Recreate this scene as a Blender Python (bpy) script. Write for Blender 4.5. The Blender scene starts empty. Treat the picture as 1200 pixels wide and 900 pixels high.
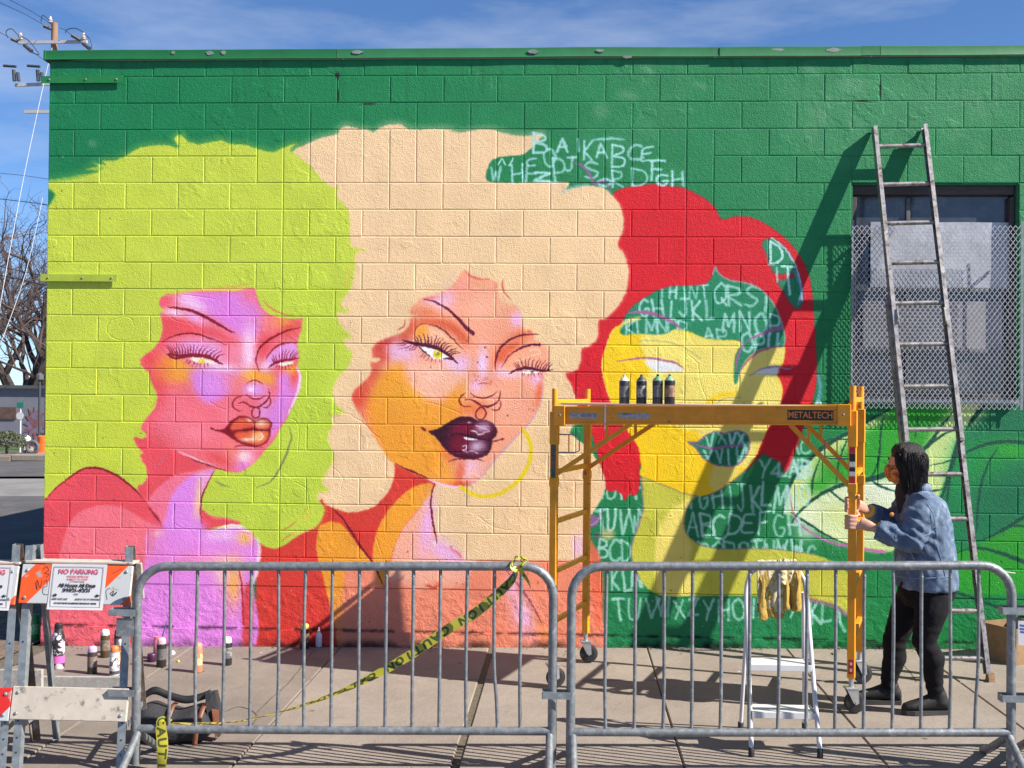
import bpy, bmesh, math, random
import numpy as np
from mathutils import Vector, Matrix, noise as mnoise
R = math.radians
rng = random.Random(7)
scene = bpy.context.scene
COL = scene.collection

# ------------------------------------------------------------------ camera, sky, sun, exposure
CAM = Vector((4.01504955, -8.64968638, 1.86785374))
YAW, PITCH, ROLL, FPX = -4.95046311e-02, 1.03612710e-02, 9.43047912e-03, 1350.0
fw = Vector((math.sin(YAW)*math.cos(PITCH), math.cos(YAW)*math.cos(PITCH), math.sin(PITCH)))
r0 = Vector((math.cos(YAW), -math.sin(YAW), 0)); u0 = r0.cross(fw)
rt = r0*math.cos(ROLL) + u0*math.sin(ROLL)
up = -r0*math.sin(ROLL) + u0*math.cos(ROLL)
cam_data = bpy.data.cameras.new('camera'); cam = bpy.data.objects.new('camera', cam_data); COL.objects.link(cam)
cam.matrix_world = Matrix(((rt.x, up.x, -fw.x, CAM.x), (rt.y, up.y, -fw.y, CAM.y), (rt.z, up.z, -fw.z, CAM.z), (0, 0, 0, 1)))
cam_data.sensor_fit = 'HORIZONTAL'; cam_data.sensor_width = 36; cam_data.lens = FPX/1200*36
cam_data.clip_start = 0.05; cam_data.clip_end = 4000
scene.camera = cam

SUN_DIR = Vector((-2.82, 1.0, -2.48)).normalized()           # the way the light travels
SUN_ELEV = math.asin(-SUN_DIR.z)
SUN_AZ = math.atan2(-SUN_DIR.x, -SUN_DIR.y)                   # clockwise from +Y
world = bpy.data.worlds.new('World'); scene.world = world; world.use_nodes = True
wn = world.node_tree.nodes; wl = world.node_tree.links
bg = wn['Background']
sky = wn.new('ShaderNodeTexSky'); sky.sky_type = 'NISHITA'; sky.sun_disc = False
sky.sun_elevation = SUN_ELEV; sky.sun_rotation = SUN_AZ
sky.air_density = 0.78; sky.dust_density = 0.05; sky.ozone_density = 9.0; sky.altitude = 50
tcw = wn.new('ShaderNodeTexCoord')
mpw = wn.new('ShaderNodeMapping'); mpw.inputs['Scale'].default_value = (1.2, 1.2, 5.5); mpw.inputs['Location'].default_value = (4.4, 0, 0)
nzw = wn.new('ShaderNodeTexNoise'); nzw.inputs['Scale'].default_value = 2.6; nzw.inputs['Detail'].default_value = 7; nzw.inputs['Roughness'].default_value = 0.58
crw = wn.new('ShaderNodeValToRGB'); crw.color_ramp.elements[0].position = 0.50; crw.color_ramp.elements[0].color = (0, 0, 0, 1)
crw.color_ramp.elements[1].position = 0.82; crw.color_ramp.elements[1].color = (0.42, 0.42, 0.42, 1)
mxw = wn.new('ShaderNodeMixRGB'); mxw.inputs[2].default_value = (6.0, 6.3, 6.8, 1)
wl.new(tcw.outputs['Generated'], mpw.inputs['Vector']); wl.new(mpw.outputs['Vector'], nzw.inputs['Vector'])
wl.new(nzw.outputs['Fac'], crw.inputs['Fac']); wl.new(crw.outputs['Color'], mxw.inputs[0])
wl.new(sky.outputs['Color'], mxw.inputs[1]); wl.new(mxw.outputs['Color'], bg.inputs['Color'])
bg.inputs['Strength'].default_value = 0.074
sun_data = bpy.data.lights.new('sun', 'SUN'); sun_data.energy = 5.0; sun_data.angle = R(0.5); sun_data.color = (1.0, 0.925, 0.82)
sun = bpy.data.objects.new('sun', sun_data); COL.objects.link(sun); sun.location = (20, -15, 25)
sun.rotation_euler = SUN_DIR.to_track_quat('-Z', 'Y').to_euler()
scene.view_settings.view_transform = 'Standard'; scene.view_settings.look = 'None'
scene.view_settings.gamma = 1; scene.view_settings.exposure = 1.05; scene.view_settings.use_curve_mapping = False
scene.render.engine = 'CYCLES'; scene.cycles.max_bounces = 6

# ------------------------------------------------------------------ measured frame: wall at Y=0, ground sloping gently along X
SL = 0.0165
def gz(x): return SL*(x-4.0)
def ray(px, py): return fw + rt*((px-600)/FPX) - up*((py-450)/FPX)
def at(px, py, Y=0.0):
    d = ray(px, py); return CAM + d*((Y-CAM.y)/d.y)
def gnd(px, py, h=0.0):
    d = ray(px, py); return CAM + d*((SL*(CAM.x-4)+h-CAM.z)/(d.z-SL*d.x))
BW, BH, C0 = 0.4064, 0.2032, 4.285          # block module; height of the topmost full bed joint

# ------------------------------------------------------------------ mesh helpers
class MB:
    def __init__(s): s.v = []; s.f = []; s.m = []; s.uv = None
    def add(s, vs, fs, mi=0):
        o = len(s.v); s.v += [tuple(v) for v in vs]; s.f += [tuple(i+o for i in f) for f in fs]; s.m += [mi]*len(fs); return s
    def box(s, c, d, M=None, mi=0, bev=0.0):
        hx, hy, hz = d[0]/2, d[1]/2, d[2]/2
        if bev <= 0:
            vs = [Vector((sx*hx, sy*hy, sz*hz)) for sz in (-1, 1) for sy in (-1, 1) for sx in (-1, 1)]
            fs = [(0, 2, 3, 1), (4, 5, 7, 6), (0, 1, 5, 4), (2, 6, 7, 3), (0, 4, 6, 2), (1, 3, 7, 5)]
        else:
            b = min(bev, hx*.9, hy*.9, hz*.9); vs = []; idx = {}
            for sx in (-1, 1):
                for sy in (-1, 1):
                    for sz in (-1, 1):
                        for ax in range(3):
                            p = [sx*(hx-b), sy*(hy-b), sz*(hz-b)]; p[ax] = (sx*hx, sy*hy, sz*hz)[ax]
                            idx[(sx, sy, sz, ax)] = len(vs); vs.append(Vector(p))
            fs = []
            S4 = ((-1, -1), (1, -1), (1, 1), (-1, 1))
            for ax in range(3):
                for s_ in (-1, 1):
                    q = []
                    for a, b_ in S4:
                        k = [0, 0, 0]; k[ax] = s_; k[(ax+1) % 3] = a; k[(ax+2) % 3] = b_
                        q.append(idx[(k[0], k[1], k[2], ax)])
                    fs.append(tuple(q if s_ > 0 else q[::-1]))
            for ax in range(3):
                a1, a2 = (ax+1) % 3, (ax+2) % 3
                for s1 in (-1, 1):
                    for s2 in (-1, 1):
                        k0 = [0, 0, 0]; k1 = [0, 0, 0]; k0[ax] = -1; k1[ax] = 1
                        for k in (k0, k1): k[a1] = s1; k[a2] = s2
                        q = [idx[(*k0, a1)], idx[(*k1, a1)], idx[(*k1, a2)], idx[(*k0, a2)]]
                        fs.append(tuple(q if s1*s2 < 0 else q[::-1]))
            for sx in (-1, 1):
                for sy in (-1, 1):
                    for sz in (-1, 1):
                        q = [idx[(sx, sy, sz, a)] for a in range(3)]
                        fs.append(tuple(q if sx*sy*sz > 0 else q[::-1]))
        if M is None: M = Matrix.Identity(3)
        c = Vector(c)
        return s.add([M @ v + c for v in vs], fs, mi)
    def beam(s, a, b, w, h, upv=(0, 0, 1), mi=0, bev=0.0):     # box section from a to b; w sideways, h along upv
        a = Vector(a); b = Vector(b); x = (b-a).normalized(); upv = Vector(upv)
        y = upv.cross(x)
        if y.length < 1e-6: y = Vector((1, 0, 0)).cross(x)
        y.normalize(); z = x.cross(y)
        M = Matrix((x, y, z)).transposed()
        return s.box((a+b)/2, ((b-a).length, w, h), M, mi, bev)
    def tube(s, pts, rad, n=10, mi=0, cap=True, closed=False):
        pts = [Vector(p) for p in pts]; N = len(pts)
        rs = rad if isinstance(rad, (list, tuple)) else [rad]*N
        ref = None; rings = []
        for i in range(N):
            if closed: t = pts[(i+1) % N]-pts[i-1]
            else: t = pts[min(i+1, N-1)]-pts[max(i-1, 0)]
            t = t.normalized() if t.length > 1e-9 else Vector((0, 0, 1))
            if ref is None:
                ref = Vector((0, 0, 1)) if abs(t.z) < .9 else Vector((1, 0, 0))
            a = (ref - t*ref.dot(t)); a = a.normalized() if a.length > 1e-6 else t.orthogonal().normalized()
            ref = a; b = t.cross(a)
            rings.append([pts[i]+(a*math.cos(k*2*math.pi/n)+b*math.sin(k*2*math.pi/n))*rs[i] for k in range(n)])
        vs = [v for r in rings for v in r]; fs = []
        for i in range(N if closed else N-1):
            j = (i+1) % N
            for k in range(n):
                fs.append((i*n+k, i*n+(k+1) % n, j*n+(k+1) % n, j*n+k))
        if cap and not closed:
            fs.append(tuple(range(n-1, -1, -1))); fs.append(tuple((N-1)*n+k for k in range(n)))
        return s.add(vs, fs, mi)
    def lathe(s, c, prof, n=20, M=None, mi=0):                # prof: (r, z) from bottom up, or tuples (r, z, mi)
        c = Vector(c); M = M or Matrix.Identity(3); rings = []
        vs = []; fs = []; ms = []
        for p in prof:
            vs += [M @ Vector((p[0]*math.cos(2*math.pi*k/n), p[0]*math.sin(2*math.pi*k/n), p[1]))+c for k in range(n)]
        for i in range(len(prof)-1):
            for k in range(n): fs.append((i*n+k, i*n+(k+1) % n, (i+1)*n+(k+1) % n, (i+1)*n+k))
        fs.append(tuple(range(n-1, -1, -1))); fs.append(tuple((len(prof)-1)*n+k for k in range(n)))
        return s.add(vs, fs, mi)
    def prism(s, pts, d, mi=0):                               # pts: planar polygon, d: extrusion vector
        pts = [Vector(p) for p in pts]; d = Vector(d); n = len(pts)
        nrm = sum(((pts[i]-pts[0]).cross(pts[(i+1) % n]-pts[0]) for i in range(1, n-1)), Vector())
        if nrm.dot(d) > 0: pts = pts[::-1]
        vs = pts+[p+d for p in pts]
        fs = [tuple(range(n)), tuple(range(2*n-1, n-1, -1))]+[(i, i+n, (i+1) % n+n, (i+1) % n) for i in range(n)]
        return s.add(vs, fs, mi)
    def build(s, name, mats, parent=None, smooth=True, loc=None, auto=35):
        me = bpy.data.meshes.new(name); me.from_pydata(s.v, [], s.f)
        if not isinstance(mats, (list, tuple)): mats = [mats]
        for m in mats: me.materials.append(m)
        me.polygons.foreach_set('material_index', s.m)
        if s.uv:
            l = me.uv_layers.new(name='UVMap'); flat = []
            for f in s.f:
                for i in f: flat += s.uv[i]
            l.data.foreach_set('uv', flat)
        me.update()
        if smooth:
            me.polygons.foreach_set('use_smooth', [True]*len(me.polygons))
            me.set_sharp_from_angle(angle=R(auto))
        o = bpy.data.objects.new(name, me); COL.objects.link(o)
        if parent is not None: o.parent = parent
        if loc is not None: o.location = loc
        return o
def tag(o, label=None, cat=None, group=None, kind=None):
    if label: o['label'] = label
    if cat: o['category'] = cat
    if group: o['group'] = group
    if kind: o['kind'] = kind
    return o
def empty(name, loc, label=None, cat=None, group=None, rz=0):
    o = bpy.data.objects.new(name, None); COL.objects.link(o); o.location = loc; o.rotation_euler = (0, 0, rz)
    o.empty_display_size = .1
    return tag(o, label, cat, group)
def rel(root, *ps):                                           # world points into an unrotated root's frame
    return [Vector(p)-root.location for p in ps]
def rebase(o):                                                # mesh built in world coordinates under an unrotated root
    o.data.transform(Matrix.Translation(-o.parent.location)); return o
def catmull(p, sub=6, closed=False):
    p = [Vector(q) for q in p]; n = len(p); out = []
    for i in range(n if closed else n-1):
        g = (lambda j: p[j % n]) if closed else (lambda j: p[max(0, min(n-1, j))])
        a, b, c, d = g(i-1), g(i), g(i+1), g(i+2)
        for k in range(sub):
            t = k/sub
            out.append(.5*((2*b)+(c-a)*t+(2*a-5*b+4*c-d)*t*t+(3*b-a-3*c+d)*t**3))
    if not closed: out.append(p[-1])
    return out

# ------------------------------------------------------------------ materials
def lin(c):
    return tuple((v/12.92 if v <= .04045 else ((v+.055)/1.055)**2.4) for v in (x/255 for x in c[:3]))
def mat(name, col, rough=.6, metal=0.0, var=0.0, vscale=12.0, bump=0.0, bscale=80.0, spec=.5, col2=None, c2pos=(.55, .7), c2scale=9.0, objco=True, trans=0.0, alpha=None, stretch=None):
    m = bpy.data.materials.new(name); m.use_nodes = True
    nt = m.node_tree; N = nt.nodes; L = nt.links; b = N['Principled BSDF']
    b.inputs['Roughness'].default_value = rough; b.inputs['Metallic'].default_value = metal
    b.inputs['Specular IOR Level'].default_value = spec
    if trans: b.inputs['Transmission Weight'].default_value = trans
    tc = N.new('ShaderNodeTexCoord'); src = tc.outputs['Object']
    if not objco:
        g = N.new('ShaderNodeNewGeometry'); src = g.outputs['Position']
    if stretch:
        mp = N.new('ShaderNodeMapping'); mp.inputs['Scale'].default_value = stretch; L.new(src, mp.inputs['Vector']); src = mp.outputs['Vector']
    c = N.new('ShaderNodeRGB'); c.outputs[0].default_value = (*col, 1); out = c.outputs[0]
    if var:
        n = N.new('ShaderNodeTexNoise'); n.inputs['Scale'].default_value = vscale; n.inputs['Detail'].default_value = 6; n.inputs['Roughness'].default_value = .6
        L.new(src, n.inputs['Vector'])
        mr = N.new('ShaderNodeMapRange'); mr.inputs[1].default_value = .28; mr.inputs[2].default_value = .72
        mr.inputs[3].default_value = 1-var; mr.inputs[4].default_value = 1+var
        L.new(n.outputs['Fac'], mr.inputs[0])
        v = N.new('ShaderNodeVectorMath'); v.operation = 'SCALE'; L.new(out, v.inputs[0]); L.new(mr.outputs[0], v.inputs['Scale']); out = v.outputs[0]
    if col2 is not None:
        n2 = N.new('ShaderNodeTexNoise'); n2.inputs['Scale'].default_value = c2scale; n2.inputs['Detail'].default_value = 8; n2.inputs['Roughness'].default_value = .68
        L.new(src, n2.inputs['Vector'])
        r2 = N.new('ShaderNodeMapRange'); r2.inputs[1].default_value = c2pos[0]; r2.inputs[2].default_value = c2pos[1]; L.new(n2.outputs['Fac'], r2.inputs[0])
        mx = N.new('ShaderNodeMixRGB'); L.new(r2.outputs[0], mx.inputs[0]); L.new(out, mx.inputs[1]); mx.inputs[2].default_value = (*col2, 1); out = mx.outputs[0]
    L.new(out, b.inputs['Base Color'])
    if bump:
        n3 = N.new('ShaderNodeTexNoise'); n3.inputs['Scale'].default_value = bscale; n3.inputs['Detail'].default_value = 5; L.new(src, n3.inputs['Vector'])
        bp = N.new('ShaderNodeBump'); bp.inputs['Strength'].default_value = 1; bp.inputs['Distance'].default_value = bump
        L.new(n3.outputs['Fac'], bp.inputs['Height']); L.new(bp.outputs[0], b.inputs['Normal'])
    return m
K = 1.0
galv = mat('galvanised_steel', (.185, .20, .215), .50, .45, var=.35, vscale=34, bump=.0008, bscale=120, col2=(.36, .37, .38), c2pos=(.54, .70), c2scale=22)
galv_dark = mat('weathered_galvanised_steel', (.22, .25, .27), .55, .4, var=.3, vscale=22, bump=.0006, bscale=140, col2=(.42, .42, .40), c2pos=(.58, .7), c2scale=30)
alu = mat('scuffed_aluminium', (.36, .34, .33), .46, .7, var=.35, vscale=16, bump=.0006, bscale=120, col2=(.11, .08, .065), c2pos=(.50, .66), c2scale=24)
white_steel = mat('white_painted_steel', (.56, .56, .58), .35, 0, var=.06, vscale=20, col2=(.45, .42, .38), c2pos=(.68, .8), c2scale=40)
yel = mat('scaffold_yellow_paint', (.74, .285, .006), .40, 0, var=.12, vscale=14, bump=.0003, bscale=120, col2=(.20, .075, .02), c2pos=(.62, .70), c2scale=26)
black = mat('black_plastic', (.016, .016, .018), .5, 0, var=.3, vscale=30)
rubber = mat('black_rubber', (.02, .02, .021), .75, 0, var=.3, vscale=30, bump=.0006, bscale=200)

# ------------------------------------------------------------------ paint on the wall: a picture computed here, stroke by stroke, in wall coordinates
TX0, TX1, TZ0, TZ1, TR = 0.0, 9.6, -0.12, 4.60, 262.0
TW, TH = int((TX1-TX0)*TR), int((TZ1-TZ0)*TR)
PPM = 155.0                                                    # photo pixels per wall metre, for stroke widths
nrg = np.random.default_rng(5)
def smooth_noise(h, w, cell, octs=3):
    out = np.zeros((h, w), np.float32); amp = 1.0; tot = 0
    for o in range(octs):
        c = max(2.0, cell/2**o); gh, gw = int(h/c)+3, int(w/c)+3
        g = nrg.random((gh, gw), dtype=np.float32)
        y = np.arange(h)/c; x = np.arange(w)/c; yi = y.astype(int); xi = x.astype(int); fy = (y-yi)[:, None]; fx = (x-xi)[None]
        fy = fy*fy*(3-2*fy); fx = fx*fx*(3-2*fx)
        out += amp*((g[yi][:, xi]*(1-fx)+g[yi][:, xi+1]*fx)*(1-fy)+(g[yi+1][:, xi]*(1-fx)+g[yi+1][:, xi+1]*fx)*fy); tot += amp; amp *= .55
    return out/tot
paint = np.zeros((TH, TW, 3), np.float32)
relief = np.zeros((TH, TW), np.float32)
def to_tex(pts):
    o = []
    for p in pts:
        w = at(p[0], p[1]); o.append(((w.x-TX0)*TR, (TZ1-w.z)*TR))
    return np.array(o, np.float32)
def cr(p, closed, sub=6):
    p = np.asarray(p, float); n = len(p); out = []
    for i in range(n if closed else n-1):
        if closed: a, b, c, d = p[i-1], p[i], p[(i+1) % n], p[(i+2) % n]
        else: a, b, c, d = p[max(i-1, 0)], p[i], p[i+1], p[min(i+2, n-1)]
        for k in range(sub):
            t = k/sub; out.append(.5*(2*b+(c-a)*t+(2*a-5*b+4*c-d)*t*t+(3*b-a-3*c+d)*t**3))
    if not closed: out.append(p[-1])
    return np.array(out)
def gblur(m, s):
    if s < .3: return m
    k = int(s*2.6)+1; g = np.exp(-.5*(np.arange(-k, k+1)/s)**2); g /= g.sum(); g = g.astype(np.float32)
    if k > 10:                                                 # wide blur: three running means
        w = max(1, int(s*1.0)); 
        for _ in range(3):
            for ax in (0, 1):
                pad = [(0, 0), (0, 0)]; pad[ax] = (w+1, w)
                c = np.cumsum(np.pad(m, pad, mode='edge'), axis=ax, dtype=np.float64)
                n = m.shape[ax]; hi = np.take(c, np.arange(2*w+1, 2*w+1+n), axis=ax); lo = np.take(c, np.arange(0, n), axis=ax)
                m = ((hi-lo)/(2*w+1)).astype(np.float32)
        return m
    for ax in (0, 1):
        pad = [(0, 0), (0, 0)]; pad[ax] = (k, k); q = np.pad(m, pad, mode='edge'); acc = np.zeros_like(m); n = m.shape[ax]
        for i, gv in enumerate(g):
            acc += gv*(q[i:i+n] if ax == 0 else q[:, i:i+n])
        m = acc
    return m
def raster(t, pad):
    x0 = max(0, int(t[:, 0].min())-pad); x1 = min(TW, int(t[:, 0].max())+pad+2)
    y0 = max(0, int(t[:, 1].min())-pad); y1 = min(TH, int(t[:, 1].max())+pad+2)
    if x1 <= x0 or y1 <= y0: return None
    m = np.zeros((y1-y0, x1-x0), np.float32); xs = np.arange(x1-x0, dtype=np.float32)+1
    a = t; b = np.roll(t, -1, 0)
    for r in range(y1-y0):
        for sy in (.25, .75):
            y = y0+r+sy; c = (a[:, 1] <= y) != (b[:, 1] <= y)
            if not c.any(): continue
            ax_, ay, bx, by = a[c, 0], a[c, 1], b[c, 0], b[c, 1]
            xx = np.sort(ax_+(y-ay)/(by-ay)*(bx-ax_))-x0
            for i in range(0, len(xx)-1, 2):
                m[r] += .5*(np.clip(xs-xx[i], 0, 1)-np.clip(xs-xx[i+1], 0, 1))
    return m, x0, y0
class Zm:                                                      # points read in an enlarged crop of the photograph
    def __init__(s, ox, oy, k): s.o = (ox, oy); s.k = k
    def __call__(s, *c): return [(s.o[0]+c[i]*s.k, s.o[1]+c[i+1]*s.k) for i in range(0, len(c), 2)]
Z1 = Zm(150, 330, .18333); Z2 = Zm(150, 470, .18333); Z3 = Zm(400, 310, .18333); Z4 = Zm(470, 370, .18333); Z5 = Zm(440, 450, .18333)
Z6 = Zm(690, 310, .23333); Z7 = Zm(680, 500, .23333); Z8 = Zm(900, 440, .25); W1 = Zm(30, 130, 1/3); W2 = Zm(30, 430, 1/3)
W3 = Zm(340, 120, 1/3); W4 = Zm(340, 430, 1/3); W5 = Zm(560, 140, .216667); W6 = Zm(860, 240, .116667); PX = Zm(0, 0, 1.0)
Q1 = Zm(900, 675, .25); Q2 = Zm(600, 450, .25); Q3 = Zm(600, 675, .25); Q4 = Zm(330, 640, .266667)
def comp(m, x0, y0, col, op=1.0, clip=None):
    h, w = m.shape
    if clip is not None: m = m*clip[y0:y0+h, x0:x0+w]
    m = np.clip(m*op, 0, 1)[..., None]
    reg = paint[y0:y0+h, x0:x0+w]; reg += (np.array(col, np.float32)/255-reg)*m
def fill(pts, col, soft=.5, op=1.0, clip=None, smooth=True, keep=False, rough=0.0):
    p = cr(pts, True) if smooth else np.asarray(pts, float)
    t = to_tex(p)
    if rough: t = t+nrg.normal(0, rough*TR/PPM, t.shape)
    s = soft*TR/PPM; q = raster(t, int(s*3)+2)
    if q is None: return None
    m, x0, y0 = q; m = gblur(m, s)
    comp(m, x0, y0, col, op, clip)
    if keep:
        f = np.zeros((TH, TW), np.float32); f[y0:y0+m.shape[0], x0:x0+m.shape[1]] = np.clip(m, 0, 1); return f
def seg_mask(t, r, aa):
    pad = max(r)+aa+2
    x0 = max(0, int(t[:, 0].min()-pad)); x1 = min(TW, int(t[:, 0].max()+pad)+2); y0 = max(0, int(t[:, 1].min()-pad)); y1 = min(TH, int(t[:, 1].max()+pad)+2)
    if x1 <= x0 or y1 <= y0: return None
    m = np.zeros((y1-y0, x1-x0), np.float32)
    for i in range(len(t)-1):
        (ax_, ay), (bx, by) = t[i], t[i+1]; rr = max(r[i], r[i+1])+aa+1
        sx0 = max(x0, int(min(ax_, bx)-rr)); sx1 = min(x1, int(max(ax_, bx)+rr)+2); sy0 = max(y0, int(min(ay, by)-rr)); sy1 = min(y1, int(max(ay, by)+rr)+2)
        if sx1 <= sx0 or sy1 <= sy0: continue
        X = np.arange(sx0, sx1, dtype=np.float32)[None]+.5-ax_; Y = np.arange(sy0, sy1, dtype=np.float32)[:, None]+.5-ay
        dx, dy = bx-ax_, by-ay; q = dx*dx+dy*dy+1e-6; tt = np.clip((X*dx+Y*dy)/q, 0, 1)
        d = np.sqrt((X-tt*dx)**2+(Y-tt*dy)**2); ri = r[i]+(r[i+1]-r[i])*tt
        c = np.clip(.5+(ri-d)/aa, 0, 1); v = m[sy0-y0:sy1-y0, sx0-x0:sx1-x0]; np.maximum(v, c, out=v)
    return m, x0, y0
def stroke(pts, w, col, op=1.0, soft=.6, taper=None, smooth=True, clip=None, sub=6):
    p = cr(pts, False, sub) if smooth and len(pts) > 2 else np.asarray(pts, float)
    t = to_tex(p); n = len(t); u = np.linspace(0, 1, n); k = TR/PPM
    prof = np.ones(n)
    if taper == 'both': prof = np.sin(np.pi*np.clip(u*.94+.03, 0, 1))**.7
    elif taper == 'end': prof = (1-u)**.7+.06
    elif taper == 'start': prof = u**.7+.06
    r = np.maximum(.25, w*.5*prof*k)
    q = seg_mask(t, r, max(.8, soft*k*1.6))
    if q: comp(q[0], q[1], q[2], col, op, clip)
def blob(c, rx, ry, col, op=.8, ang=0, clip=None, p=1.0):
    t = to_tex([c[0] if isinstance(c, list) else c])[0]; k = TR/PPM; rx *= k; ry *= k; rr = max(rx, ry)*2.6
    x0 = max(0, int(t[0]-rr)); x1 = min(TW, int(t[0]+rr)); y0 = max(0, int(t[1]-rr)); y1 = min(TH, int(t[1]+rr))
    if x1 <= x0 or y1 <= y0: return
    X = np.arange(x0, x1)[None]-t[0]; Y = np.arange(y0, y1)[:, None]-t[1]; ca, sa = math.cos(R(ang)), math.sin(R(ang))
    d = ((X*ca+Y*sa)/rx)**2+((-X*sa+Y*ca)/ry)**2
    comp(np.exp(-(d**p)).astype(np.float32), x0, y0, col, op, clip)
def lashes(line, n, ln, lean, col, w=1.5, side=-1, clip=None):
    p = cr(line, False, 12); m = len(p)
    for i in range(n):
        u = (i+.5)/n; k = int(u*(m-2)); a = p[k]; t = p[min(m-1, k+1)]-p[max(0, k-1)]; t = t/(np.linalg.norm(t)+1e-6)
        nn = np.array([t[1], -t[0]])*side; L_ = ln*(.75+.5*math.sin(math.pi*u))*(.85+.3*nrg.random())
        e = lean[0]+(lean[1]-lean[0])*u
        tip = a+nn*L_+t*e*L_; mid = a+nn*L_*.5+t*e*L_*.28
        stroke([tuple(a), tuple(mid), tuple(tip)], w, col, 1, .4, 'end', clip=clip)
GLY = {'A': [[0, 1, .5, 0, 1, 1], [.2, .62, .8, .6]], 'B': [[0, 0, 0, 1], [0, 0, .7, .1, .75, .35, .1, .48, .85, .62, .8, .92, 0, 1]], 'C': [[.95, .12, .5, 0, .05, .4, .12, .88, .6, 1, 1, .85]],
 'D': [[.05, 0, .05, 1], [.05, .02, .8, .2, .95, .6, .6, .95, 0, 1]], 'E': [[.9, .05, .2, .1, .1, .45, .75, .45], [.1, .45, .05, .9, .95, .92]], 'F': [[.1, 0, .05, 1], [.1, .02, .95, 0], [.08, .48, .7, .45]],
 'G': [[.9, .1, .4, 0, .02, .45, .2, .95, .7, .98, .95, .6, .55, .6]], 'H': [[.05, 0, .05, 1], [.9, 0, .9, 1], [.05, .55, .9, .48]], 'I': [[.5, 0, .5, 1]], 'J': [[.2, 0, 1, 0], [.65, 0, .65, .8, .35, 1, .02, .8]],
 'K': [[.1, 0, .1, 1], [.9, .02, .12, .55, .95, 1]], 'L': [[.1, 0, .1, 1, .9, .97]], 'M': [[0, 1, .1, 0, .5, .7, .9, 0, 1, 1]], 'N': [[.05, 1, .05, 0, .9, 1, .95, 0]], 'O': [[.5, 0, .05, .3, .15, .9, .6, 1, .95, .55, .75, .08, .5, 0]],
 'P': [[.1, 0, .1, 1], [.1, .02, .85, .15, .8, .5, .1, .58]], 'Q': [[.5, 0, .05, .4, .3, .95, .9, .75, .85, .2, .5, 0], [.6, .7, 1, 1.05]], 'R': [[.1, 0, .1, 1], [.1, .02, .85, .15, .8, .45, .1, .55, .95, 1]],
 'S': [[.9, .1, .4, 0, .1, .25, .5, .48, .9, .7, .5, 1, .05, .88]], 'T': [[0, .02, 1, 0], [.5, 0, .5, 1]], 'U': [[.05, 0, .1, .85, .5, 1, .85, .85, .95, 0]], 'V': [[0, 0, .5, 1, 1, 0]], 'W': [[0, 0, .25, 1, .5, .3, .75, 1, 1, 0]],
 'X': [[0, 0, 1, 1], [1, 0, 0, 1]], 'Y': [[0, 0, .5, .5], [1, 0, .45, .6, .3, 1]], 'Z': [[.05, .02, .95, 0, .05, .98, 1, .95]]}
SM = set('BCDEGJOPQRSU')
def letters(s, x, y, cw, ch, col=(176, 224, 216), w=2.0, op=.92, step=None, slant=0.0, jit=.06, clip=None, dy=0.0):
    step = step or cw*1.28
    for i, g in enumerate(s):
        if g == ' ': continue
        jx, jy = (nrg.random(2)-.5)*2*jit*1.5*ch; sl = slant+(nrg.random()-.5)*.24; kx, ky = .86+.34*nrg.random(), .88+.26*nrg.random(); ww = w*(1.1+.45*nrg.random()); rot = (nrg.random()-.5)*.2
        for ln in GLY[g]:
            pts = [(x+i*step+ln[j]*cw*kx-sl*(ln[j+1]-.5)*ch+jx, y+i*dy+ln[j+1]*ch*ky+jy+rot*(ln[j]-.5)*cw+(nrg.random()-.5)*1.1) for j in range(0, len(ln), 2)]
            stroke(pts, ww, col, op*(.75+.25*nrg.random()), .9, smooth=g in SM, clip=clip, sub=4)
# ---- colours as read off the wall in sunlight (scaled to paint albedo in the material)
GREEN = (26, 126, 76); LIME = (197, 213, 74); CREAM = (240, 205, 161); REDH = (212, 26, 42); YD = (243, 205, 24); YP = (236, 221, 112); OLV = (196, 198, 70)
CORAL = (240, 112, 126); RED1 = (232, 80, 92); PINK = (244, 122, 148); VIO = (224, 132, 224); VIOW = (240, 190, 238); MAR = (132, 22, 42); ORG = (242, 160, 50); SAL = (246, 166, 134); SALD = (232, 98, 72); RED2 = (216, 62, 52); WHT = (250, 238, 240); PUR = (166, 98, 152); LTR = (178, 224, 216)
paint[:] = np.array(GREEN, np.float32)/255
nA = smooth_noise(TH, TW, 150, 4); nB = smooth_noise(TH, TW, 46, 4)
gx = np.linspace(TX0, TX1, TW, dtype=np.float32)[None]; gzz = np.linspace(TZ1, TZ0, TH, dtype=np.float32)[:, None]
fade = np.clip((gx-2.2)/3.2, 0, 1)*np.clip((gzz-2.4)/1.4, 0, 1)
m_ = np.clip((nA-.50)*7, 0, 1)*fade*.34+np.clip((nB-.60)*9, 0, 1)*fade*.30+fade*.16
paint += (np.array((70, 142, 96), np.float32)/255-paint)*np.clip(m_, 0, .8)[..., None]
m_ = np.clip(1-gx/2.0, 0, 1)*.35
paint += (np.array((20, 118, 80), np.float32)/255-paint)*np.clip(m_+0*gzz, 0, .8)[..., None]
lowr = np.clip((gx-5.3)/.8, 0, 1)*np.clip((2.1-gzz)/.5, 0, 1)
paint += (np.array((20, 128, 66), np.float32)/255-paint)*lowr[..., None]

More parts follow.
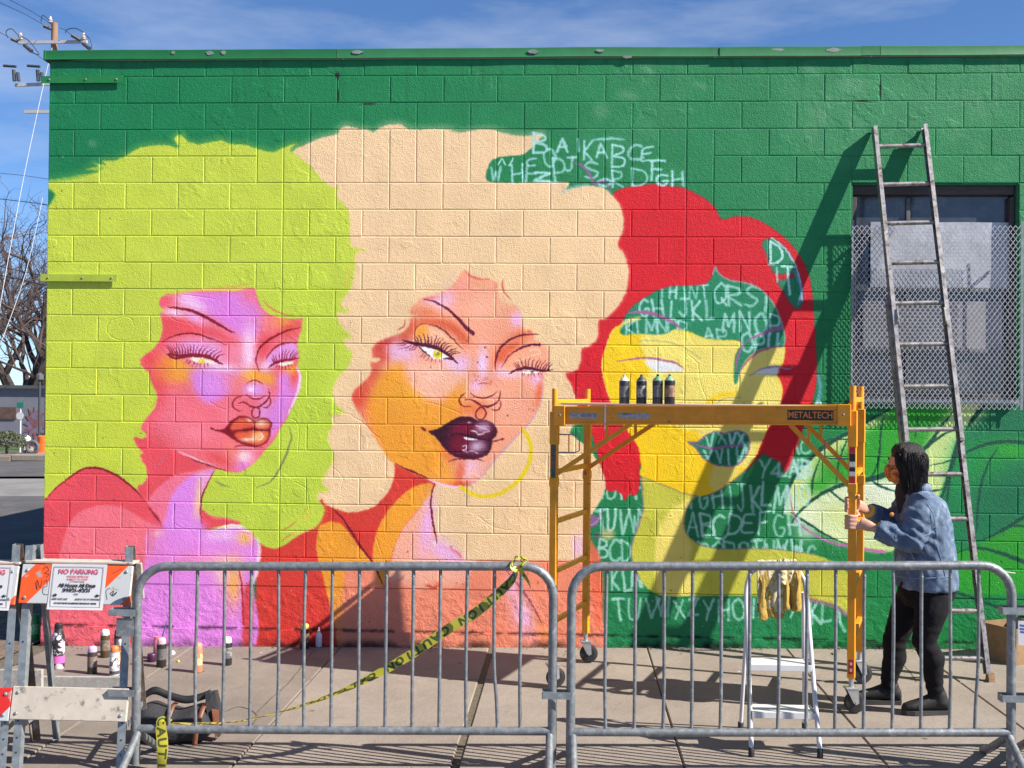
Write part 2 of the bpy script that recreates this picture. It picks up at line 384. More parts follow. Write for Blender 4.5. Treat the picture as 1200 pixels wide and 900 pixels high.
# ---- the plant on the right
LG = (206, 226, 146); BG_ = (44, 158, 46); DK = (10, 72, 58); TEAL = (14, 112, 74); WG = (226, 238, 214)
fill(Z8(70, 640, 90, 560, 130, 470, 200, 390, 290, 320, 400, 255, 520, 190, 640, 120, 700, 60, 1040, 60, 1000, 130, 900, 240, 880, 330, 850, 440, 800, 580, 760, 700, 640, 800, 520, 830, 380, 800, 220, 720, 120, 660), LG, 1.2)
pl = fill(Z8(70, 640, 90, 560, 130, 470, 200, 390, 290, 320, 400, 255, 520, 190, 640, 120, 700, 60, 1040, 60, 1000, 130, 900, 240, 880, 330, 850, 440, 800, 580, 760, 700, 640, 800, 520, 830, 380, 800, 220, 720, 120, 660), LG, 1.2, op=0, keep=True)
for c, a, b, o in (((240, 520), 14, 12, .9), ((300, 440), 20, 18, .9), ((400, 420), 22, 22, .95), ((480, 360), 24, 30, 1), ((560, 280), 22, 30, 1), ((620, 210), 26, 26, 1), ((740, 150), 24, 22, 1), ((690, 270), 14, 22, .8), ((520, 440), 16, 12, .8)):
    blob(Z8(*c), a, b, BG_, o, clip=pl, p=1.6)
fill(Z8(455, 200, 545, 175, 640, 130, 700, 110, 830, 120, 860, 150, 800, 230, 740, 320, 700, 400, 600, 450, 500, 470, 420, 480, 330, 500, 250, 500, 330, 400, 440, 300), BG_, 3, .85, clip=pl)
blob(Z8(480, 225), 18, 6, LG, .9, -22, pl)
fill(Z8(110, 690, 150, 640, 210, 590, 290, 540, 380, 512, 500, 490, 600, 500, 640, 560, 640, 660, 560, 760, 420, 790, 300, 750, 200, 700), WG, 3, .95)
blob(Z8(330, 650), 30, 22, LG, .8, 0); blob(Z8(470, 700), 34, 20, LG, .9); blob(Z8(180, 730), 12, 10, WG, .7)
fill(Z8(720, 440, 760, 350, 830, 262, 895, 236, 888, 330, 855, 430, 820, 510, 790, 570, 745, 480), LG, 1.0)
fill(Z8(930, 240, 1010, 130, 1080, 60, 1300, 60, 1300, 330, 1200, 312, 1100, 300, 1000, 322, 930, 355, 890, 370, 880, 330), TEAL, 2.5)
blob(Z8(960, 175), 16, 12, LG, .95, -40); fill(Z8(880, 220, 960, 110, 1040, 95, 930, 245), LG, 2.0)
fill(Z8(880, 330, 940, 358, 1010, 328, 1100, 312, 1300, 325, 1300, 640, 1200, 650, 1130, 700, 1000, 770, 900, 790, 830, 760, 800, 600, 850, 440), (16, 118, 74), 1.0)
blob(Z8(1010, 420), 30, 26, (24, 146, 66), .9); blob(Z8(1140, 350), 26, 12, BG_, .9); blob(Z8(1130, 560), 40, 30, (12, 104, 70), .9); blob(Z8(900, 480), 14, 40, (20, 136, 70), .8)
fill(Z8(990, 790, 1070, 752, 1140, 712, 1240, 670, 1300, 650, 1300, 900, 1160, 860, 1080, 832, 1000, 815), (40, 150, 44), 1.5)
fill(Z8(860, 850, 920, 822, 1000, 818, 1080, 834, 1160, 860, 1300, 910, 1300, 1010, 860, 1010), (36, 152, 40), 1.5)
for p_, w_, tp in ((Z8(66, 660, 80, 590, 110, 500, 160, 430, 220, 370, 300, 310, 380, 268, 450, 225, 520, 185, 600, 145), 4.6, 'both'), (Z8(92, 735, 130, 660, 190, 600, 260, 550, 340, 515, 430, 495, 520, 475, 610, 435), 6.2, 'start'),
    (Z8(105, 640, 140, 662, 200, 702, 280, 752, 390, 800), 2.6, 'both'), (Z8(245, 390, 212, 480, 205, 565), 2.2, 'both'), (Z8(385, 275, 342, 370, 326, 440, 322, 505), 2.2, 'both'), (Z8(545, 175, 527, 280, 520, 380, 500, 450, 468, 492), 2.6, 'both'),
    (Z8(705, 190, 698, 240, 690, 300), 1.8, 'both'), (Z8(712, 368, 770, 300, 820, 230, 875, 160), 5.0, 'end'), (Z8(720, 362, 800, 292, 890, 248), 2.6, 'both'), (Z8(750, 424, 830, 406, 890, 382, 940, 355, 1010, 325, 1100, 310, 1210, 316, 1300, 326), 5.0, 'start'),
    (Z8(1078, 335, 1030, 420, 997, 520, 982, 640, 978, 740), 2.8, 'both'), (Z8(895, 310, 862, 420, 832, 520, 798, 610), 6.0, 'end'), (Z8(862, 440, 846, 530, 832, 660), 2.4, 'both'), (Z8(478, 488, 530, 520, 605, 548), 2.6, 'both'),
    (Z8(288, 538, 340, 580, 402, 622), 3.2, 'end'), (Z8(758, 548, 825, 528), 3.6, 'end'), (Z8(975, 778, 1060, 747, 1130, 708, 1210, 655, 1300, 600), 5.0, 'start'), (Z8(1085, 724, 1150, 704, 1300, 712), 3.6, 'start'),
    (Z8(865, 842, 920, 817, 1000, 812, 1080, 830, 1150, 855, 1300, 915), 5.0, 'start'), (Z8(930, 250, 1010, 140, 1080, 70), 5.5, 'both')):
    stroke(p_, w_, DK, .97, .5, tp)
stroke(Q1(830, 60, 950, 100, 1060, 140, 1200, 185), 4, DK, .9, .6, 'both')
stroke(Z8(103, 520, 108, 600, 130, 672, 180, 722, 260, 767, 350, 797, 440, 812, 545, 828), 3.6, (186, 112, 172), .95, .6, 'start')

# ---- letters on the green, under everything else
Lk = dict(col=LTR, op=.88)
for s_, x_, y_, cw, ch, st in (('HOPT', 697, 571, 11, 13, 14.5), ('TUVWX', 698, 598, 10, 26, 13), ('BCDE', 702, 633, 11, 23, 14), ('KLMN', 716, 668, 10, 22, 12.5), ('TUVWXZYHOI', 720, 702, 13, 22, 17.5), ('YZAB', 890, 538, 12, 20, 15),
    ('FGHIJKLMNO', 806, 568, 12, 28, 14.6), ('ABCDEFGH', 803, 602, 14, 25, 17.0), ('PQRSTUVW', 816, 634, 13, 20, 16), ('UVWABC', 866, 640, 11, 20, 16), ('AKLM', 930, 700, 13, 26, 17), ('AC', 922, 516, 12, 16, 15), ('LAB', 912, 540, 12, 20, 14)):
    letters(s_, x_, y_, cw, ch, step=st, w=2.2, **Lk)
stroke(Q1(320, 130, 340, 220, 360, 260), 3, LTR, .7)
stroke(Z8(235, 0, 245, 60, 235, 130), 4, (110, 160, 200), .75, 1.2); stroke(Z8(215, 170, 232, 120, 262, 150), 3, LTR, .8, 1.0)

# ---- third woman: red hair, yellow face (unfinished)
red_p = PX(719, 227, 729, 221, 744, 217.5, 761, 216, 777, 216.5, 794, 219, 809, 223, 825, 232, 837, 242, 846.5, 256, 862, 253.5, 880, 255, 895, 261, 907, 269, 918, 277, 928, 287, 936, 298, 943, 310, 949, 326, 952, 345, 955, 387, 957, 427, 956, 452, 949, 482, 938, 510, 930, 530, 921, 552, 915, 541, 904, 536, 895, 531, 886, 538, 876, 549, 840, 560, 780, 560, 751, 545, 750, 561, 748, 577, 743, 581, 738, 579, 732, 587, 729, 580, 722, 575, 709, 570, 690, 500, 650, 470, 640, 400, 690, 260)
fill(red_p, REDH, .55)
stroke(red_p[24:32], 3, REDH, .7, 2.0)
fill(PX(893, 285, 902, 279, 910, 281, 920, 290, 929, 303, 935, 316, 939, 330, 941, 350, 936, 362, 929, 358, 921, 346, 912, 333, 905, 318, 899, 302), (36, 134, 96), 1.2)
fill(Z6(905, 45, 980, 50, 1025, 48, 1025, 65, 960, 78, 915, 75), REDH, 1.2)
stroke(PX(903, 283, 903, 309), 3.0, LTR); stroke(PX(903, 283, 914, 290, 917, 300, 912, 307, 902, 309), 3.0, LTR); stroke(PX(916, 312, 931, 313), 2.2, LTR); stroke(PX(923, 313, 924, 332, 926, 345), 2.8, LTR); stroke(PX(910, 314, 911, 330), 2, LTR, .8)
stroke(PX(905, 279, 917, 288, 927, 301, 934, 316, 938, 332, 940, 352), 2.0, (190, 205, 225), .9); stroke(PX(931, 318, 939, 340, 936, 356), 2.4, (110, 150, 200), .8, 1)
# face
face3 = PX(722, 383, 712, 400, 706.5, 418, 705.5, 430, 708, 446, 714, 467, 722, 485, 738, 508, 748, 525, 751, 545, 751, 558, 769, 565.5, 785, 571, 801, 578, 815, 580.5, 829, 580, 839, 576, 848, 571, 862, 561, 874, 550, 882, 541, 889, 527, 897, 508, 905, 492, 913, 478, 917, 462, 916, 450, 911, 437, 918, 425, 920, 408, 915, 390, 870, 400, 860, 398, 800, 385, 760, 372)
F3 = fill(face3, YD, .5, keep=True)
fill(Z6(265, 365, 430, 325, 590, 370, 760, 385, 738, 450, 730, 570, 780, 500, 860, 430, 990, 415, 985, 470, 945, 545, 972, 620, 972, 700, 950, 770, 900, 860, 830, 1010, 720, 1020, 640, 1080, 625, 1110, 600, 1100, 620, 1020, 700, 970, 780, 940, 560, 880, 420, 800, 330, 745, 282, 700, 268, 640, 278, 585, 305, 540, 298, 500, 275, 445), YP, 1.4, clip=F3)
fill(Z7(240, 20, 560, 20, 600, 80, 650, 230, 650, 300, 600, 350, 500, 340, 305, 250, 280, 100), YD, 1.5, clip=F3)
fill(Z7(650, 290, 655, 245, 700, 208, 770, 195, 800, 230, 720, 300, 680, 325), YP, 1.6, clip=F3)
fill(Z6(540, 745, 590, 690, 650, 650, 740, 640, 738, 656, 660, 668, 625, 700, 636, 745), YD, 1.0)
stroke(Z6(625, 715, 680, 672, 765, 668), 1.3, (150, 140, 150), .55); stroke(Z6(660, 715, 700, 738, 770, 715, 780, 690), 1.6, (150, 140, 170), .5)
stroke(face3[0:7], 1.4, (245, 226, 120), .7)
# forehead of bare green with letters
fore = Z6(165, 350, 160, 310, 185, 255, 215, 215, 260, 180, 330, 138, 400, 112, 480, 106, 560, 104, 600, 85, 625, 50, 636, 12, 650, 42, 690, 72, 740, 86, 800, 95, 850, 115, 900, 160, 940, 222, 968, 290, 985, 370, 980, 410, 920, 414, 850, 430, 780, 490, 745, 590, 728, 580, 735, 460, 765, 388, 650, 376, 590, 370, 540, 352, 500, 336, 430, 325, 400, 345, 330, 352, 230, 347)
FO = fill(fore, (30, 132, 94), .6, keep=True)
fill(Z6(170, 285, 250, 262, 255, 278, 180, 300, 158, 330), YP, 1.0)
letters('GHIJKL', 749, 352, 11, 20, step=15.5, w=2.2, clip=FO, **Lk); letters('THINT', 772, 334, 9, 14, step=12, w=2.0, clip=FO, **Lk)
letters('QRST', 836, 331, 15, 26, step=18, w=2.3, clip=FO, dy=2, **Lk); letters('MNOP', 848, 366, 14, 24, step=17.5, w=2.3, clip=FO, **Lk); letters('KLMNOP', 732, 375, 11, 17, step=12.5, w=2.0, clip=FO, **Lk); letters('AR', 824, 384, 12, 17, step=14, w=2.0, clip=FO, **Lk); letters('OPU', 868, 392, 12, 22, step=17, w=2.2, clip=FO, **Lk)
stroke(fore[10:22], 2.0, (150, 170, 165), .8, .8)
stroke(Z6(200, 245, 260, 238, 340, 252, 410, 285, 470, 322), 4.2, PUR, .95, .6, 'both'); stroke(Z6(250, 385, 330, 382, 420, 395, 500, 430, 560, 472), 1.4, (140, 150, 130), .5)
stroke(Z6(775, 400, 830, 365, 900, 335, 962, 318), 4.2, PUR, .95, .6, 'start'); stroke(Z6(738, 540, 750, 460, 785, 400), 3, PUR, .85, .7, 'both'); stroke(Z6(745, 580, 775, 510, 840, 445, 920, 416, 985, 412), 2.8, PUR, .9, .7, 'both')
fill(Z6(278, 485, 340, 480, 410, 492, 480, 530, 400, 538, 345, 540, 310, 520), (226, 230, 232), 1.0); stroke(Z6(140, 487, 220, 474, 300, 470, 380, 480, 440, 498, 482, 528), 2.6, PUR, .95, .6, 'both')
fill(Z6(830, 548, 880, 525, 950, 515, 948, 550, 880, 552), (220, 226, 232), 1.0); stroke(Z6(805, 560, 870, 525, 940, 512, 1000, 525, 1030, 515), 2.2, (160, 130, 190), .85, .7, 'both')
# lips
lips3 = Z7(540, 78, 590, 75, 630, 45, 680, 25, 720, 35, 750, 28, 800, 22, 840, 45, 850, 90, 835, 140, 800, 185, 740, 198, 680, 190, 620, 160, 580, 110)
L3 = fill(lips3, (22, 122, 84), .6, keep=True); letters('VXVXY', 826, 505, 10, 18, step=13, w=2.2, clip=L3, **Lk); letters('XVIVN', 826, 526, 10, 18, step=12, w=2.0, clip=L3, **Lk)
stroke(lips3+[lips3[0]], 1.7, (150, 100, 150), .85); stroke(Z7(560, 85, 640, 105, 690, 108, 760, 95, 830, 100), 3.4, (160, 96, 158), .95, .6, 'both')
# neck and shoulder
neck3 = Z7(306, 250, 380, 280, 450, 305, 520, 336, 580, 347, 555, 375, 535, 415, 525, 460, 527, 520, 545, 552, 590, 587, 640, 606, 700, 613, 850, 613, 980, 617, 1080, 628, 1180, 645, 1290, 692, 1370, 780, 1375, 960, 1300, 905, 1180, 872, 1050, 855, 850, 850, 640, 850, 430, 850, 350, 822, 300, 765, 268, 700, 257, 625, 270, 560, 300, 480, 316, 400, 312, 310)
N3 = fill(neck3, OLV, .6, keep=True)
fill(Z7(560, 352, 480, 400, 420, 460, 390, 540, 375, 620, 380, 720, 400, 860, 560, 860, 545, 700, 560, 600, 527, 520, 522, 450), YP, 1.6, clip=N3)
blob(Z7(960, 760), 40, 10, (212, 206, 84), .5, clip=N3)
stroke(neck3[:5], 1.6, (160, 130, 100), .75); stroke(Z7(306, 250, 312, 330, 316, 400, 300, 480, 270, 560, 257, 625, 268, 700, 300, 765), 1.8, (160, 120, 150), .8)
stroke(Z7(580, 347, 545, 395, 525, 455, 527, 520, 560, 565, 620, 600, 700, 612, 850, 613, 1000, 618, 1180, 642), 1.5, (160, 120, 130), .7); stroke(Z7(640, 345, 700, 318, 780, 262, 840, 208), 1.8, (150, 100, 130), .7)
stroke(Q1(190, 112, 260, 125, 330, 155, 390, 200), 5, (150, 110, 130), .8, 1.2)

# ---- second woman: cream afro
cream_p = W3(10, 175, 60, 146, 110, 126, 164, 112, 174, 95, 200, 83, 235, 92, 272, 96, 292, 105, 315, 90, 345, 79, 390, 79, 412, 92, 450, 96, 500, 95, 545, 95, 600, 105, 640, 100, 700, 96, 740, 105, 780, 115, 830, 118, 884, 110, 876, 130, 850, 158, 820, 182, 770, 188, 722, 196, 702, 215, 690, 272, 760, 282, 900, 279, 980, 283, 970, 305, 1000, 300, 1050, 291, 1100, 302, 1132, 327, 1156, 358, 1171, 398, 1170, 445, 1150, 500, 1172, 528, 1187, 572, 1188, 622, 1178, 672, 1156, 712, 1112, 757) \
    + Zm(600, 225, .25)(405, 602, 402, 675, 370, 716, 326, 737, 322, 790, 300, 833, 252, 852) + PX(667, 447, 672, 458, 676, 472, 677, 490, 668, 505, 673, 512, 688, 524, 700, 540, 706, 552, 709.5, 565, 708, 577, 702, 590, 695, 600, 687, 612, 690, 640, 686, 662, 600, 663, 520, 662, 370, 656, 345, 560, 340, 300, 350, 200)
CRM = fill(cream_p, CREAM, .5, keep=True)
stroke(cream_p[0:24], 8, CREAM, .42, 6); stroke(cream_p[36:60], 3, CREAM, .4, 2.5)
blob(PX(600, 420), 240, 240, (238, 204, 150), .35, clip=CRM)
# letters showing above the cream
for s_, l_ in (('B', (300, 78, 85, 110)), ('A', (430, 100, 62, 85)), ('I', (520, 105, 50, 70)), ('K', (572, 118, 56, 88)), ('A', (640, 130, 66, 80)), ('B', (725, 140, 75, 112)), ('C', (812, 140, 68, 86)), ('E', (885, 145, 72, 86)), ('O', (355, 160, 60, 92)), ('E', (262, 205, 56, 82)), ('H', (180, 240, 68, 90)), ('W', (70, 260, 62, 76)), ('P', (402, 205, 64, 125)), ('J', (470, 205, 66, 75)),
    ('S', (575, 228, 90, 82)), ('R', (722, 275, 72, 80)), ('D', (832, 262, 80, 90)), ('F', (935, 225, 76, 98)), ('G', (965, 300, 60, 62)), ('H', (1050, 280, 60, 84)), ('I', (250, 300, 26, 34)), ('Z', (300, 290, 80, 45)), ('O', (650, 325, 70, 40))):
    (x_, y_), = W5(l_[0], l_[1]); letters(s_, x_, y_, l_[2]*.216667, l_[3]*.216667, w=2.0, op=.95, col=(176, 226, 226), jit=.02)
stroke(W5(610, 112, 700, 104, 795, 108), 3.2, (150, 212, 214), .85, 1.2, 'both'); stroke(W5(110, 245, 130, 215, 150, 245), 1.8, LTR); stroke(W5(170, 250, 190, 210), 1.8, LTR)
stroke(W5(510, 232, 560, 250, 600, 290, 630, 345, 690, 340, 725, 400), 4.2, (150, 100, 150), .75, 1.0, 'both'); stroke(W5(440, 400, 520, 365, 600, 350), 4, (160, 200, 195), .6, 1.6, 'both')

# neck, shoulder and chest of the second woman
fill(PX(300, 700, 302, 640, 320, 632, 345, 622, 372, 590, 378, 585, 382, 592, 407, 600, 427, 598, 443, 590, 457, 573, 463, 553, 463.5, 543, 487, 555, 510, 566, 506, 577, 505, 597, 508, 617, 512, 637, 540, 650, 545, 700, 545, 770, 295, 770), RED2, .6)
fill(PX(372, 625, 376, 615, 390, 611, 403, 617, 420, 640, 437, 660, 447, 685, 470, 720, 470, 780, 398, 780, 395, 745, 388, 715, 378, 675, 371, 645), ORG, .6)
fill(PX(404, 664, 430, 662, 442, 672, 448, 690, 460, 700, 560, 656.5, 620, 657, 690, 657, 705, 700, 712, 775, 404, 775, 403, 740, 402, 700), (240, 142, 112), 1.0, smooth=False)
fill(W4(500, 410, 440, 420, 390, 455, 340, 510, 305, 580, 290, 650, 300, 720, 322, 768, 345, 745, 355, 680, 372, 620, 402, 560, 452, 500, 498, 452), ORG, .6)
CH = fill(W4(500, 445, 452, 500, 402, 560, 372, 620, 356, 680, 350, 760, 420, 800, 600, 770, 640, 700, 615, 680, 560, 642, 520, 626, 508, 575, 498, 520), (247, 176, 150), .8, keep=True)
blob(W4(480, 560), 8, 34, (238, 178, 232), .95, 8); blob(W4(530, 640), 18, 12, (240, 184, 236), .9, 40); blob(W4(570, 665), 16, 8, (240, 184, 236), .8, 30); fill(PX(404, 690, 445, 690, 470, 702, 520, 690, 560, 680, 590, 690, 600, 775, 404, 775), (240, 140, 110), 5, .75)
fill(PX(355, 700, 362, 680, 376, 690, 387, 720, 394, 748, 398, 775, 360, 775), RED2, .8)
blob(W4(510, 620), 3, 3, WHT, .9); fill(PX(447, 692, 462, 680, 490, 690, 520, 688, 540, 772, 404, 772, 404, 750, 420, 715), (240, 142, 112), 3, .95)
stroke(W4(510, 408, 499, 440, 496, 500, 503, 550, 512, 592, 518, 624), 2.2, (104, 22, 44), .97, .4, 'both'); stroke(W4(145, 495, 190, 540, 240, 620, 290, 690, 325, 765), 2.6, (110, 20, 36), .97, .4, 'both')
stroke(Q4(640, 170, 668, 182, 700, 168), 2.4, (214, 70, 44), .9); blob(Q4(690, 165), 3, 2, (200, 60, 40), .8)
fill(Q4(1000, 105, 1060, 190, 1130, 300, 1200, 420, 1150, 420, 1060, 260), (234, 140, 90), 1.0); stroke(Q4(985, 105, 1030, 160, 1090, 240, 1150, 350), 2.4, (130, 24, 40), .9, .5, 'both'); blob(Q4(1060, 300), 12, 24, (240, 186, 236), .9, -15); blob(Q4(1010, 180), 8, 14, (240, 186, 236), .7)
blob(PX(678, 640), 8, 14, (240, 190, 235), .8); fill(PX(690, 632, 697, 640, 704, 655, 707, 700, 700, 740, 694, 700, 690, 660), (240, 110, 80), 1.2, .9)
fill(PX(688, 610, 694, 603, 702, 607, 700, 616, 690, 618), (150, 90, 160), 1.0, .85); blob(PX(712, 626), 9, 7, (206, 196, 140), .8, p=2); blob(PX(699, 628), 3, 4, (120, 80, 120), .8); stroke(PX(688, 617, 697, 614, 703, 606, 706, 596), 1.6, (178, 150, 190), .9)

# face of the second woman
face2 = Z3(770, 40, 745, 90, 700, 140, 640, 178, 570, 205, 515, 217, 465, 258, 440, 295, 446, 322, 500, 332, 430, 345, 400, 425, 330, 455, 262, 477, 216, 510, 195, 550, 200, 585, 185, 620, 196, 680, 150, 745, 92, 800, 68, 850, 92, 915) + W4(240, 160, 275, 215, 315, 275, 345, 320, 368, 340) + Z5(200, 548, 280, 583, 350, 612, 430, 642, 515, 661, 580, 655, 640, 625, 700, 570, 752, 498, 830, 415, 910, 330, 965, 275) + Z4(860, 622, 900, 530, 915, 450, 908, 405, 940, 340, 945, 250, 930, 200, 890, 170, 855, 150, 850, 112, 820, 92, 792, 94, 775, 40) + Z3(1150, 350, 1130, 272, 1080, 256, 1030, 212, 1000, 172, 990, 115, 940, 90, 870, 82, 800, 48)
F2 = fill(face2, SAL, .9, keep=True)
def b2(z, c, rx, ry, col, op=.85, ang=0, p=1.0): blob(z(*c), rx, ry, col, op, ang, F2, p)
b2(Z3, (120, 800), 16, 22, (226, 90, 66), .95, 30); b2(Z3, (100, 860), 14, 12, (222, 80, 60), .95); b2(Z3, (200, 690), 12, 16, (226, 92, 66), .9, 20); b2(Z5, (30, 230), 14, 34, (228, 96, 66), .85, -32); b2(Z5, (60, 350), 12, 30, (236, 120, 66), .6, -35)
fill(Z3(330, 600, 400, 610, 410, 700, 450, 790, 520, 860, 620, 890, 700, 860, 760, 790, 800, 740, 760, 860, 760, 1000, 700, 1190, 520, 1380, 420, 1420, 330, 1340, 260, 1200, 170, 980, 180, 850, 230, 740, 300, 650), ORG, 4.0, .97, clip=F2)
fill(Z5(120, 500, 200, 430, 330, 380, 400, 400, 470, 480, 520, 540, 540, 610, 510, 660, 380, 625), ORG, 5.0, .9, clip=F2)
b2(Z5, (230, 60), 26, 14, (246, 174, 52), .7, 20); b2(Z5, (500, 90), 12, 20, ORG, .85)
fill(Z3(330, 590, 420, 600, 420, 700, 470, 800, 560, 860, 660, 845, 740, 770, 800, 690, 740, 650, 600, 640, 450, 600), (250, 186, 156), 3.0, .95, clip=F2)
b2(Z3, (390, 540), 18, 13, (238, 186, 232), .95, 25); b2(Z3, (330, 560), 12, 12, (240, 190, 230), .8); b2(Z3, (740, 640), 12, 9, (240, 196, 232), .95); b2(Z3, (690, 620), 14, 7, (244, 200, 226), .7, 15)
b2(Z3, (240, 540), 10, 10, (206, 72, 62), .95); b2(Z3, (250, 590), 10, 8, (214, 84, 66), .9); b2(Z3, (290, 490), 14, 5, (196, 70, 64), .9, -25); b2(Z3, (400, 460), 10, 8, (214, 92, 70), .9, -40); b2(Z3, (440, 400), 8, 12, (216, 92, 66), .9)
fill(Z3(520, 345, 610, 345, 700, 360, 780, 420, 815, 470, 810, 510, 770, 500, 690, 430, 600, 395, 520, 385, 480, 400, 470, 380), (222, 96, 62), 2.5, .95, clip=F2)
b2(Z3, (540, 305), 16, 5, (236, 130, 90), .9, 6); b2(Z3, (590, 225), 18, 7, (242, 196, 226), .9, 25); b2(Z3, (680, 205), 10, 10, (240, 190, 234), .7); b2(Z3, (560, 210), 8, 3, (232, 100, 100), .8); b2(Z3, (760, 130), 14, 10, (246, 160, 140), .8); b2(Z3, (1120, 350), 7, 9, (240, 184, 236), .95); b2(Z3, (1030, 240), 9, 12, (246, 182, 140), .7)
# eyelid, right brow shade, nose, cheek
fill(Z3(470, 470, 485, 410, 530, 385, 600, 392, 660, 430, 720, 490, 770, 545, 720, 580, 620, 540, 500, 490), (248, 182, 140), 1.5, .95, clip=F2); b2(Z3, (510, 430), 7, 9, (244, 160, 48), .95, 20); stroke(Z3(560, 410, 600, 440, 640, 455, 600, 470, 570, 440, 620, 430, 680, 480), 1.2, (252, 214, 192), .8)
b2(Z4, (640, 260), 8, 15, (222, 92, 60), .95, 25); b2(Z4, (700, 200), 16, 6, (224, 100, 62), .95, -28); b2(Z4, (770, 120), 14, 6, (226, 110, 66), .8, -10); b2(Z4, (640, 330), 6, 6, (240, 190, 226), .8)
fill(Z4(640, 330, 700, 270, 770, 220, 850, 195, 930, 215, 940, 300, 900, 330, 800, 330, 700, 350), (248, 172, 136), 1.5, .95, clip=F2); stroke(Z4(720, 310, 740, 290, 790, 275, 850, 250, 890, 235, 870, 215, 820, 225), 1.2, (253, 216, 196), .8)
b2(Z4, (520, 310), 6, 14, (240, 190, 232), .95); blob(Z4(520, 318), 2.0, 2.2, (255, 246, 252), 1, clip=F2); b2(Z4, (480, 450), 8, 8, (242, 190, 230), .95); b2(Z4, (690, 375), 18, 5, (244, 200, 228), .8); b2(Z4, (870, 410), 8, 8, (240, 186, 232), .9); b2(Z4, (880, 490), 4, 14, (234, 110, 70), .95, 10); b2(Z4, (540, 500), 16, 7, (250, 190, 160), .6); b2(Z4, (400, 290), 8, 10, (238, 188, 234), .6)
b2(Z4, (430, 590), 14, 7, (232, 120, 56), .8, -20); b2(Z4, (500, 600), 10, 10, (236, 120, 70), .8); b2(Z5, (600, 540), 15, 16, (244, 200, 226), .95); b2(Z5, (540, 560), 6, 16, (226, 96, 60), .8, 12); b2(Z5, (540, 640), 14, 4, (228, 90, 56), .9, -8); b2(Z5, (640, 590), 9, 8, (247, 176, 150), .8); b2(Z5, (470, 440), 8, 14, (232, 116, 64), .8, -30)
stroke(Z5(340, 612, 430, 643, 515, 660, 560, 655), 3.0, (240, 196, 236), .95, .6, 'both'); stroke(Z5(125, 507, 200, 545, 280, 578, 345, 606), 2.2, (110, 18, 40), .97, .4, 'both')
stroke(Z5(580, 652, 640, 622, 700, 568, 752, 496, 830, 413, 910, 328, 960, 278, 1030, 180, 1066, 80, 1070, 0), 2.0, (196, 160, 206), .8, .6, 'both')
b2(Z3, (900, 260), 18, 22, (250, 184, 156), .7); b2(Z3, (600, 720), 16, 14, (252, 196, 170), .8); b2(Z4, (700, 600), 20, 22, (250, 178, 148), .7); b2(Z4, (520, 290), 5, 18, (246, 206, 238), .8)
# brows, lines
BR = (96, 20, 44)
stroke(Z3(520, 218, 600, 240, 680, 285, 740, 340, 790, 395, 842, 442), 4.2, BR, .97, .4, 'start'); stroke(Z3(540, 380, 600, 392, 660, 425, 720, 485, 780, 545), 1.7, BR, .97, .4, 'both'); stroke(Z3(470, 470, 468, 430, 490, 392, 530, 378, 600, 392), 1.2, (150, 50, 50), .9, .4, 'both')
stroke(Z4(600, 340, 604, 280, 625, 220, 665, 175, 720, 140, 790, 122, 885, 118), 2.6, BR, .97, .4, 'both'); stroke(Z4(640, 338, 665, 290, 710, 240, 770, 205, 820, 188, 885, 185), 2.4, BR, .97, .4, 'start'); blob(Z4(820, 100), 2, 2, SALD, .9)
# eyes
fill(Z3(490, 520, 540, 522, 600, 540, 660, 570, 700, 600, 640, 605, 580, 600, 530, 565), (252, 250, 244), .5); blob(Z3(612, 572), 5.2, 5.2, (226, 200, 30), 1, p=4); blob(Z3(612, 570), 2.4, 2.4, (120, 130, 40), 1, p=3); blob(Z3(606, 560), 1.5, 1.5, (255, 252, 220), 1)
stroke(Z3(390, 482, 440, 498, 500, 512, 570, 522, 630, 545, 690, 582, 742, 632), 4.4, (72, 12, 44), .98, .4, 'both'); stroke(Z3(490, 520, 530, 560, 575, 592), 2.0, (72, 12, 44), .95, .4, 'both'); stroke(Z3(650, 600, 700, 602, 742, 632), 2.0, (72, 12, 44), .95, .4, 'both')
lashes(Z3(480, 510, 570, 520, 640, 545, 710, 590), 15, 10.5, (-.7, .9), (84, 14, 48), 1.7, 1); lashes(Z3(400, 490, 450, 515, 490, 525), 5, 8, (-1.2, -1.0), (110, 40, 80), 1.2, -1); lashes(Z3(520, 575, 575, 598, 640, 610), 6, 4, (-.6, .2), (110, 30, 60), .9, -1)
fill(Z4(760, 358, 820, 348, 880, 352, 850, 370, 800, 368), (250, 244, 240), .5); blob(Z4(838, 358), 1.6, 1.6, (90, 40, 30), 1); stroke(Z4(690, 375, 730, 350, 800, 335, 870, 345, 920, 352, 970, 344), 3.4, (72, 12, 44), .98, .4, 'both')
lashes(Z4(740, 345, 800, 332, 880, 342, 950, 345), 13, 9.5, (-.5, .9), (90, 16, 46), 1.5, 1); lashes(Z4(770, 362, 840, 370, 900, 362), 7, 4, (-.3, .5), (110, 30, 60), .9, -1)
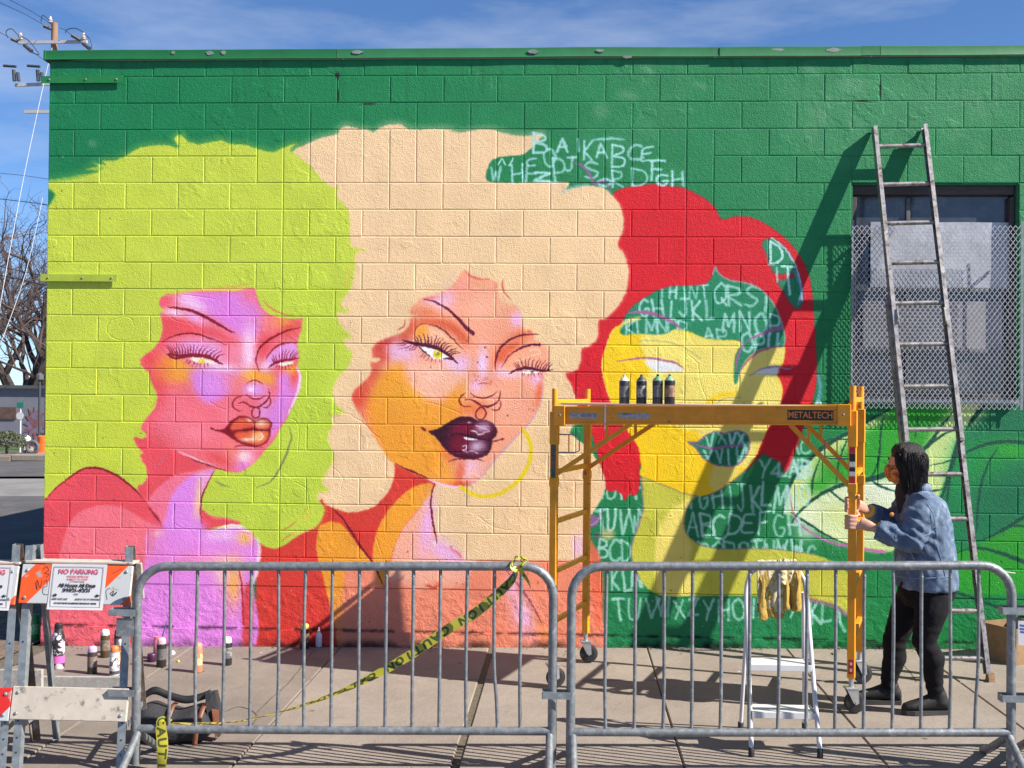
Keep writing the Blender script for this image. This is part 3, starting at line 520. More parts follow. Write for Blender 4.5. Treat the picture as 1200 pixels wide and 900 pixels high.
# nose
NL = (104, 18, 36)
stroke(Z4(440, 490, 470, 515, 520, 527, 570, 518, 615, 485), 1.7, NL, .95, .4, 'both'); stroke(Z4(490, 437, 530, 430, 575, 437), 1.6, (196, 80, 80), .9, .5, 'both'); stroke(Z4(412, 490, 380, 520, 372, 550, 400, 575, 450, 578), 1.7, NL, .95, .4, 'both'); stroke(Z4(405, 535, 450, 537, 490, 560, 530, 578, 570, 577, 610, 555, 630, 520, 635, 475), 2.4, NL, .97, .4, 'both')
stroke(Z4(630, 540, 638, 570, 625, 598, 600, 604, 578, 596), 1.6, NL, .95, .4, 'both'); stroke(Z4(505, 585, 480, 615, 480, 650, 505, 664, 530, 655, 542, 625, 530, 592, 505, 585), 1.6, NL, .97, .4)
for _ in range(26): blob(Z4(450+nrg.random()*130, 375+nrg.random()*60), .6, .6, (150, 60, 70), .8)
for c in ((188, 328), (680, 636), (535, 203), (545, 262), (492, 295)): blob(Z4(*c), 1.0, 1.0, (70, 14, 30), 1, p=2)
# lips
LP2 = fill(Z5(340, 305, 400, 285, 470, 245, 530, 212, 580, 207, 620, 215, 655, 235, 700, 232, 745, 250, 775, 285, 770, 330, 745, 355, 745, 400, 715, 450, 650, 475, 570, 478, 500, 460, 440, 410, 385, 340), (48, 8, 34), .5, keep=True)
blob(Z5(560, 285), 17, 9, (122, 14, 50), .95, -8, LP2, 1.6); blob(Z5(690, 290), 13, 11, (112, 24, 56), .95, 0, LP2, 1.6); blob(Z5(540, 385), 15, 13, (118, 12, 48), .95, 12, LP2, 1.6); blob(Z5(640, 400), 14, 12, (110, 30, 60), .9, 0, LP2, 1.6)
blob(Z5(685, 275), 9, 6, (196, 168, 196), .9, -10, LP2, 1.3); blob(Z5(650, 395), 10, 7, (190, 160, 190), .9, -12, LP2, 1.3); stroke(Z5(640, 265, 700, 285, 730, 300, 690, 310), 1.2, (240, 224, 240), .8); stroke(Z5(612, 300, 640, 305, 660, 322, 690, 318), 1.4, (250, 240, 250), .9); stroke(Z5(555, 400, 575, 392, 580, 415, 560, 425, 590, 435, 620, 430, 650, 440), 1.3, (236, 214, 236), .9); stroke(Z5(570, 340, 600, 352, 645, 352), 2.4, (250, 244, 250), .95); blob(Z5(600, 245), 2.2, 1.0, (240, 200, 220), .9); blob(Z5(640, 398), 4, 3.4, (210, 186, 206), .8)
stroke(Z5(480, 325, 540, 318, 600, 335, 670, 350, 745, 358), 2.4, (44, 6, 30), .95, .5, 'both'); stroke(Z5(465, 495, 510, 482, 580, 478, 650, 480, 695, 498), 1.6, (96, 14, 30), .9, .4, 'both')
stroke(Z5(340, 302, 375, 315), 1.6, (60, 8, 30)); fill(Z5(290, 275, 305, 278, 325, 298, 312, 300, 296, 288), (90, 12, 36), .4); stroke(Z5(748, 366, 790, 358, 820, 350), 1.2, (110, 14, 36), .95); blob(Z5(806, 353), 2.2, 1.3, (110, 14, 36), 1, -20, p=2)
# curls at the hairline
stroke(Z3(790, 40, 830, 75, 880, 92, 950, 92), 2.4, (222, 110, 90), .9, .6, 'both'); stroke(Z3(1035, 95, 1030, 130, 1045, 180, 1085, 228), 2.6, (220, 104, 84), .9, .6, 'both'); stroke(Z3(1000, 100, 1005, 180, 1040, 235, 1110, 262), 2.4, (246, 196, 150), .9, .7, 'both'); stroke(Z3(980, 110, 990, 150, 1000, 100), 1.4, (224, 120, 100), .8, .5, 'both'); stroke(Z3(830, 120, 880, 128, 940, 130), 1.8, (244, 176, 110), .9, .6, 'both'); stroke(Z3(735, 40, 690, 100, 620, 150), 1.6, (222, 186, 200), .8, .8, 'both')
stroke(Z3(1130, 272, 1150, 310, 1158, 330), 1.5, (220, 190, 200), .8); fill(Z3(415, 345, 440, 350, 425, 400, 380, 430, 320, 450, 250, 478, 300, 440, 360, 420, 400, 390), CREAM, 1.0, .95); stroke(Z3(405, 350, 398, 395, 360, 420), 2.2, (206, 100, 80), .9, .5, 'both'); fill(Z3(185, 590, 215, 600, 245, 595, 240, 615, 210, 625, 185, 618), CREAM, .8)
stroke(Z5(940, 290, 980, 350, 995, 430, 975, 520, 920, 610, 840, 675, 760, 710, 690, 719, 620, 705, 545, 660), 4.4, (232, 206, 32), .97, .7)

# ---- first woman: lime hair
lime_p = [(30, 214)] + W1(80, 242, 140, 233, 200, 222, 262, 214, 215, 206, 255, 196, 240, 184, 285, 190, 268, 176, 312, 174, 352, 157, 400, 131, 450, 122, 500, 122, 538, 128, 524, 98, 545, 86, 572, 108, 610, 118, 650, 110, 690, 104, 720, 115, 770, 120, 820, 135, 870, 146, 900, 132, 948, 116, 930, 138, 960, 165, 1000, 192, 1040, 240, 1078, 270, 1100, 262, 1094, 300, 1130, 340, 1141, 400, 1140, 452, 1150, 478, 1200, 490, 1160, 500, 1156, 560, 1141, 620, 1120, 650, 1106, 682, 1134, 706, 1098, 706, 1096, 732, 1116, 768, 1144, 796, 1118, 802, 1124, 832, 1146, 852, 1130, 900) + W2(1100, 32, 1076, 82, 1088, 130, 1114, 160, 1076, 170, 1076, 205, 1060, 252, 1078, 300, 1076, 335, 1040, 402, 1066, 434, 1028, 440, 1024, 462, 1047, 492, 1046, 522, 1020, 562, 960, 592, 900, 632, 858, 637, 820, 617, 788, 592, 760, 572, 600, 600, 300, 560, 60, 560, 30, 560)
LM = fill(lime_p, LIME, .55, keep=True)
stroke(lime_p[0:30], 8, LIME, .34, 6); stroke(lime_p[40:70], 4, LIME, .35, 3)
blob(PX(350, 470), 90, 150, (186, 214, 66), .7, clip=LM); blob(PX(130, 520), 110, 80, (194, 210, 62), .5, clip=LM); blob(PX(300, 590), 80, 60, (186, 212, 70), .6, clip=LM)
for y_ in (188, 196, 203): stroke(PX(56, y_+6, 90, y_+3, 120, y_-6), 7, GREEN, .55, 4, 'end')
fill(PX(55, 222, 61, 224, 64, 230, 58, 240, 55, 240), GREEN, 1.2)
for p_ in (W1(1130, 540, 1135, 580, 1120, 620), W1(1150, 500, 1148, 540), Z2(1180, 680, 1150, 740, 1100, 770), Z2(1200, 790, 1120, 840, 1020, 860), Z2(1010, 870, 1060, 850, 1100, 845)): stroke(p_, 2.2, (236, 190, 90), .75, .8, 'both')
for p_ in (Z2(1150, 680, 1110, 730), Z2(1080, 760, 1040, 800, 980, 830), Z2(980, 900, 1020, 865, 1060, 850)): stroke(p_, 1.8, (206, 120, 60), .8, .6, 'both')
# shoulder
SH = fill(PX(44, 592, 51, 586) + W2(100, 432, 150, 391, 200, 359, 250, 354, 300, 370, 350, 401, 400, 446, 440, 490, 470, 532, 496, 575, 470, 600, 440, 640, 425, 700, 420, 1000, 30, 1000), RED1, .5, keep=True)
fill(W2(150, 560, 178, 520, 220, 497, 270, 486, 330, 491, 390, 520, 440, 550, 498, 577, 440, 590, 428, 650, 424, 760, 420, 1000, 60, 1000, 100, 760, 112, 690, 125, 630), (243, 116, 130), .9, clip=SH)
fill(W2(60, 800, 420, 800, 420, 1000, 30, 1000, 60, 900), (240, 104, 116), 5, .8, clip=SH)
stroke(W2(66, 470, 100, 433, 150, 392, 200, 360, 250, 355, 300, 371, 350, 402, 400, 447, 440, 492, 470, 532, 494, 572), 2.6, MAR, .95, .4, 'both'); stroke(W2(430, 490, 465, 535, 480, 560), 2.0, MAR, .9, .4, 'both')
# face + neck
face1 = Z1(203, 125, 215, 100, 245, 84, 300, 75, 400, 66, 480, 60, 560, 60, 700, 58, 800, 38, 820, 82, 842, 140, 882, 195, 940, 224, 1000, 235, 1060, 240, 1112, 234, 1114, 262, 1104, 322, 1084, 392, 1086, 450, 1092, 492, 1080, 540, 1102, 592, 1101, 660, 1076, 740, 1040, 820, 1000, 900) + Z2(985, 150, 940, 240, 880, 310, 820, 380, 760, 430, 700, 456, 640, 452, 565, 432, 545, 460, 510, 520, 475, 600, 465, 700, 475, 815, 420, 830, 245, 820, 190, 735, 110, 640, 60, 556, 100, 530, 125, 482, 120, 440, 105, 400, 75, 345, 100, 335, 72, 300, 48, 270, 42, 232, 90, 240, 122, 218, 85, 172, 105, 130) + Z1(140, 850, 183, 792, 186, 720, 152, 645, 134, 585, 92, 545, 84, 492, 150, 442, 205, 370, 221, 300, 214, 240, 206, 200, 238, 182, 202, 155)
F1 = fill(face1, CORAL, .6, keep=True)
def b1(z, c, rx, ry, col, op=.85, ang=0, p=1.0): blob(z(*c), rx, ry, col, op, ang, F1, p)
b1(Z1, (160, 800), 14, 30, RED1, .95, 0, 1.5); b1(Z1, (190, 640), 14, 20, RED1, .9, 0, 1.4); b1(Z1, (140, 500), 12, 12, (232, 74, 84), .95); b1(Z2, (170, 300), 22, 22, RED1, .9, 0, 1.5); fill(Z2(40, 230, 120, 250, 300, 320, 420, 375, 560, 432, 440, 450, 320, 470, 230, 530, 160, 590, 130, 640, 60, 560, 120, 480, 100, 390), RED1, 1.0, .97, clip=F1); b1(Z2, (280, 120), 30, 20, (244, 118, 138), .8)
fill(Z1(215, 225, 300, 225, 420, 250, 520, 290, 640, 350, 700, 380, 640, 400, 520, 350, 420, 335, 320, 340, 240, 370, 205, 380, 222, 300), (236, 82, 92), 2.0, .95, clip=F1); b1(Z1, (230, 400), 14, 12, (236, 82, 92), .8)
fill(Z1(320, 90, 420, 72, 560, 62, 720, 64, 800, 90, 830, 160, 880, 220, 850, 300, 800, 360, 740, 370, 640, 300, 520, 220, 400, 160), (222, 132, 222), 4, .97, clip=F1); b1(Z1, (370, 120), 14, 10, (244, 190, 232), .9, 25); b1(Z1, (780, 80), 10, 12, (240, 120, 150), .9); b1(Z1, (230, 130), 9, 9, (240, 92, 112), .95); b1(Z1, (290, 195), 14, 5, (248, 206, 232), .95, 8); b1(Z1, (430, 230), 16, 7, (240, 170, 224), .9, 25); b1(Z1, (900, 260), 16, 10, (240, 130, 130), .8); b1(Z1, (1000, 260), 12, 8, (244, 160, 70), .85); b1(Z1, (1040, 300), 14, 8, (232, 84, 74), .9, -25)
b1(Z1, (300, 540), 18, 12, (246, 172, 40), .95, 20, 1.4); b1(Z1, (230, 540), 12, 12, (240, 120, 70), .7); b1(Z1, (320, 600), 22, 10, (246, 160, 60), .85, 0); b1(Z1, (560, 560), 26, 10, (246, 200, 234), .9); b1(Z1, (420, 430), 22, 12, (232, 160, 226), .95, 5, 1.5); b1(Z1, (540, 450), 16, 14, (234, 166, 228), .9, 20); b1(Z1, (280, 420), 9, 8, (238, 130, 170), .8)
fill(Z1(400, 590, 470, 570, 600, 575, 720, 560, 700, 650, 640, 720, 560, 772, 500, 772, 450, 730, 420, 670), (220, 134, 226), 3.0, .97, clip=F1); b1(Z1, (640, 600), 16, 12, (240, 140, 190), .6)
b1(Z1, (770, 460), 10, 20, (246, 196, 236), .95); blob(Z1(776, 500), 2, 2.4, (255, 248, 252), 1, clip=F1); b1(Z1, (700, 440), 14, 14, (240, 140, 170), .6); b1(Z1, (790, 600), 14, 8, (246, 170, 40), .95, 0, 1.4); b1(Z1, (890, 620), 10, 8, (246, 172, 50), .9); b1(Z1, (690, 650), 12, 12, (244, 130, 110), .7); fill(Z1(960, 600, 1060, 560, 1090, 620, 1075, 740, 1000, 900, 900, 1000, 860, 900, 920, 780, 960, 700), (222, 136, 226), 3.0, .95, clip=F1); b1(Z1, (1060, 600), 5, 14, (240, 90, 80), .95, 8); b1(Z1, (1040, 560), 8, 6, (246, 160, 60), .9)
b1(Z1, (810, 690), 16, 9, (226, 150, 226), .95, 0, 1.6); blob(Z1(785, 685), 4, 4, (250, 226, 246), .95, clip=F1); b1(Z1, (640, 850), 14, 18, (246, 120, 140), .5); b1(Z1, (860, 420), 7, 14, (234, 78, 92), .95, 12); b1(Z1, (900, 370), 14, 5, (236, 84, 90), .9, -30); fill(Z1(880, 500, 920, 450, 980, 410, 1050, 395, 1085, 420, 1085, 480, 980, 520, 900, 545), (230, 156, 228), 1.4, .95, clip=F1); b1(Z1, (880, 540), 8, 7, (248, 206, 236), .9)
stroke(Z1(1075, 545, 1098, 600, 1095, 660, 1070, 745, 1020, 850), 3.4, (248, 214, 240), .95, .8, 'both')
b1(Z2, (740, 360), 13, 10, (246, 190, 226), .95); b1(Z2, (735, 350), 6, 5, (250, 226, 214), .9); b1(Z2, (720, 420), 10, 6, VIO, .9); b1(Z2, (600, 400), 16, 9, (240, 112, 120), .6); b1(Z2, (580, 370), 18, 6, (232, 74, 74), .7, 20); b1(Z2, (660, 310), 8, 12, (246, 130, 110), .8)
stroke(Z2(320, 325, 400, 355, 500, 400, 560, 420), 2.6, (250, 190, 206), .9, .6, 'both'); stroke(Z2(380, 358, 470, 395, 560, 428, 640, 452), 1.8, (126, 24, 50), .95, .4, 'both')
b1(Z1, (770, 420), 7, 26, (250, 214, 240), .8); b1(Z1, (440, 150), 14, 7, (246, 206, 240), .7, 25); b1(Z1, (600, 545), 18, 5, (250, 216, 240), .8, 8); b1(Z2, (860, 60), 8, 16, (230, 160, 234), .8, 20); b1(Z2, (430, 200), 22, 12, (248, 134, 152), .8); b1(Z1, (520, 650), 16, 14, (228, 150, 234), .7)
# neck bands
fill(Z2(560, 436, 430, 446, 300, 476, 222, 530, 160, 590, 134, 650, 200, 742, 245, 792, 256, 700, 272, 620, 322, 540, 402, 480), (243, 118, 146), .9, clip=F1)
fill(Z2(552, 440, 470, 452, 382, 492, 312, 552, 270, 622, 250, 702, 244, 830, 470, 830, 464, 700, 476, 600, 512, 520, 546, 460), (224, 138, 228), 1.2, clip=F1)
b1(Z2, (450, 620), 5, 26, (246, 206, 150), .85, 5); b1(Z2, (500, 500), 8, 12, (244, 170, 200), .8, 30)
# chest
CV = fill(W2(430, 590, 500, 572, 615, 575, 700, 565, 756, 560, 800, 590, 818, 640, 816, 700, 802, 770, 790, 1000, 418, 1000, 424, 650), (226, 136, 224), .8, keep=True)
fill(W2(765, 700, 812, 690, 800, 770, 792, 900, 788, 1000, 768, 1000), (228, 70, 62), 1.5, .0)
for c, a, b, col, o in (((455, 578), 10, 7, (250, 214, 170), .95), ((690, 590), 26, 8, (244, 196, 240), .8), ((770, 600), 9, 8, (246, 190, 90), .85), ((700, 690), 24, 10, (248, 200, 180), .85), ((730, 760), 10, 26, (246, 180, 80), .9), ((690, 730), 10, 14, (248, 206, 190), .7), ((590, 680), 30, 10, (244, 140, 180), .6), ((440, 620), 7, 8, (248, 180, 190), .8)): blob(W2(*c), a, b, col, o, clip=CV)
stroke(W2(813, 600, 822, 650, 812, 720, 800, 770), 4.5, (250, 220, 240), .9, 1.6, 'both'); stroke(W2(740, 680, 756, 740, 764, 820, 766, 905), 2.6, (176, 20, 40), .95, .6, 'start'); stroke(W2(690, 572, 740, 565, 790, 580), 2.6, (250, 240, 250), .8, .9, 'both')
fill(W2(768, 800, 775, 770, 800, 770, 790, 1000, 766, 1000), (222, 66, 64), 1.5, .9)
fill(Z2(470, 690, 500, 715, 560, 750, 640, 755, 720, 778, 680, 792, 600, 795, 540, 812, 478, 815), RED1, .7); stroke(Z2(480, 695, 540, 740, 640, 755, 720, 780), 3, (244, 110, 130), .8, .7, 'both'); stroke(Z2(550, 830, 620, 800, 690, 795, 745, 805), 2.6, (252, 232, 238), .9, .6, 'both')
stroke(Z2(552, 445, 512, 520, 476, 600, 465, 700, 476, 812), 1.8, MAR, .9, .4, 'both')
blob(Z2(340, 815), 24, 12, (224, 136, 226), .95, 0, p=1.6); blob(Z2(430, 820), 14, 10, (226, 140, 226), .9, p=1.6); blob(W2(440, 610), 6, 22, (240, 118, 150), .8, 0, p=1.3); blob(W2(470, 640), 14, 20, (228, 128, 206), .7)
# features
stroke(Z1(250, 165, 340, 172, 430, 195, 520, 240, 600, 285, 680, 330), 3.8, MAR, .97, .4, 'both'); stroke(Z1(222, 385, 280, 352, 360, 330, 440, 335, 520, 360, 640, 408), 2.0, MAR, .95, .4, 'both')
stroke(Z1(250, 462, 330, 475, 420, 472, 500, 480, 550, 498, 605, 530), 4.6, MAR, .97, .4, 'both'); fill(Z1(400, 488, 460, 486, 520, 500, 570, 522, 500, 522, 430, 515), (252, 240, 220), .5); blob(Z1(470, 508), 4.5, 3, (240, 200, 40), 1, p=2); blob(Z1(465, 505), 1.4, 1.2, (255, 252, 230), 1)
lashes(Z1(270, 462, 360, 470, 460, 470, 590, 500), 17, 10.5, (-.9, 1.0), MAR, 1.7, 1); lashes(Z1(380, 500, 450, 525, 520, 525), 7, 4.5, (-.7, .3), MAR, 1.0, -1); stroke(Z1(250, 462, 300, 490, 380, 480), 2.4, MAR, .95, .4, 'both')
stroke(Z1(838, 575, 820, 500, 838, 430, 890, 380, 960, 340, 1030, 310, 1105, 292), 2.4, MAR, .97, .4, 'both'); stroke(Z1(880, 498, 920, 440, 980, 400, 1080, 390), 2.0, MAR, .95, .4, 'both'); stroke(Z1(895, 552, 940, 520, 1010, 500, 1090, 490), 3.2, MAR, .97, .4, 'both'); lashes(Z1(930, 520, 1000, 498, 1075, 492), 10, 8.5, (-.1, .9), MAR, 1.4, 1); fill(Z1(960, 525, 1020, 512, 1060, 510, 1040, 530, 990, 540), (250, 236, 220), .5); lashes(Z1(950, 535, 1000, 540, 1050, 530), 6, 4, (-.5, .4), MAR, 1.0, -1)
stroke(Z1(750, 718, 790, 745, 840, 750, 880, 728), 1.7, MAR, .95, .4, 'both'); stroke(Z1(755, 655, 810, 630, 865, 655), 1.3, MAR, .9, .4, 'both'); stroke(Z1(725, 735, 690, 745, 668, 785, 685, 818, 735, 826), 1.8, MAR, .95, .4, 'both'); stroke(Z1(705, 780, 745, 772, 790, 798, 830, 802, 880, 770, 905, 730, 900, 685), 2.2, MAR, .97, .4, 'both'); stroke(Z1(905, 735, 912, 775, 890, 805, 860, 803), 1.6, MAR, .95, .4, 'both'); stroke(Z1(800, 805, 792, 845, 812, 872, 838, 862, 842, 825, 825, 805), 1.8, MAR, .97, .4)
LP1 = fill(Z2(565, 188, 610, 182, 650, 135, 700, 102, 745, 95, 785, 108, 815, 125, 850, 108, 890, 112, 918, 140, 912, 182, 908, 225, 880, 270, 820, 292, 750, 280, 680, 250, 620, 210), (124, 16, 30), .5, keep=True)
fill(Z2(655, 160, 700, 118, 745, 108, 800, 130, 800, 165, 740, 178, 670, 190), (228, 92, 66), 1.0, .97, clip=LP1); fill(Z2(815, 135, 860, 120, 900, 130, 905, 165, 870, 182, 820, 172), (232, 110, 80), 1.0, .97, clip=LP1); fill(Z2(680, 210, 740, 195, 830, 192, 895, 195, 885, 250, 830, 280, 760, 268, 700, 240), (232, 96, 62), 1.0, .97, clip=LP1)
blob(Z2(850, 140), 6, 4, (252, 210, 180), .95, 0, LP1); blob(Z2(825, 225), 8, 6, (252, 196, 130), .95, -15, LP1); blob(Z2(770, 120), 4, 1.6, (252, 214, 200), .9, 30, LP1); blob(Z2(770, 245), 9, 2.0, (254, 226, 214), .9, 0, LP1); stroke(Z2(850, 205, 862, 230, 840, 248), 1.4, (254, 236, 224), .9)
stroke(Z2(670, 190, 740, 186, 800, 182, 850, 188, 905, 186), 2.0, (110, 12, 28), .95, .5, 'both'); stroke(Z2(670, 298, 720, 284, 800, 290, 860, 296), 1.6, MAR, .85, .4, 'both'); stroke(Z2(530, 172, 552, 182), 2.0, MAR, .95); stroke(Z2(915, 182, 960, 170), 1.2, MAR, .9, .4, 'both'); stroke(Z2(560, 188, 610, 184), 1.6, (124, 16, 30), .95)
for p_ in (Z1(870, 120, 900, 160, 960, 195, 1050, 215),): stroke(p_, 2.4, (226, 120, 90), .85, .6, 'both')
stroke(Z1(240, 95, 400, 60, 620, 48, 800, 40), 2.2, (240, 170, 90), .8, .8, 'both'); stroke(Z1(520, 45, 640, 35, 760, 15, 800, 5), 1.6, (236, 140, 100), .6, .8, 'both')
stroke(Z2(1030, 165, 1045, 230, 1020, 320, 970, 430, 910, 515, 820, 555), 2.6, (132, 132, 84), .92, .6, 'both'); stroke(Z2(555, 508, 600, 535, 660, 555), 2.0, (136, 142, 84), .85, .6, 'both'); stroke(Z2(240, 330, 215, 385, 165, 430), 2.4, (190, 110, 150), .6, .8, 'both'); stroke(Z2(130, 270, 215, 300), 2.4, (190, 100, 140), .6, .8, 'both'); stroke(Z1(180, 760, 160, 790, 145, 805), 1.6, (214, 150, 80), .7)

def gblur3(p):
    return np.stack([gblur(np.ascontiguousarray(p[..., k]), .55) for k in range(3)], -1)
# ---- dirt, scuffs, moss at the foot
low = np.clip((.055-gzz+.0165*(gx-4))/.05, 0, 1)*np.clip((nB-.38)*3.5, 0, 1)
paint *= (1-.6*low)[..., None]
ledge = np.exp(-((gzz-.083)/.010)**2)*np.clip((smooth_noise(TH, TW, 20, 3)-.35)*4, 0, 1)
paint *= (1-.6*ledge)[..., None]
# hand-sprayed edges: the whole picture wavers a little, coverage is uneven
dx_ = (smooth_noise(TH, TW, 11, 3)-.5)*2.6+(smooth_noise(TH, TW, 3.2, 1)-.5)*1.5; dy_ = (smooth_noise(TH, TW, 11, 3)-.5)*2.6+(smooth_noise(TH, TW, 3.2, 1)-.5)*1.5
iy = np.clip(np.rint(np.arange(TH, dtype=np.float32)[:, None]+dy_), 0, TH-1).astype(np.int32); ix = np.clip(np.rint(np.arange(TW, dtype=np.float32)[None]+dx_), 0, TW-1).astype(np.int32)
paint = gblur3(paint[iy, ix])
paint *= (0.955+.10*smooth_noise(TH, TW, 42, 5))[..., None]
for c_, a_, b_ in (((395, 88), 3, 4), ((396, 112), 1.2, 8), ((1031, 104), 1.2, 9), ((1010, 118), 7, 1.2), ((432, 121.5), 9, 1.2)): blob(PX(*c_), a_, b_, (40, 34, 30), .9, p=2)
for _ in range(46):                                            # faint runs of dirt below the coping
    x_ = 60+nrg.random()*1140; stroke(PX(x_, 72, x_+nrg.random()*2, 90+nrg.random()*60), 2+nrg.random()*4, (18, 84, 54), .10+.16*nrg.random(), 2.5, 'end', smooth=False)
for c_, a_, b_ in (((735, 112), 12, 7), ((820, 100), 10, 4), ((705, 130), 11, 9), ((950, 82), 14, 5), ((1000, 100), 18, 10), ((960, 135), 16, 8), ((108, 168), 6, 5), ((760, 82), 10, 4)): blob(PX(*c_), a_, b_, (96, 152, 112), .55, nrg.random()*40, p=1.6)
for _ in range(260):                                           # chips and drips of older paint
    x_, y_ = nrg.random()*1150+52, 80+nrg.random()*660
    if nrg.random() < .75: y_ = 640+nrg.random()*100
    blob(PX(x_, y_), .6+nrg.random()*1.2, .5+nrg.random()*.7, (70, 40, 40) if nrg.random() < .6 else (225, 205, 190), .45, nrg.random()*180, p=2)
# ---- relief: cracks, patches, blistered paint
def crack(pts, w=.7, d=-.75):
    t = to_tex(cr(pts, False, 5)); t = t+nrg.normal(0, .9, t.shape); q = seg_mask(t, np.full(len(t), w), 1.6)
    if q:
        m, x0, y0 = q; relief[y0:y0+m.shape[0], x0:x0+m.shape[1]] += d*m
for p_ in (Z6(500, 455, 545, 500, 560, 590, 590, 680), Z7(535, 100, 560, 180, 530, 240), Z2(300, 660, 295, 780, 400, 825), Z1(270, 225, 330, 255, 400, 270, 430, 300), PX(245, 470, 262, 480, 280, 476), PX(130, 375, 150, 372, 158, 385, 150, 398, 132, 396, 125, 385, 130, 375), PX(64, 428, 82, 414), PX(390, 548, 402, 560, 398, 575), PX(395, 480, 420, 492, 435, 505, 448, 520), PX(440, 630, 448, 650), PX(560, 605, 580, 618, 600, 622), PX(340, 490, 350, 500, 348, 530), PX(345, 565, 360, 575, 362, 600), PX(215, 345, 250, 350), PX(385, 85, 396, 92, 396, 120), PX(1030, 86, 1031, 118, 1010, 119), PX(500, 470, 540, 485), PX(110, 640, 130, 655, 125, 690)):
    crack(p_)
relief += (smooth_noise(TH, TW, 60, 2)-.5)*.7
bl = smooth_noise(TH, TW, 26, 3); relief += np.clip((bl-.60)*14, 0, 1)*.5*np.clip((nA-.46)*6, 0, 1)
stem_m = np.clip((.40-gzz)/.05, 0, 1); relief += stem_m*(smooth_noise(TH, TW, 12, 3)-.5)*2.2
def to_image(name, arr, data=False):
    h, w = arr.shape[:2]; img = bpy.data.images.new(name, w, h, alpha=False)
    if data: img.colorspace_settings.name = 'Non-Color'
    buf = np.ones((h, w, 4), np.float32); buf[..., :3] = arr if arr.ndim == 3 else arr[..., None]
    img.pixels.foreach_set(np.clip(buf[::-1], 0, 1).ravel()); img.pack(); return img
img_paint = to_image('mural_paint', paint); img_relief = to_image('wall_relief', relief*.18+.5, True)

def wall_material(name='painted_block', grain=1.0):
    m = bpy.data.materials.new(name); m.use_nodes = True; nt = m.node_tree; N = nt.nodes; L = nt.links; b = N['Principled BSDF']
    g = N.new('ShaderNodeNewGeometry'); sx = N.new('ShaderNodeSeparateXYZ'); L.new(g.outputs['Position'], sx.inputs[0])
    u = N.new('ShaderNodeMapRange'); u.clamp = False; u.inputs[1].default_value = TX0; u.inputs[2].default_value = TX0+TW/TR; L.new(sx.outputs['X'], u.inputs[0])
    v = N.new('ShaderNodeMapRange'); v.clamp = False; v.inputs[1].default_value = TZ1-TH/TR; v.inputs[2].default_value = TZ1; L.new(sx.outputs['Z'], v.inputs[0])
    cb = N.new('ShaderNodeCombineXYZ'); L.new(u.outputs[0], cb.inputs[0]); L.new(v.outputs[0], cb.inputs[1])
    im = N.new('ShaderNodeTexImage'); im.image = img_paint; im.extension = 'EXTEND'; L.new(cb.outputs[0], im.inputs[0])
    ih = N.new('ShaderNodeTexImage'); ih.image = img_relief; ih.extension = 'EXTEND'; L.new(cb.outputs[0], ih.inputs[0])
    sc = N.new('ShaderNodeVectorMath'); sc.operation = 'SCALE'; sc.inputs['Scale'].default_value = PAINT_K; L.new(im.outputs['Color'], sc.inputs[0]); L.new(sc.outputs[0], b.inputs['Base Color'])
    b.inputs['Roughness'].default_value = .55; b.inputs['Specular IOR Level'].default_value = .28
    n1 = N.new('ShaderNodeTexNoise'); n1.inputs['Scale'].default_value = 115; n1.inputs['Detail'].default_value = 3; n1.inputs['Roughness'].default_value = .6; L.new(g.outputs['Position'], n1.inputs['Vector'])
    n2 = N.new('ShaderNodeTexNoise'); n2.inputs['Scale'].default_value = 34; n2.inputs['Detail'].default_value = 3; L.new(g.outputs['Position'], n2.inputs['Vector'])
    a1 = N.new('ShaderNodeMath'); a1.operation = 'MULTIPLY_ADD'; a1.inputs[1].default_value = .55; L.new(n2.outputs['Fac'], a1.inputs[0]); L.new(n1.outputs['Fac'], a1.inputs[2])
    b1_ = N.new('ShaderNodeBump'); b1_.inputs['Strength'].default_value = 1; b1_.inputs['Distance'].default_value = .0047*grain; L.new(a1.outputs[0], b1_.inputs['Height'])
    b2_ = N.new('ShaderNodeBump'); b2_.inputs['Strength'].default_value = 1; b2_.inputs['Distance'].default_value = .016; L.new(ih.outputs['Color'], b2_.inputs['Height']); L.new(b2_.outputs[0], b1_.inputs['Normal'])
    L.new(b1_.outputs[0], b.inputs['Normal'])
    return m
PAINT_K = 0.92
wall_mat = wall_material()

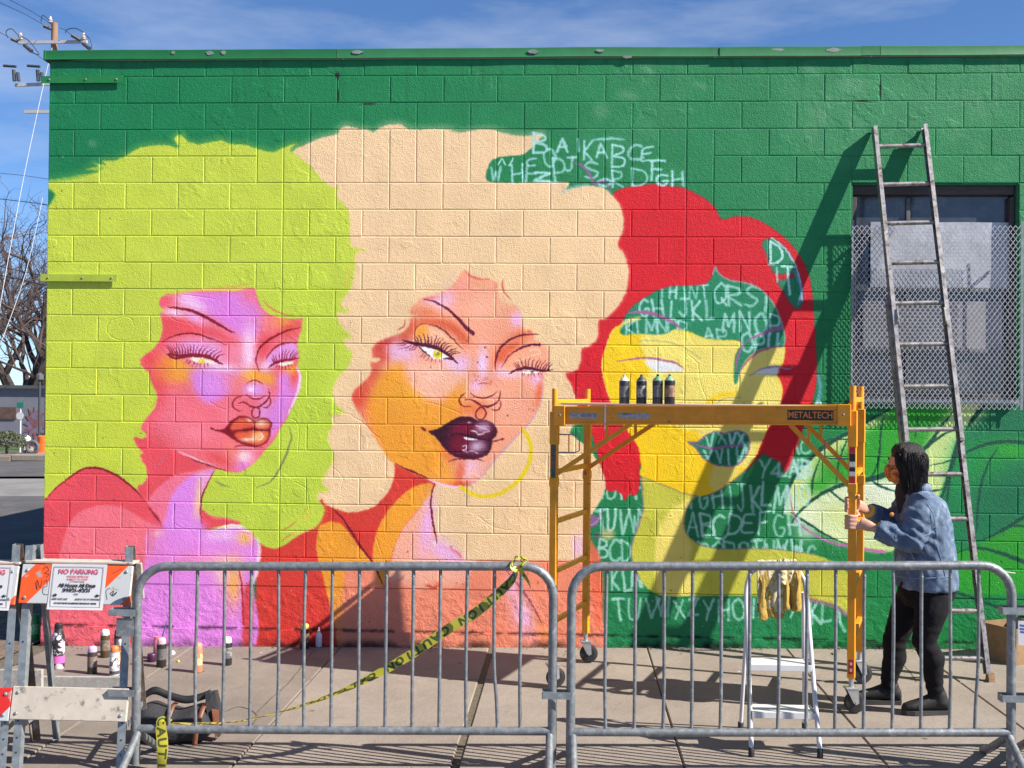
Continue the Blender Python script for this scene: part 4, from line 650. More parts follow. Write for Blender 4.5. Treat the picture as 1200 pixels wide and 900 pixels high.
# ------------------------------------------------------------------ ground
def pavement_mat(name, base, dark, seed):
    m = bpy.data.materials.new(name); m.use_nodes = True; nt = m.node_tree; N = nt.nodes; L = nt.links; b = N['Principled BSDF']; b.inputs['Roughness'].default_value = .86; b.inputs['Specular IOR Level'].default_value = .25
    g = N.new('ShaderNodeNewGeometry'); mp = N.new('ShaderNodeMapping'); mp.inputs['Location'].default_value = (seed, seed*2, 0); L.new(g.outputs['Position'], mp.inputs[0]); P = mp.outputs[0]
    def nz(sc, det=6, ro=.6, vec=None):
        n = N.new('ShaderNodeTexNoise'); n.inputs['Scale'].default_value = sc; n.inputs['Detail'].default_value = det; n.inputs['Roughness'].default_value = ro; L.new(vec or P, n.inputs['Vector']); return n.outputs['Fac']
    def rg(v, a, b_, c=0.0, d=1.0):
        r = N.new('ShaderNodeMapRange'); r.inputs[1].default_value = a; r.inputs[2].default_value = b_; r.inputs[3].default_value = c; r.inputs[4].default_value = d; L.new(v, r.inputs[0]); return r.outputs[0]
    def mix(f, c1, c2):
        x = N.new('ShaderNodeMixRGB'); L.new(f, x.inputs[0])
        if isinstance(c1, tuple): x.inputs[1].default_value = (*c1, 1)
        else: L.new(c1, x.inputs[1])
        x.inputs[2].default_value = (*c2, 1); return x.outputs[0]
    c = mix(rg(nz(1.7, 8, .62), .36, .66), base, dark)
    c = mix(rg(nz(8.5, 8, .7), .54, .80, 0, .55), c, tuple(v*.62 for v in base))
    c = mix(rg(nz(70, 3, .5), .56, .72, 0, .45), c, tuple(min(1, v*1.35) for v in base))
    st = N.new('ShaderNodeMapping'); st.inputs['Scale'].default_value = (1.4, 26, 1); L.new(P, st.inputs[0]); c = mix(rg(nz(3.0, 4, .6, st.outputs[0]), .52, .75, 0, .30), c, tuple(v*.75 for v in base))
    for sc, th, col, o in ((3.1, .060, tuple(v*.34 for v in base), .85), (7.0, .050, tuple(v*.42 for v in base), .8), (15.0, .045, tuple(v*.45 for v in base), .7), (2.3, .028, (.62, .58, .55), .75), (2.9, .020, (.10, .34, .16), .6), (3.7, .02, (.45, .12, .16), .5)):
        v = N.new('ShaderNodeTexVoronoi'); v.inputs['Scale'].default_value = sc; v.inputs['Randomness'].default_value = 1.0; w = N.new('ShaderNodeMapping'); w.inputs['Location'].default_value = (sc*3, sc, 0); L.new(P, w.inputs[0]); L.new(w.outputs[0], v.inputs['Vector'])
        c = mix(rg(v.outputs['Distance'], th, th*.72, 0, o), c, col)
    L.new(c, b.inputs['Base Color'])
    bp = N.new('ShaderNodeBump'); bp.inputs['Distance'].default_value = .0028; L.new(nz(130, 4, .6), bp.inputs['Height']); b2 = N.new('ShaderNodeBump'); b2.inputs['Distance'].default_value = .01; L.new(nz(6, 5, .6), b2.inputs['Height']); L.new(b2.outputs[0], bp.inputs['Normal']); L.new(bp.outputs[0], b.inputs['Normal'])
    return m
concrete = pavement_mat('sidewalk_concrete', (.262, .226, .194), (.214, .183, .156), 0.0)
concrete_old = pavement_mat('greyer_sidewalk_concrete', (.212, .184, .160), (.160, .138, .119), 4.3)
joint_m = mat('joint_filler', (.10, .085, .06), .95, 0, var=.5, vscale=40, bump=.006, bscale=120, objco=False, col2=(.10, .105, .04), c2pos=(.55, .65))
asphalt = mat('asphalt', (.085, .083, .085), .9, 0, var=.25, vscale=1.2, bump=.004, bscale=90, col2=(.13, .125, .12), c2pos=(.5, .75), c2scale=2.0, objco=False, spec=.3)
asphalt_pale = mat('pale_worn_asphalt', (.20, .195, .19), .9, 0, var=.2, vscale=.8, bump=.004, bscale=70, col2=(.13, .13, .13), c2pos=(.52, .72), c2scale=1.3, objco=False, spec=.3)
dirt = mat('dirt', (.15, .105, .075), .95, 0, var=.5, vscale=9, bump=.02, bscale=30, objco=False, col2=(.08, .06, .045), c2pos=(.5, .65), c2scale=14)
grass_m = mat('verge_grass', (.06, .10, .03), .9, 0, var=.5, vscale=4, bump=.04, bscale=14, objco=False)
def gcl(x): return SL*(max(-40, min(24, x))-4)
def sheet(name, xs, ys, dz, m, label=None):
    b = MB(); n = len(ys)
    for x in xs:
        for y in ys: b.v.append((x, y, gcl(x)+dz))
    for i in range(len(xs)-1):
        for j in range(n-1): b.f.append((i*n+j, (i+1)*n+j, (i+1)*n+j+1, i*n+j+1)); b.m.append(0)
    o = b.build(name, m, smooth=False); tag(o, label, kind='structure'); return o
XS = [-1500, -300, -40, -20, -10, 0, 10, 24, 80, 400, 1500]
sheet('ground', XS, [-600, -120, -40, -4.6, 0, 20, 60, 200, 900, 2600], -.16, asphalt_pale)
sheet('street', [-40, -10, 0, 10, 24, 60], [-16, -4.50], -.150, asphalt)
sheet('side_lot', [-40, -10, -4, -0.05], [-4.3, 0, 4, 13.6], -.02, asphalt)
sheet('side_street', [-40, -20, -10, 24], [20.5, 27.8], -.100, asphalt)
sheet('far_pavement', [-40, -20, -10, 24], [29.0, 31.2], .03, concrete)
sheet('verge', [-40, -20, -10, 24], [31.3, 37], .035, grass_m)
sheet('dirt_strip', [-1.6, -.8, -.06], [-.7, 0, 1.2, 3.0], .004, dirt)
# sidewalk: base, then every slab as a piece of its own
pav = empty('pavement', (0, 0, 0)); tag(pav, kind='structure')
jx = [-2.1, -.95, .12, 1.20, 2.32, 3.455, 4.61, 5.63, 6.56, 7.6, 8.7, 9.8]; jy = [-.05, -1.03, -2.95, -4.30]
b = MB()
for i, x0 in enumerate((-2.2, 2, 6)):
    pass
o = MB(); P = [(-2.1, 0), (9.8, 0), (9.8, -4.32), (-2.1, -4.32)]
o.add([(x, y, gz(x)-.012) for x, y in P]+[(x, y, gz(x)-.155) for x, y in P], [(3, 2, 1, 0), (0, 1, 5, 4), (1, 2, 6, 5), (2, 3, 7, 6), (3, 0, 4, 7)])
o.build('joint_bed', joint_m, pav, smooth=False)
for i in range(len(jx)-1):
    for j in range(len(jy)-1):
        if jx[i] < 0 and j == 0: continue
        g0 = .004; gL = .022 if abs(jx[i]-3.455) < .01 else g0; gR = .022 if abs(jx[i+1]-3.455) < .01 else g0
        xa, xb, ya, yb = jx[i]+gL, jx[i+1]-gR, jy[j]-g0, jy[j+1]+g0; e = .006; dz = rng.uniform(-.0015, .0015)
        c = Vector(((xa+xb)/2, (ya+yb)/2, gz((xa+xb)/2)))
        vs = []
        for (ins, zz) in ((0, -.11), (0, -.005), (e, 0)):
            for (x, y) in ((xa+ins, yb+ins), (xb-ins, yb+ins), (xb-ins, ya-ins), (xa+ins, ya-ins)): vs.append(Vector((x, y, gz(x)+zz+dz))-c)
        fs = [(8, 9, 10, 11)]+[(k, (k+1) % 4, 4+(k+1) % 4, 4+k) for k in range(4)]+[(4+k, 4+(k+1) % 4, 8+(k+1) % 4, 8+k) for k in range(4)]
        MB().add(vs, fs).build('slab', concrete_old if (jx[i] < 2.0 and jx[i] > 0 and j < 2) else concrete, pav, smooth=False, loc=c)
kb = MB()
for i in range(-3, 6):
    x0, x1 = i*2.4, i*2.4+2.39
    kb = MB(); c = Vector(((x0+x1)/2, -4.41, gz((x0+x1)/2)-.075)); kb.box((0, 0, 0), (x1-x0, .17, .15), Matrix.Rotation(-math.atan(SL), 3, 'Y'), bev=.012); kb.build('kerb', concrete, pav, loc=c)

# ------------------------------------------------------------------ the painted building
bld = empty('block_building', (0, 0, 0), 'painted concrete block building with a mural of three women and bright green plant', 'building')
XE = 9.6; WX0, WX1 = 15*BW, 18*BW; WZ1, WZ0 = C0-4*BH, C0-12*BH
STEM = .407; TOPZ = C0+.125
cells = []
for c in range(-1, 19):
    zt = C0-c*BH if c >= 0 else TOPZ; zb = C0-(c+1)*BH if c < 18 else STEM
    js = [0]+[k+(0 if c % 2 else .5) for k in range(0, 24)]; js = [j for j in js if j*BW <= XE]
    if c >= 4: js += [4.5, 12]
    if 4 <= c < 12: js += [15, 18]
    if c in (2, 3): js = [j for j in js if not 4 < j < 12.5]+[4, 12.5]
    js = sorted(set(js+[XE/BW]))
    for a, b_ in zip(js, js[1:]):
        if b_-a < .05: continue
        if 4 <= c < 12 and 15 <= (a+b_)/2 <= 18: continue
        if c in (2, 3) and a == 4 and b_ == 12.5: continue
        cells.append((a*BW, b_*BW, zb, zt))
for k in range(17): cells.append(((4+k*.5)*BW, (4.5+k*.5)*BW, C0-4*BH, C0-2*BH))
cache = {}
def block_mesh(w, h):
    k = (round(w, 3), round(h, 3))
    if k in cache: return cache[k]
    g, bv, d = .0033, .0034, .0030
    me = bpy.data.meshes.new('block'); vs = []; fs = []
    hx, hz = w/2-g, h/2-g
    for ins, y in ((0, .02), (0, d), (bv*.5, .0008), (bv*1.6, 0)):
        for sx, sz in ((-1, -1), (1, -1), (1, 1), (-1, 1)): vs.append((sx*(hx-ins), y, sz*(hz-ins)))
    for r in range(3):
        for q in range(4): fs.append((r*4+q, r*4+(q+1) % 4, (r+1)*4+(q+1) % 4, (r+1)*4+q))
    fs.append((12, 13, 14, 15)); me.from_pydata(vs, [], fs); me.materials.append(wall_mat); me.update(); cache[k] = me; return me
def to_px(p):
    d = Vector(p)-CAM; w = d.dot(fw); return 600+FPX*d.dot(rt)/w, 450-FPX*d.dot(up)/w
inview = []; rest = []
for q in cells:
    x0, x1, z0, z1 = q; px, _ = to_px((x0+.03, 0, (z0+z1)/2))
    (inview if px < 1198 else rest).append(q)
inview.sort(key=lambda q: -(q[1]-q[0])*(q[3]-q[2]))
rest += inview[300:]; inview = inview[:300]
for x0, x1, z0, z1 in inview:
    o = bpy.data.objects.new('block', block_mesh(x1-x0, z1-z0)); COL.objects.link(o); o.parent = bld
    o.location = ((x0+x1)/2, rng.uniform(-.0012, .0008), (z0+z1)/2); o.rotation_euler = (rng.uniform(-.0025, .0025), rng.uniform(-.0012, .0012), rng.uniform(-.0022, .0022))
rb = MB()
for x0, x1, z0, z1 in rest:
    me = block_mesh(x1-x0, z1-z0); dy = rng.uniform(-.0012, .0008)
    rb.add([(v.co.x+(x0+x1)/2, v.co.y+dy, v.co.z+(z0+z1)/2) for v in me.vertices], [tuple(p.vertices) for p in me.polygons])
tag(rb.build('block_remainder', wall_mat, bld, smooth=False), kind='stuff')
# wall core (mortar plane) with the window hole, return wall, rear, roof
core = MB(); yc = .0028; D = 16.0
for x0, x1, z0, z1 in ((0, WX0, STEM, TOPZ), (WX1, XE, STEM, TOPZ), (WX0, WX1, STEM, WZ0), (WX0, WX1, WZ1, TOPZ)):
    core.add([(x0+.004*(x0 == 0), yc, z0), (x1, yc, z0), (x1, yc, z1), (x0+.004*(x0 == 0), yc, z1)], [(0, 1, 2, 3)])
core.build('mortar', wall_mat, bld, smooth=False)
side_g = mat('green_painted_masonry', lin((27, 125, 86)), .7, 0, var=.15, vscale=3, bump=.004, bscale=60, objco=False)
b = MB(); b.add([(.004, .0036, -.5), (.004, D, -.5), (.004, D, TOPZ), (.004, .0036, TOPZ), (XE, .0036, -.5), (XE, D, -.5), (XE, D, TOPZ), (XE, .0036, TOPZ)], [(0, 3, 2, 1), (4, 5, 6, 7), (1, 2, 6, 5)])
b.build('side_wall', side_g, bld, smooth=False)
roof_m = mat('roof_membrane', (.25, .25, .25), .9, var=.2, vscale=2)
b = MB(); b.add([(.02, .02, TOPZ-.15), (XE, .02, TOPZ-.15), (XE, D, TOPZ-.15), (.02, D, TOPZ-.15)], [(0, 1, 2, 3)]); b.build('roof', roof_m, bld, smooth=False)
# stem wall: rough band and footing ledge with uneven face
def rough_band(name, z0f, z1, y0, amp, seed, nx=240, nz=6, lip=0.0):
    b = MB(); 
    for i in range(nx+1):
        x = XE*i/nx
        for j in range(nz+1):
            z0 = z0f(x); z = z0+(z1-z0)*j/nz
            y = y0+amp*(mnoise.noise((x*6, z*14, seed))+.5*mnoise.noise((x*23, z*31, seed+4)))
            if j == nz: z += lip*mnoise.noise((x*9, 3, seed)); 
            b.v.append((x, y, z))
        b.v.append((x, y0+.05, z1+.0))
    n = nz+2
    for i in range(nx):
        for j in range(n-1): b.f.append((i*n+j, (i+1)*n+j, (i+1)*n+j+1, i*n+j+1)); b.m.append(0)
    return b.build(name, wall_mat, bld, auto=60)
rough_band('stem_wall', lambda x: .078, STEM-.003, -.001, .0022, 3)
rough_band('footing', lambda x: gz(x)-.06, .081, -.016, .006, 9, lip=.008)
# coping in lengths
cap_m = mat('green_coping_metal', lin((22, 98, 54)), .5, 0, var=.10, vscale=5, bump=.0012, bscale=16, col2=lin((150, 172, 160)), c2pos=(.74, .78), c2scale=6, objco=False)
cap_m2 = mat('paler_green_coping_metal', lin((38, 108, 64)), .5, 0, var=.14, vscale=6, bump=.0014, bscale=14, col2=lin((172, 178, 176)), c2pos=(.66, .70), c2scale=5, objco=False)
cuts = [-.035]+[at(x, 62).x for x in (395, 843, 1009, 1031)]+[XE+.03]
for i, (a, b_) in enumerate(zip(cuts, cuts[1:])):
    m = MB(); d = (.0, .003, -.003, .002, .0)[i]; n = max(2, int((b_-a)/.12))
    prof = [(.40, C0+.199), (-.016, C0+.203), (-.019, C0+.199), (-.021, C0+.142), (-.027, C0+.131), (-.024, C0+.127), (-.013, C0+.135), (-.011, C0+.19)]
    for k in range(n+1):
        x = a+.0015+(b_-a-.003)*k/n; w = .0025*mnoise.noise((x*2.3, i*7, 0)); s = .004*mnoise.noise((x*1.1, 5, i))
        for (y, z) in prof: m.v.append((x, y+d+w, z+s+d*.6))
    q = len(prof)
    for k in range(n):
        for j in range(q-1): m.f.append((k*q+j, k*q+j+1, (k+1)*q+j+1, (k+1)*q+j)); m.m.append(0)
    m.build('coping', cap_m if i in (0, 3) else cap_m2, bld, auto=30)
chip_m = mat('bare_coping_metal', (.24, .27, .26), .5, .2, var=.2, vscale=20, objco=False); rr = random.Random(31)
for px_, py_, w_, h_ in ((203, 61, 3, 2.5), (246, 61.5, 6, 3), (262, 61, 4, 2.5), (418, 60.5, 9, 2.5), (625, 60, 8, 3), (703, 58.5, 6, 2), (912, 57.5, 10, 2), (977, 58, 11, 3), (735, 66, 7, 2)):
    c = at(px_, py_, -.022); pts = [(c.x+w_/155*(.6+.4*rr.random())*math.cos(a), -.0236, min(C0+.194, c.z-.004+h_/155*(.6+.4*rr.random())*math.sin(a))) for a in (2*math.pi*k/11 for k in range(11))]
    MB().prism(pts, (0, .006, 0)).build('bare_patch', chip_m, bld, smooth=False)
m = MB(); m.box((.0-.028, .19, C0+.163), (.012, .44, .075)); m.build('coping_end', cap_m, bld)
# two angle-iron brackets at the left corner, painted over
for (pa, pb, green) in ((at(47, 92, -.04), at(142, 92.5, -.04), True), (at(46, 325, -.04), at(136, 325.5, -.04), False)):
    m = MB(); z = (pa.z+pb.z)/2; h = .054
    m.prism([(pa.x, -.022, z-h/2), (pa.x, -.017, z-h/2), (pa.x, -.017, z+h/2-.006), (pa.x, .004, z+h/2-.006), (pa.x, .004, z+h/2), (pa.x, -.022, z+h/2)], (pb.x-pa.x, 0, 0))
    bm_ = mat('painted_angle_iron', lin((30, 120, 62)) if green else lin((160, 178, 58)), .5, 0, var=.12, vscale=12, col2=lin((60, 70, 50)), c2pos=(.68, .74), c2scale=18)
    br = m.build('bracket', bm_, bld, smooth=False)
    for t in (.10, .55, .93):
        bo = MB().lathe((pa.x+(pb.x-pa.x)*t, -.022, z), [(.008, 0), (.008, .003), (.004, .006)], 8, Matrix.Rotation(R(90), 3, 'X')); bo.build('bolt', galv_dark, br)
# window: opening, timber frame, sashes, glass, boards; then the expanded-metal guard
win = empty('window', (WX0, 0, WZ0)); win.parent = bld
wood = mat('dark_weathered_wood', (.060, .050, .050), .75, 0, var=.35, vscale=20, bump=.001, bscale=60, stretch=(1, 8, 8))
steelf = mat('grey_steel_sash', (.12, .12, .13), .5, .3, var=.2, vscale=30)
glass = mat('dirty_window_glass', (.05, .052, .065), .16, 0, var=.4, vscale=9, col2=(.12, .12, .125), c2pos=(.55, .75), c2scale=6, spec=.8)
sheetm = mat('grey_plastic_sheeting', (.36, .38, .43), .35, 0, var=.22, vscale=3.5, bump=.01, bscale=6, col2=(.52, .55, .60), c2pos=(.5, .7), c2scale=4)
reveal = mat('green_reveal', lin((30, 110, 70)), .75, var=.2, vscale=10)
W_, H_ = WX1-WX0, WZ1-WZ0
m = MB()
for c, d in (((-.0+.006, .11, H_/2), (.012, .2, H_)), ((W_-.006, .11, H_/2), (.012, .2, H_)), ((W_/2, .11, H_-.006), (W_-.03, .2, .012)), ((W_/2, .09, .010), (W_-.03, .24, .02))): m.box(c, d)
m.build('reveal', reveal, win, smooth=False)
m = MB(); m.box((W_/2, .075, H_-.045), (W_-.03, .07, .065), bev=.004); m.box((.032, .075, H_/2-.03), (.034, .07, H_-.13), bev=.004); m.box((W_-.032, .075, H_/2-.03), (.034, .07, H_-.13), bev=.004); m.box((W_/2, .075, .045), (W_-.03, .07, .045), bev=.004); m.build('window_frame', wood, win)
m = MB(); zz = [WZ1-at(1100, y).z for y in (332, 348, 410)]
m.box((W_/2, .085, H_-zz[0]-.03), (W_-.11, .03, .05), bev=.003); m.box((W_/2, .085, H_-zz[2]), (W_-.11, .03, .035), bev=.003); m.box((W_*.36, .090, H_/2-.01), (.03, .02, H_-.17), bev=.003); m.build('sash_bar', steelf, win)
m = MB(); m.add([(.04, .100, .06), (W_-.04, .100, .06), (W_-.04, .100, H_-.08), (.04, .100, H_-.08)], [(0, 1, 2, 3)]); m.build('pane', glass, win, smooth=False)
m = MB(); n = 14                                               # translucent sheeting hung in the opening, a little wavy
zt_, zb_ = at(1100, 259).z-WZ0, at(1100, 336).z-WZ0
for i in range(n+1):
    x = .16+(W_-.20)*i/n
    for j in range(5): z = zt_+(zb_-zt_)*j/4; m.v.append((x, .066+.006*mnoise.noise((x*5, z*4, 2)), z+.006*mnoise.noise((x*3, 1, j))))
for i in range(n):
    for j in range(4): m.f.append((i*5+j, i*5+j+1, (i+1)*5+j+1, (i+1)*5+j)); m.m.append(0)
m.build('plastic_sheet', sheetm, win)
boardm = mat('grey_board', (.22, .215, .24), .6, 0, var=.3, vscale=6, col2=(.22, .215, .23), c2pos=(.5, .7), c2scale=5)
m = MB(); m.box((W_/2+.01, .080, (at(1100, 352).z+at(1100, 408).z)/2-WZ0), (W_-.2, .006, at(1100, 352).z-at(1100, 408).z)); m.build('board', boardm, win, smooth=False)
gd = empty('window_guard', (0, 0, 0)); gd.parent = bld
ex0, ex1, ez0, ez1, ey = 6.085, 7.33, 1.80, 3.185, -.062
meshm = mat('expanded_metal', (.40, .41, .44), .5, .4, var=.25, vscale=30)
m = MB(); pw, ph = .0370, .0500; nx = int((ex1-ex0)/pw); nz = int((ez1-ez0)/ph)
for i in range(nx):
    for j in range(nz*2):
        x = ex0+(i+(.5 if j % 2 else 0))*pw; z = ez0+j*ph/2
        for dx in (-1, 1):
            xe = x+dx*pw/2
            if xe < ex0-.001 or xe > ex1: continue
            a = Vector((x, ey, z)); b_ = Vector((xe, ey+.003, z+ph/2)); t = (b_-a).normalized(); s = Vector((t.z, 0, -t.x))*.0019; dp = Vector((0, .0022, .0006))
            vs = [a-s, a+s, a+s+dp, a-s+dp, b_-s, b_+s, b_+s+dp, b_-s+dp]
            m.add(vs, [(0, 1, 5, 4), (1, 2, 6, 5), (2, 3, 7, 6), (3, 0, 4, 7)])
m.build('mesh_screen', meshm, gd, smooth=False)
m = MB()
for x in (ex0+.01, ex1-.01): m.beam((x, ey+.008, ez0), (x, ey+.008, ez1), .004, .02, (1, 0, 0))
m.beam((ex0, ey+.010, ez0+.06), (ex1, ey+.010, ez0+.06), .004, .03)
for x in (ex0+.01, ex1-.02, 6.7):
    for z in (ez0+.06, ez1-.2):
        if not (WX0+.02 < x < WX1-.02 and WZ0 < z < WZ1): m.beam((x, ey+.01, z), (x, .0, z), .02, .02)
m.build('guard_frame', galv_dark, gd, smooth=False)

# grit, moss and leaf litter caught along the foot of the wall (nobody could count it)
rr = random.Random(12); lit = MB()
for i in range(2600):
    x = rr.uniform(.0, 8.6); y = -.03-abs(rr.gauss(0, .045))-(.25*rr.random() if rr.random() < .08 else 0); s_ = rr.uniform(.002, .008)*(1.6 if rr.random() < .08 else 1)
    if mnoise.noise((x*2.2, 7, 0)) < rr.uniform(-.6, .35): continue
    c = Vector((x, y, gz(x)+s_*.3)); q = [c+Vector((rr.gauss(0, 1)*s_, rr.gauss(0, 1)*s_, abs(rr.gauss(0, .6))*s_)) for _ in range(4)]
    lit.add(q, [(0, 1, 2), (0, 2, 3), (0, 3, 1), (1, 3, 2)], 0 if rr.random() < .7 else 1)
moss = mat('moss', (.07, .075, .022), .95, var=.4, vscale=30, objco=False); grit = mat('grit', (.10, .075, .055), .95, var=.5, vscale=40, objco=False)
tag(lit.build('foot_litter', [grit, moss], smooth=False), 'grit and moss gathered along the foot of the painted wall', 'litter', kind='stuff')
# cracks in the older slabs: thin dark seams with their own depth
for pts_ in (((300, 836), (318, 818), (330, 808), (345, 792), (368, 762)), ((255, 838), (280, 828), (300, 836), (296, 850)), ((150, 845), (175, 838), (205, 835)), ((1040, 768), (1060, 780), (1075, 800))):
    w = [gnd(x, y, .0012) for x, y in pts_]; P_ = catmull(w, 6); b_ = MB()
    for i, p_ in enumerate(P_):
        t = (P_[min(i+1, len(P_)-1)]-P_[max(i-1, 0)]).normalized(); n_ = Vector((-t.y, t.x, 0)); ww = .0045*(.5+abs(mnoise.noise(p_*9)))+.001; j = n_*(.006*mnoise.noise(p_*14)); b_.v += [tuple(p_+j-n_*ww), tuple(p_+j+n_*ww)]
    for i in range(len(P_)-1): b_.f.append((2*i, 2*i+1, 2*i+3, 2*i+2)); b_.m.append(0)
    b_.build('crack', joint_m, pav, smooth=False)

# ------------------------------------------------------------------ lettering as thin flat print
_fc = {}
def text_mesh(s, size, M, name, m, parent, align='CENTER', xs=1.0, bold=0.0, th=.0004):
    cu = bpy.data.curves.new('t', 'FONT'); cu.body = s; cu.size = size; cu.align_x = align; cu.align_y = 'CENTER'; cu.extrude = th; cu.offset = bold; cu.resolution_u = 3
    ob = bpy.data.objects.new('t', cu); COL.objects.link(ob); dg = bpy.context.evaluated_depsgraph_get()
    me = bpy.data.meshes.new_from_object(ob.evaluated_get(dg)); COL.objects.unlink(ob); bpy.data.objects.remove(ob); bpy.data.curves.remove(cu)
    me.transform(Matrix.Diagonal((xs, 1, 1, 1))); me.transform(M); me.materials.clear(); me.materials.append(m); me.name = name
    o = bpy.data.objects.new(name, me); COL.objects.link(o); o.parent = parent; return o
def face_cam(p, rx=0.0, rz=0.0):                               # text plane facing -Y at p, tilted back by rx, turned by rz
    return Matrix.Translation(Vector(p)) @ Matrix.Rotation(rz, 4, 'Z') @ Matrix.Rotation(R(90)+rx, 4, 'X')
ink = mat('black_print', (.012, .012, .014), .6); ink_red = mat('pink_red_print', (.62, .07, .13), .6); ink_grey = mat('grey_print', (.22, .22, .25), .6); paper = mat('white_paper', (.52, .52, .54), .6, 0, var=.04, vscale=14)

# ------------------------------------------------------------------ crowd barriers
def barrier(pxL, pxR, Yl, Yr, bars, label, bend=None, tint=galv):
    A = gnd(pxL, 903); A = Vector((at(pxL, 800, Yl).x, Yl, 0)); B = Vector((at(pxR, 800, Yr).x, Yr, 0)); A.z = gz(A.x); B.z = gz(B.x)
    root = empty('crowd_barrier', A, label, 'barrier', 'steel crowd barriers along the kerb')
    u = (B-A); Ln = u.length; u.normalize(); w = Vector((0, 0, 1)); r = .0225
    def P(s, h, y=0.0): return u*s+w*h+Vector((-u.y, u.x, 0))*y
    rad = .15; pts = [P(0, .02)]+[P(0, h) for h in (.3, .6, .84)]
    for k in range(0, 7): a = k/6*math.pi/2; pts.append(P(rad-rad*math.cos(a), 1.02-rad+rad*math.sin(a)))
    for k in range(1, 8): pts.append(P(rad+(Ln-2*rad)*k/8, 1.02))
    for k in range(0, 7): a = k/6*math.pi/2; pts.append(P(Ln-rad+rad*math.sin(a), 1.02-rad+rad*math.cos(a)))
    pts += [P(Ln, h) for h in (.84, .6, .3)]+[P(Ln, .02)]
    MB().tube(pts, r, 14).build('frame', tint, root, auto=50)
    MB().tube([P(.0, .198), P(Ln/2, .196), P(Ln, .198)], r*.95, 14).build('bottom_rail', tint, root, auto=50)
    for i, px in enumerate(bars):
        d = ray(px, 760); q = CAM-A; # intersect the barrier plane
        nrm = Vector((-u.y, u.x, 0)); t = -q.dot(nrm)/d.dot(nrm); s = (q+d*t).dot(u)
        pp = [P(s, .20), P(s, .45), P(s, .75), P(s, 1.01)]
        if bend and i in bend: bx = bend[i]; pp = [P(s+bx, .20), P(s+bx*.75, .34), P(s+bx*.1, .52), P(s, .75), P(s, 1.01)]; pp = catmull(pp, 4)
        if not (bend and i in bend): e_ = rng.gauss(0, .0035); f_ = rng.gauss(0, .003); pp = catmull([P(s, .20), P(s+e_, .45, f_), P(s+e_*.7, .75, -f_), P(s, 1.01)], 3)
        up_ = MB().tube(pp, .0088, 8).build('upright', tint, root, auto=50)
        for q_, h_ in ((pp[0], .219), (pp[-1], .996)):
            MB().lathe(Vector((q_.x, q_.y, h_-(.0 if h_ < .5 else .006))), [(.006, -.005), (.0102, -.002), (.0108, .002), (.0092, .006)], 8).build('weld', galv, up_)
    for s in (.012, Ln-.012):
        for sy in (-1, 1):
            MB().tube([P(s, .185, 0), P(s, .15, sy*.05), P(s, .03, sy*.27), P(s, .012, sy*.33)], r*.9, 10).build('foot', tint, root, auto=50)
    return root, P, Ln, u
b1r, P1, L1, U1 = barrier(160, 647.5, -2.89, -2.88, [196.5+31.65*i for i in range(14)], 'long steel crowd barrier with yellow caution tape tied to its top rail', {12: .022})
b2r, P2, L2, U2 = barrier(669, 1185, -2.89, -2.845, [708+33.55*i for i in range(14)], 'steel crowd barrier standing in front of the yellow scaffold and white step ladder', {13: -.016})
b3r, P3, L3, U3 = barrier(1212, 1700, -2.845, -2.80, [1246+33.6*i for i in range(13)], 'steel crowd barrier at the right picture edge hooked to its neighbour')
def strap(root, P, s0, s1, h, name='hook', hh=.034):           # flat steel loop that drops over the neighbour's post
    m = MB(); o_ = .031; t = .004
    for y in (-o_, o_): m.box(P((s0+s1)/2, h, y), (abs(s1-s0), t, hh), Matrix.Rotation(math.atan2(U1.y, U1.x), 3, 'Z'))
    m.box(P(s1, h, 0), (t, 2*o_, hh)); m.build(name, galv_dark, root, smooth=False)
for h in (.79, .385): strap(b1r, P1, .0, -.135, h)
m = MB(); m.box(P1(-.055, .715, -.018), (.088, .012, .09)); m.build('hook_plate', galv, b1r, smooth=False)
strap(b1r, P1, L1, L1-.05, .385); strap(b2r, P2, .0, -.14, .385); strap(b3r, P3, .0, -.165, .80); strap(b3r, P3, .0, -.165, .37)
# white notice tied to the third barrier
nr = empty('notice_card', b3r.location+P3(-.035, .69, -.02), 'white card with blue print hung on the barrier at right edge', 'notice')
m = MB(); m.box((0, 0, 0), (.105, .003, .12)); m.build('card', paper, nr, smooth=False)
blue = mat('blue_print', (.03, .08, .35), .6)
for i, (x0, z0, w_) in enumerate(((-.01, .034, .07), (-.015, .018, .06), (-.005, .002, .075))):
    m = MB(); m.box((x0, -.002, z0), (w_, .0008, .009), Matrix.Rotation(R(8), 3, 'Y')); m.build('print_line', blue, nr, smooth=False)
m = MB(); m.tube([(-.04, 0, .06), (-.04, .0, .105)], .0012, 5); m.build('tie', black, nr)

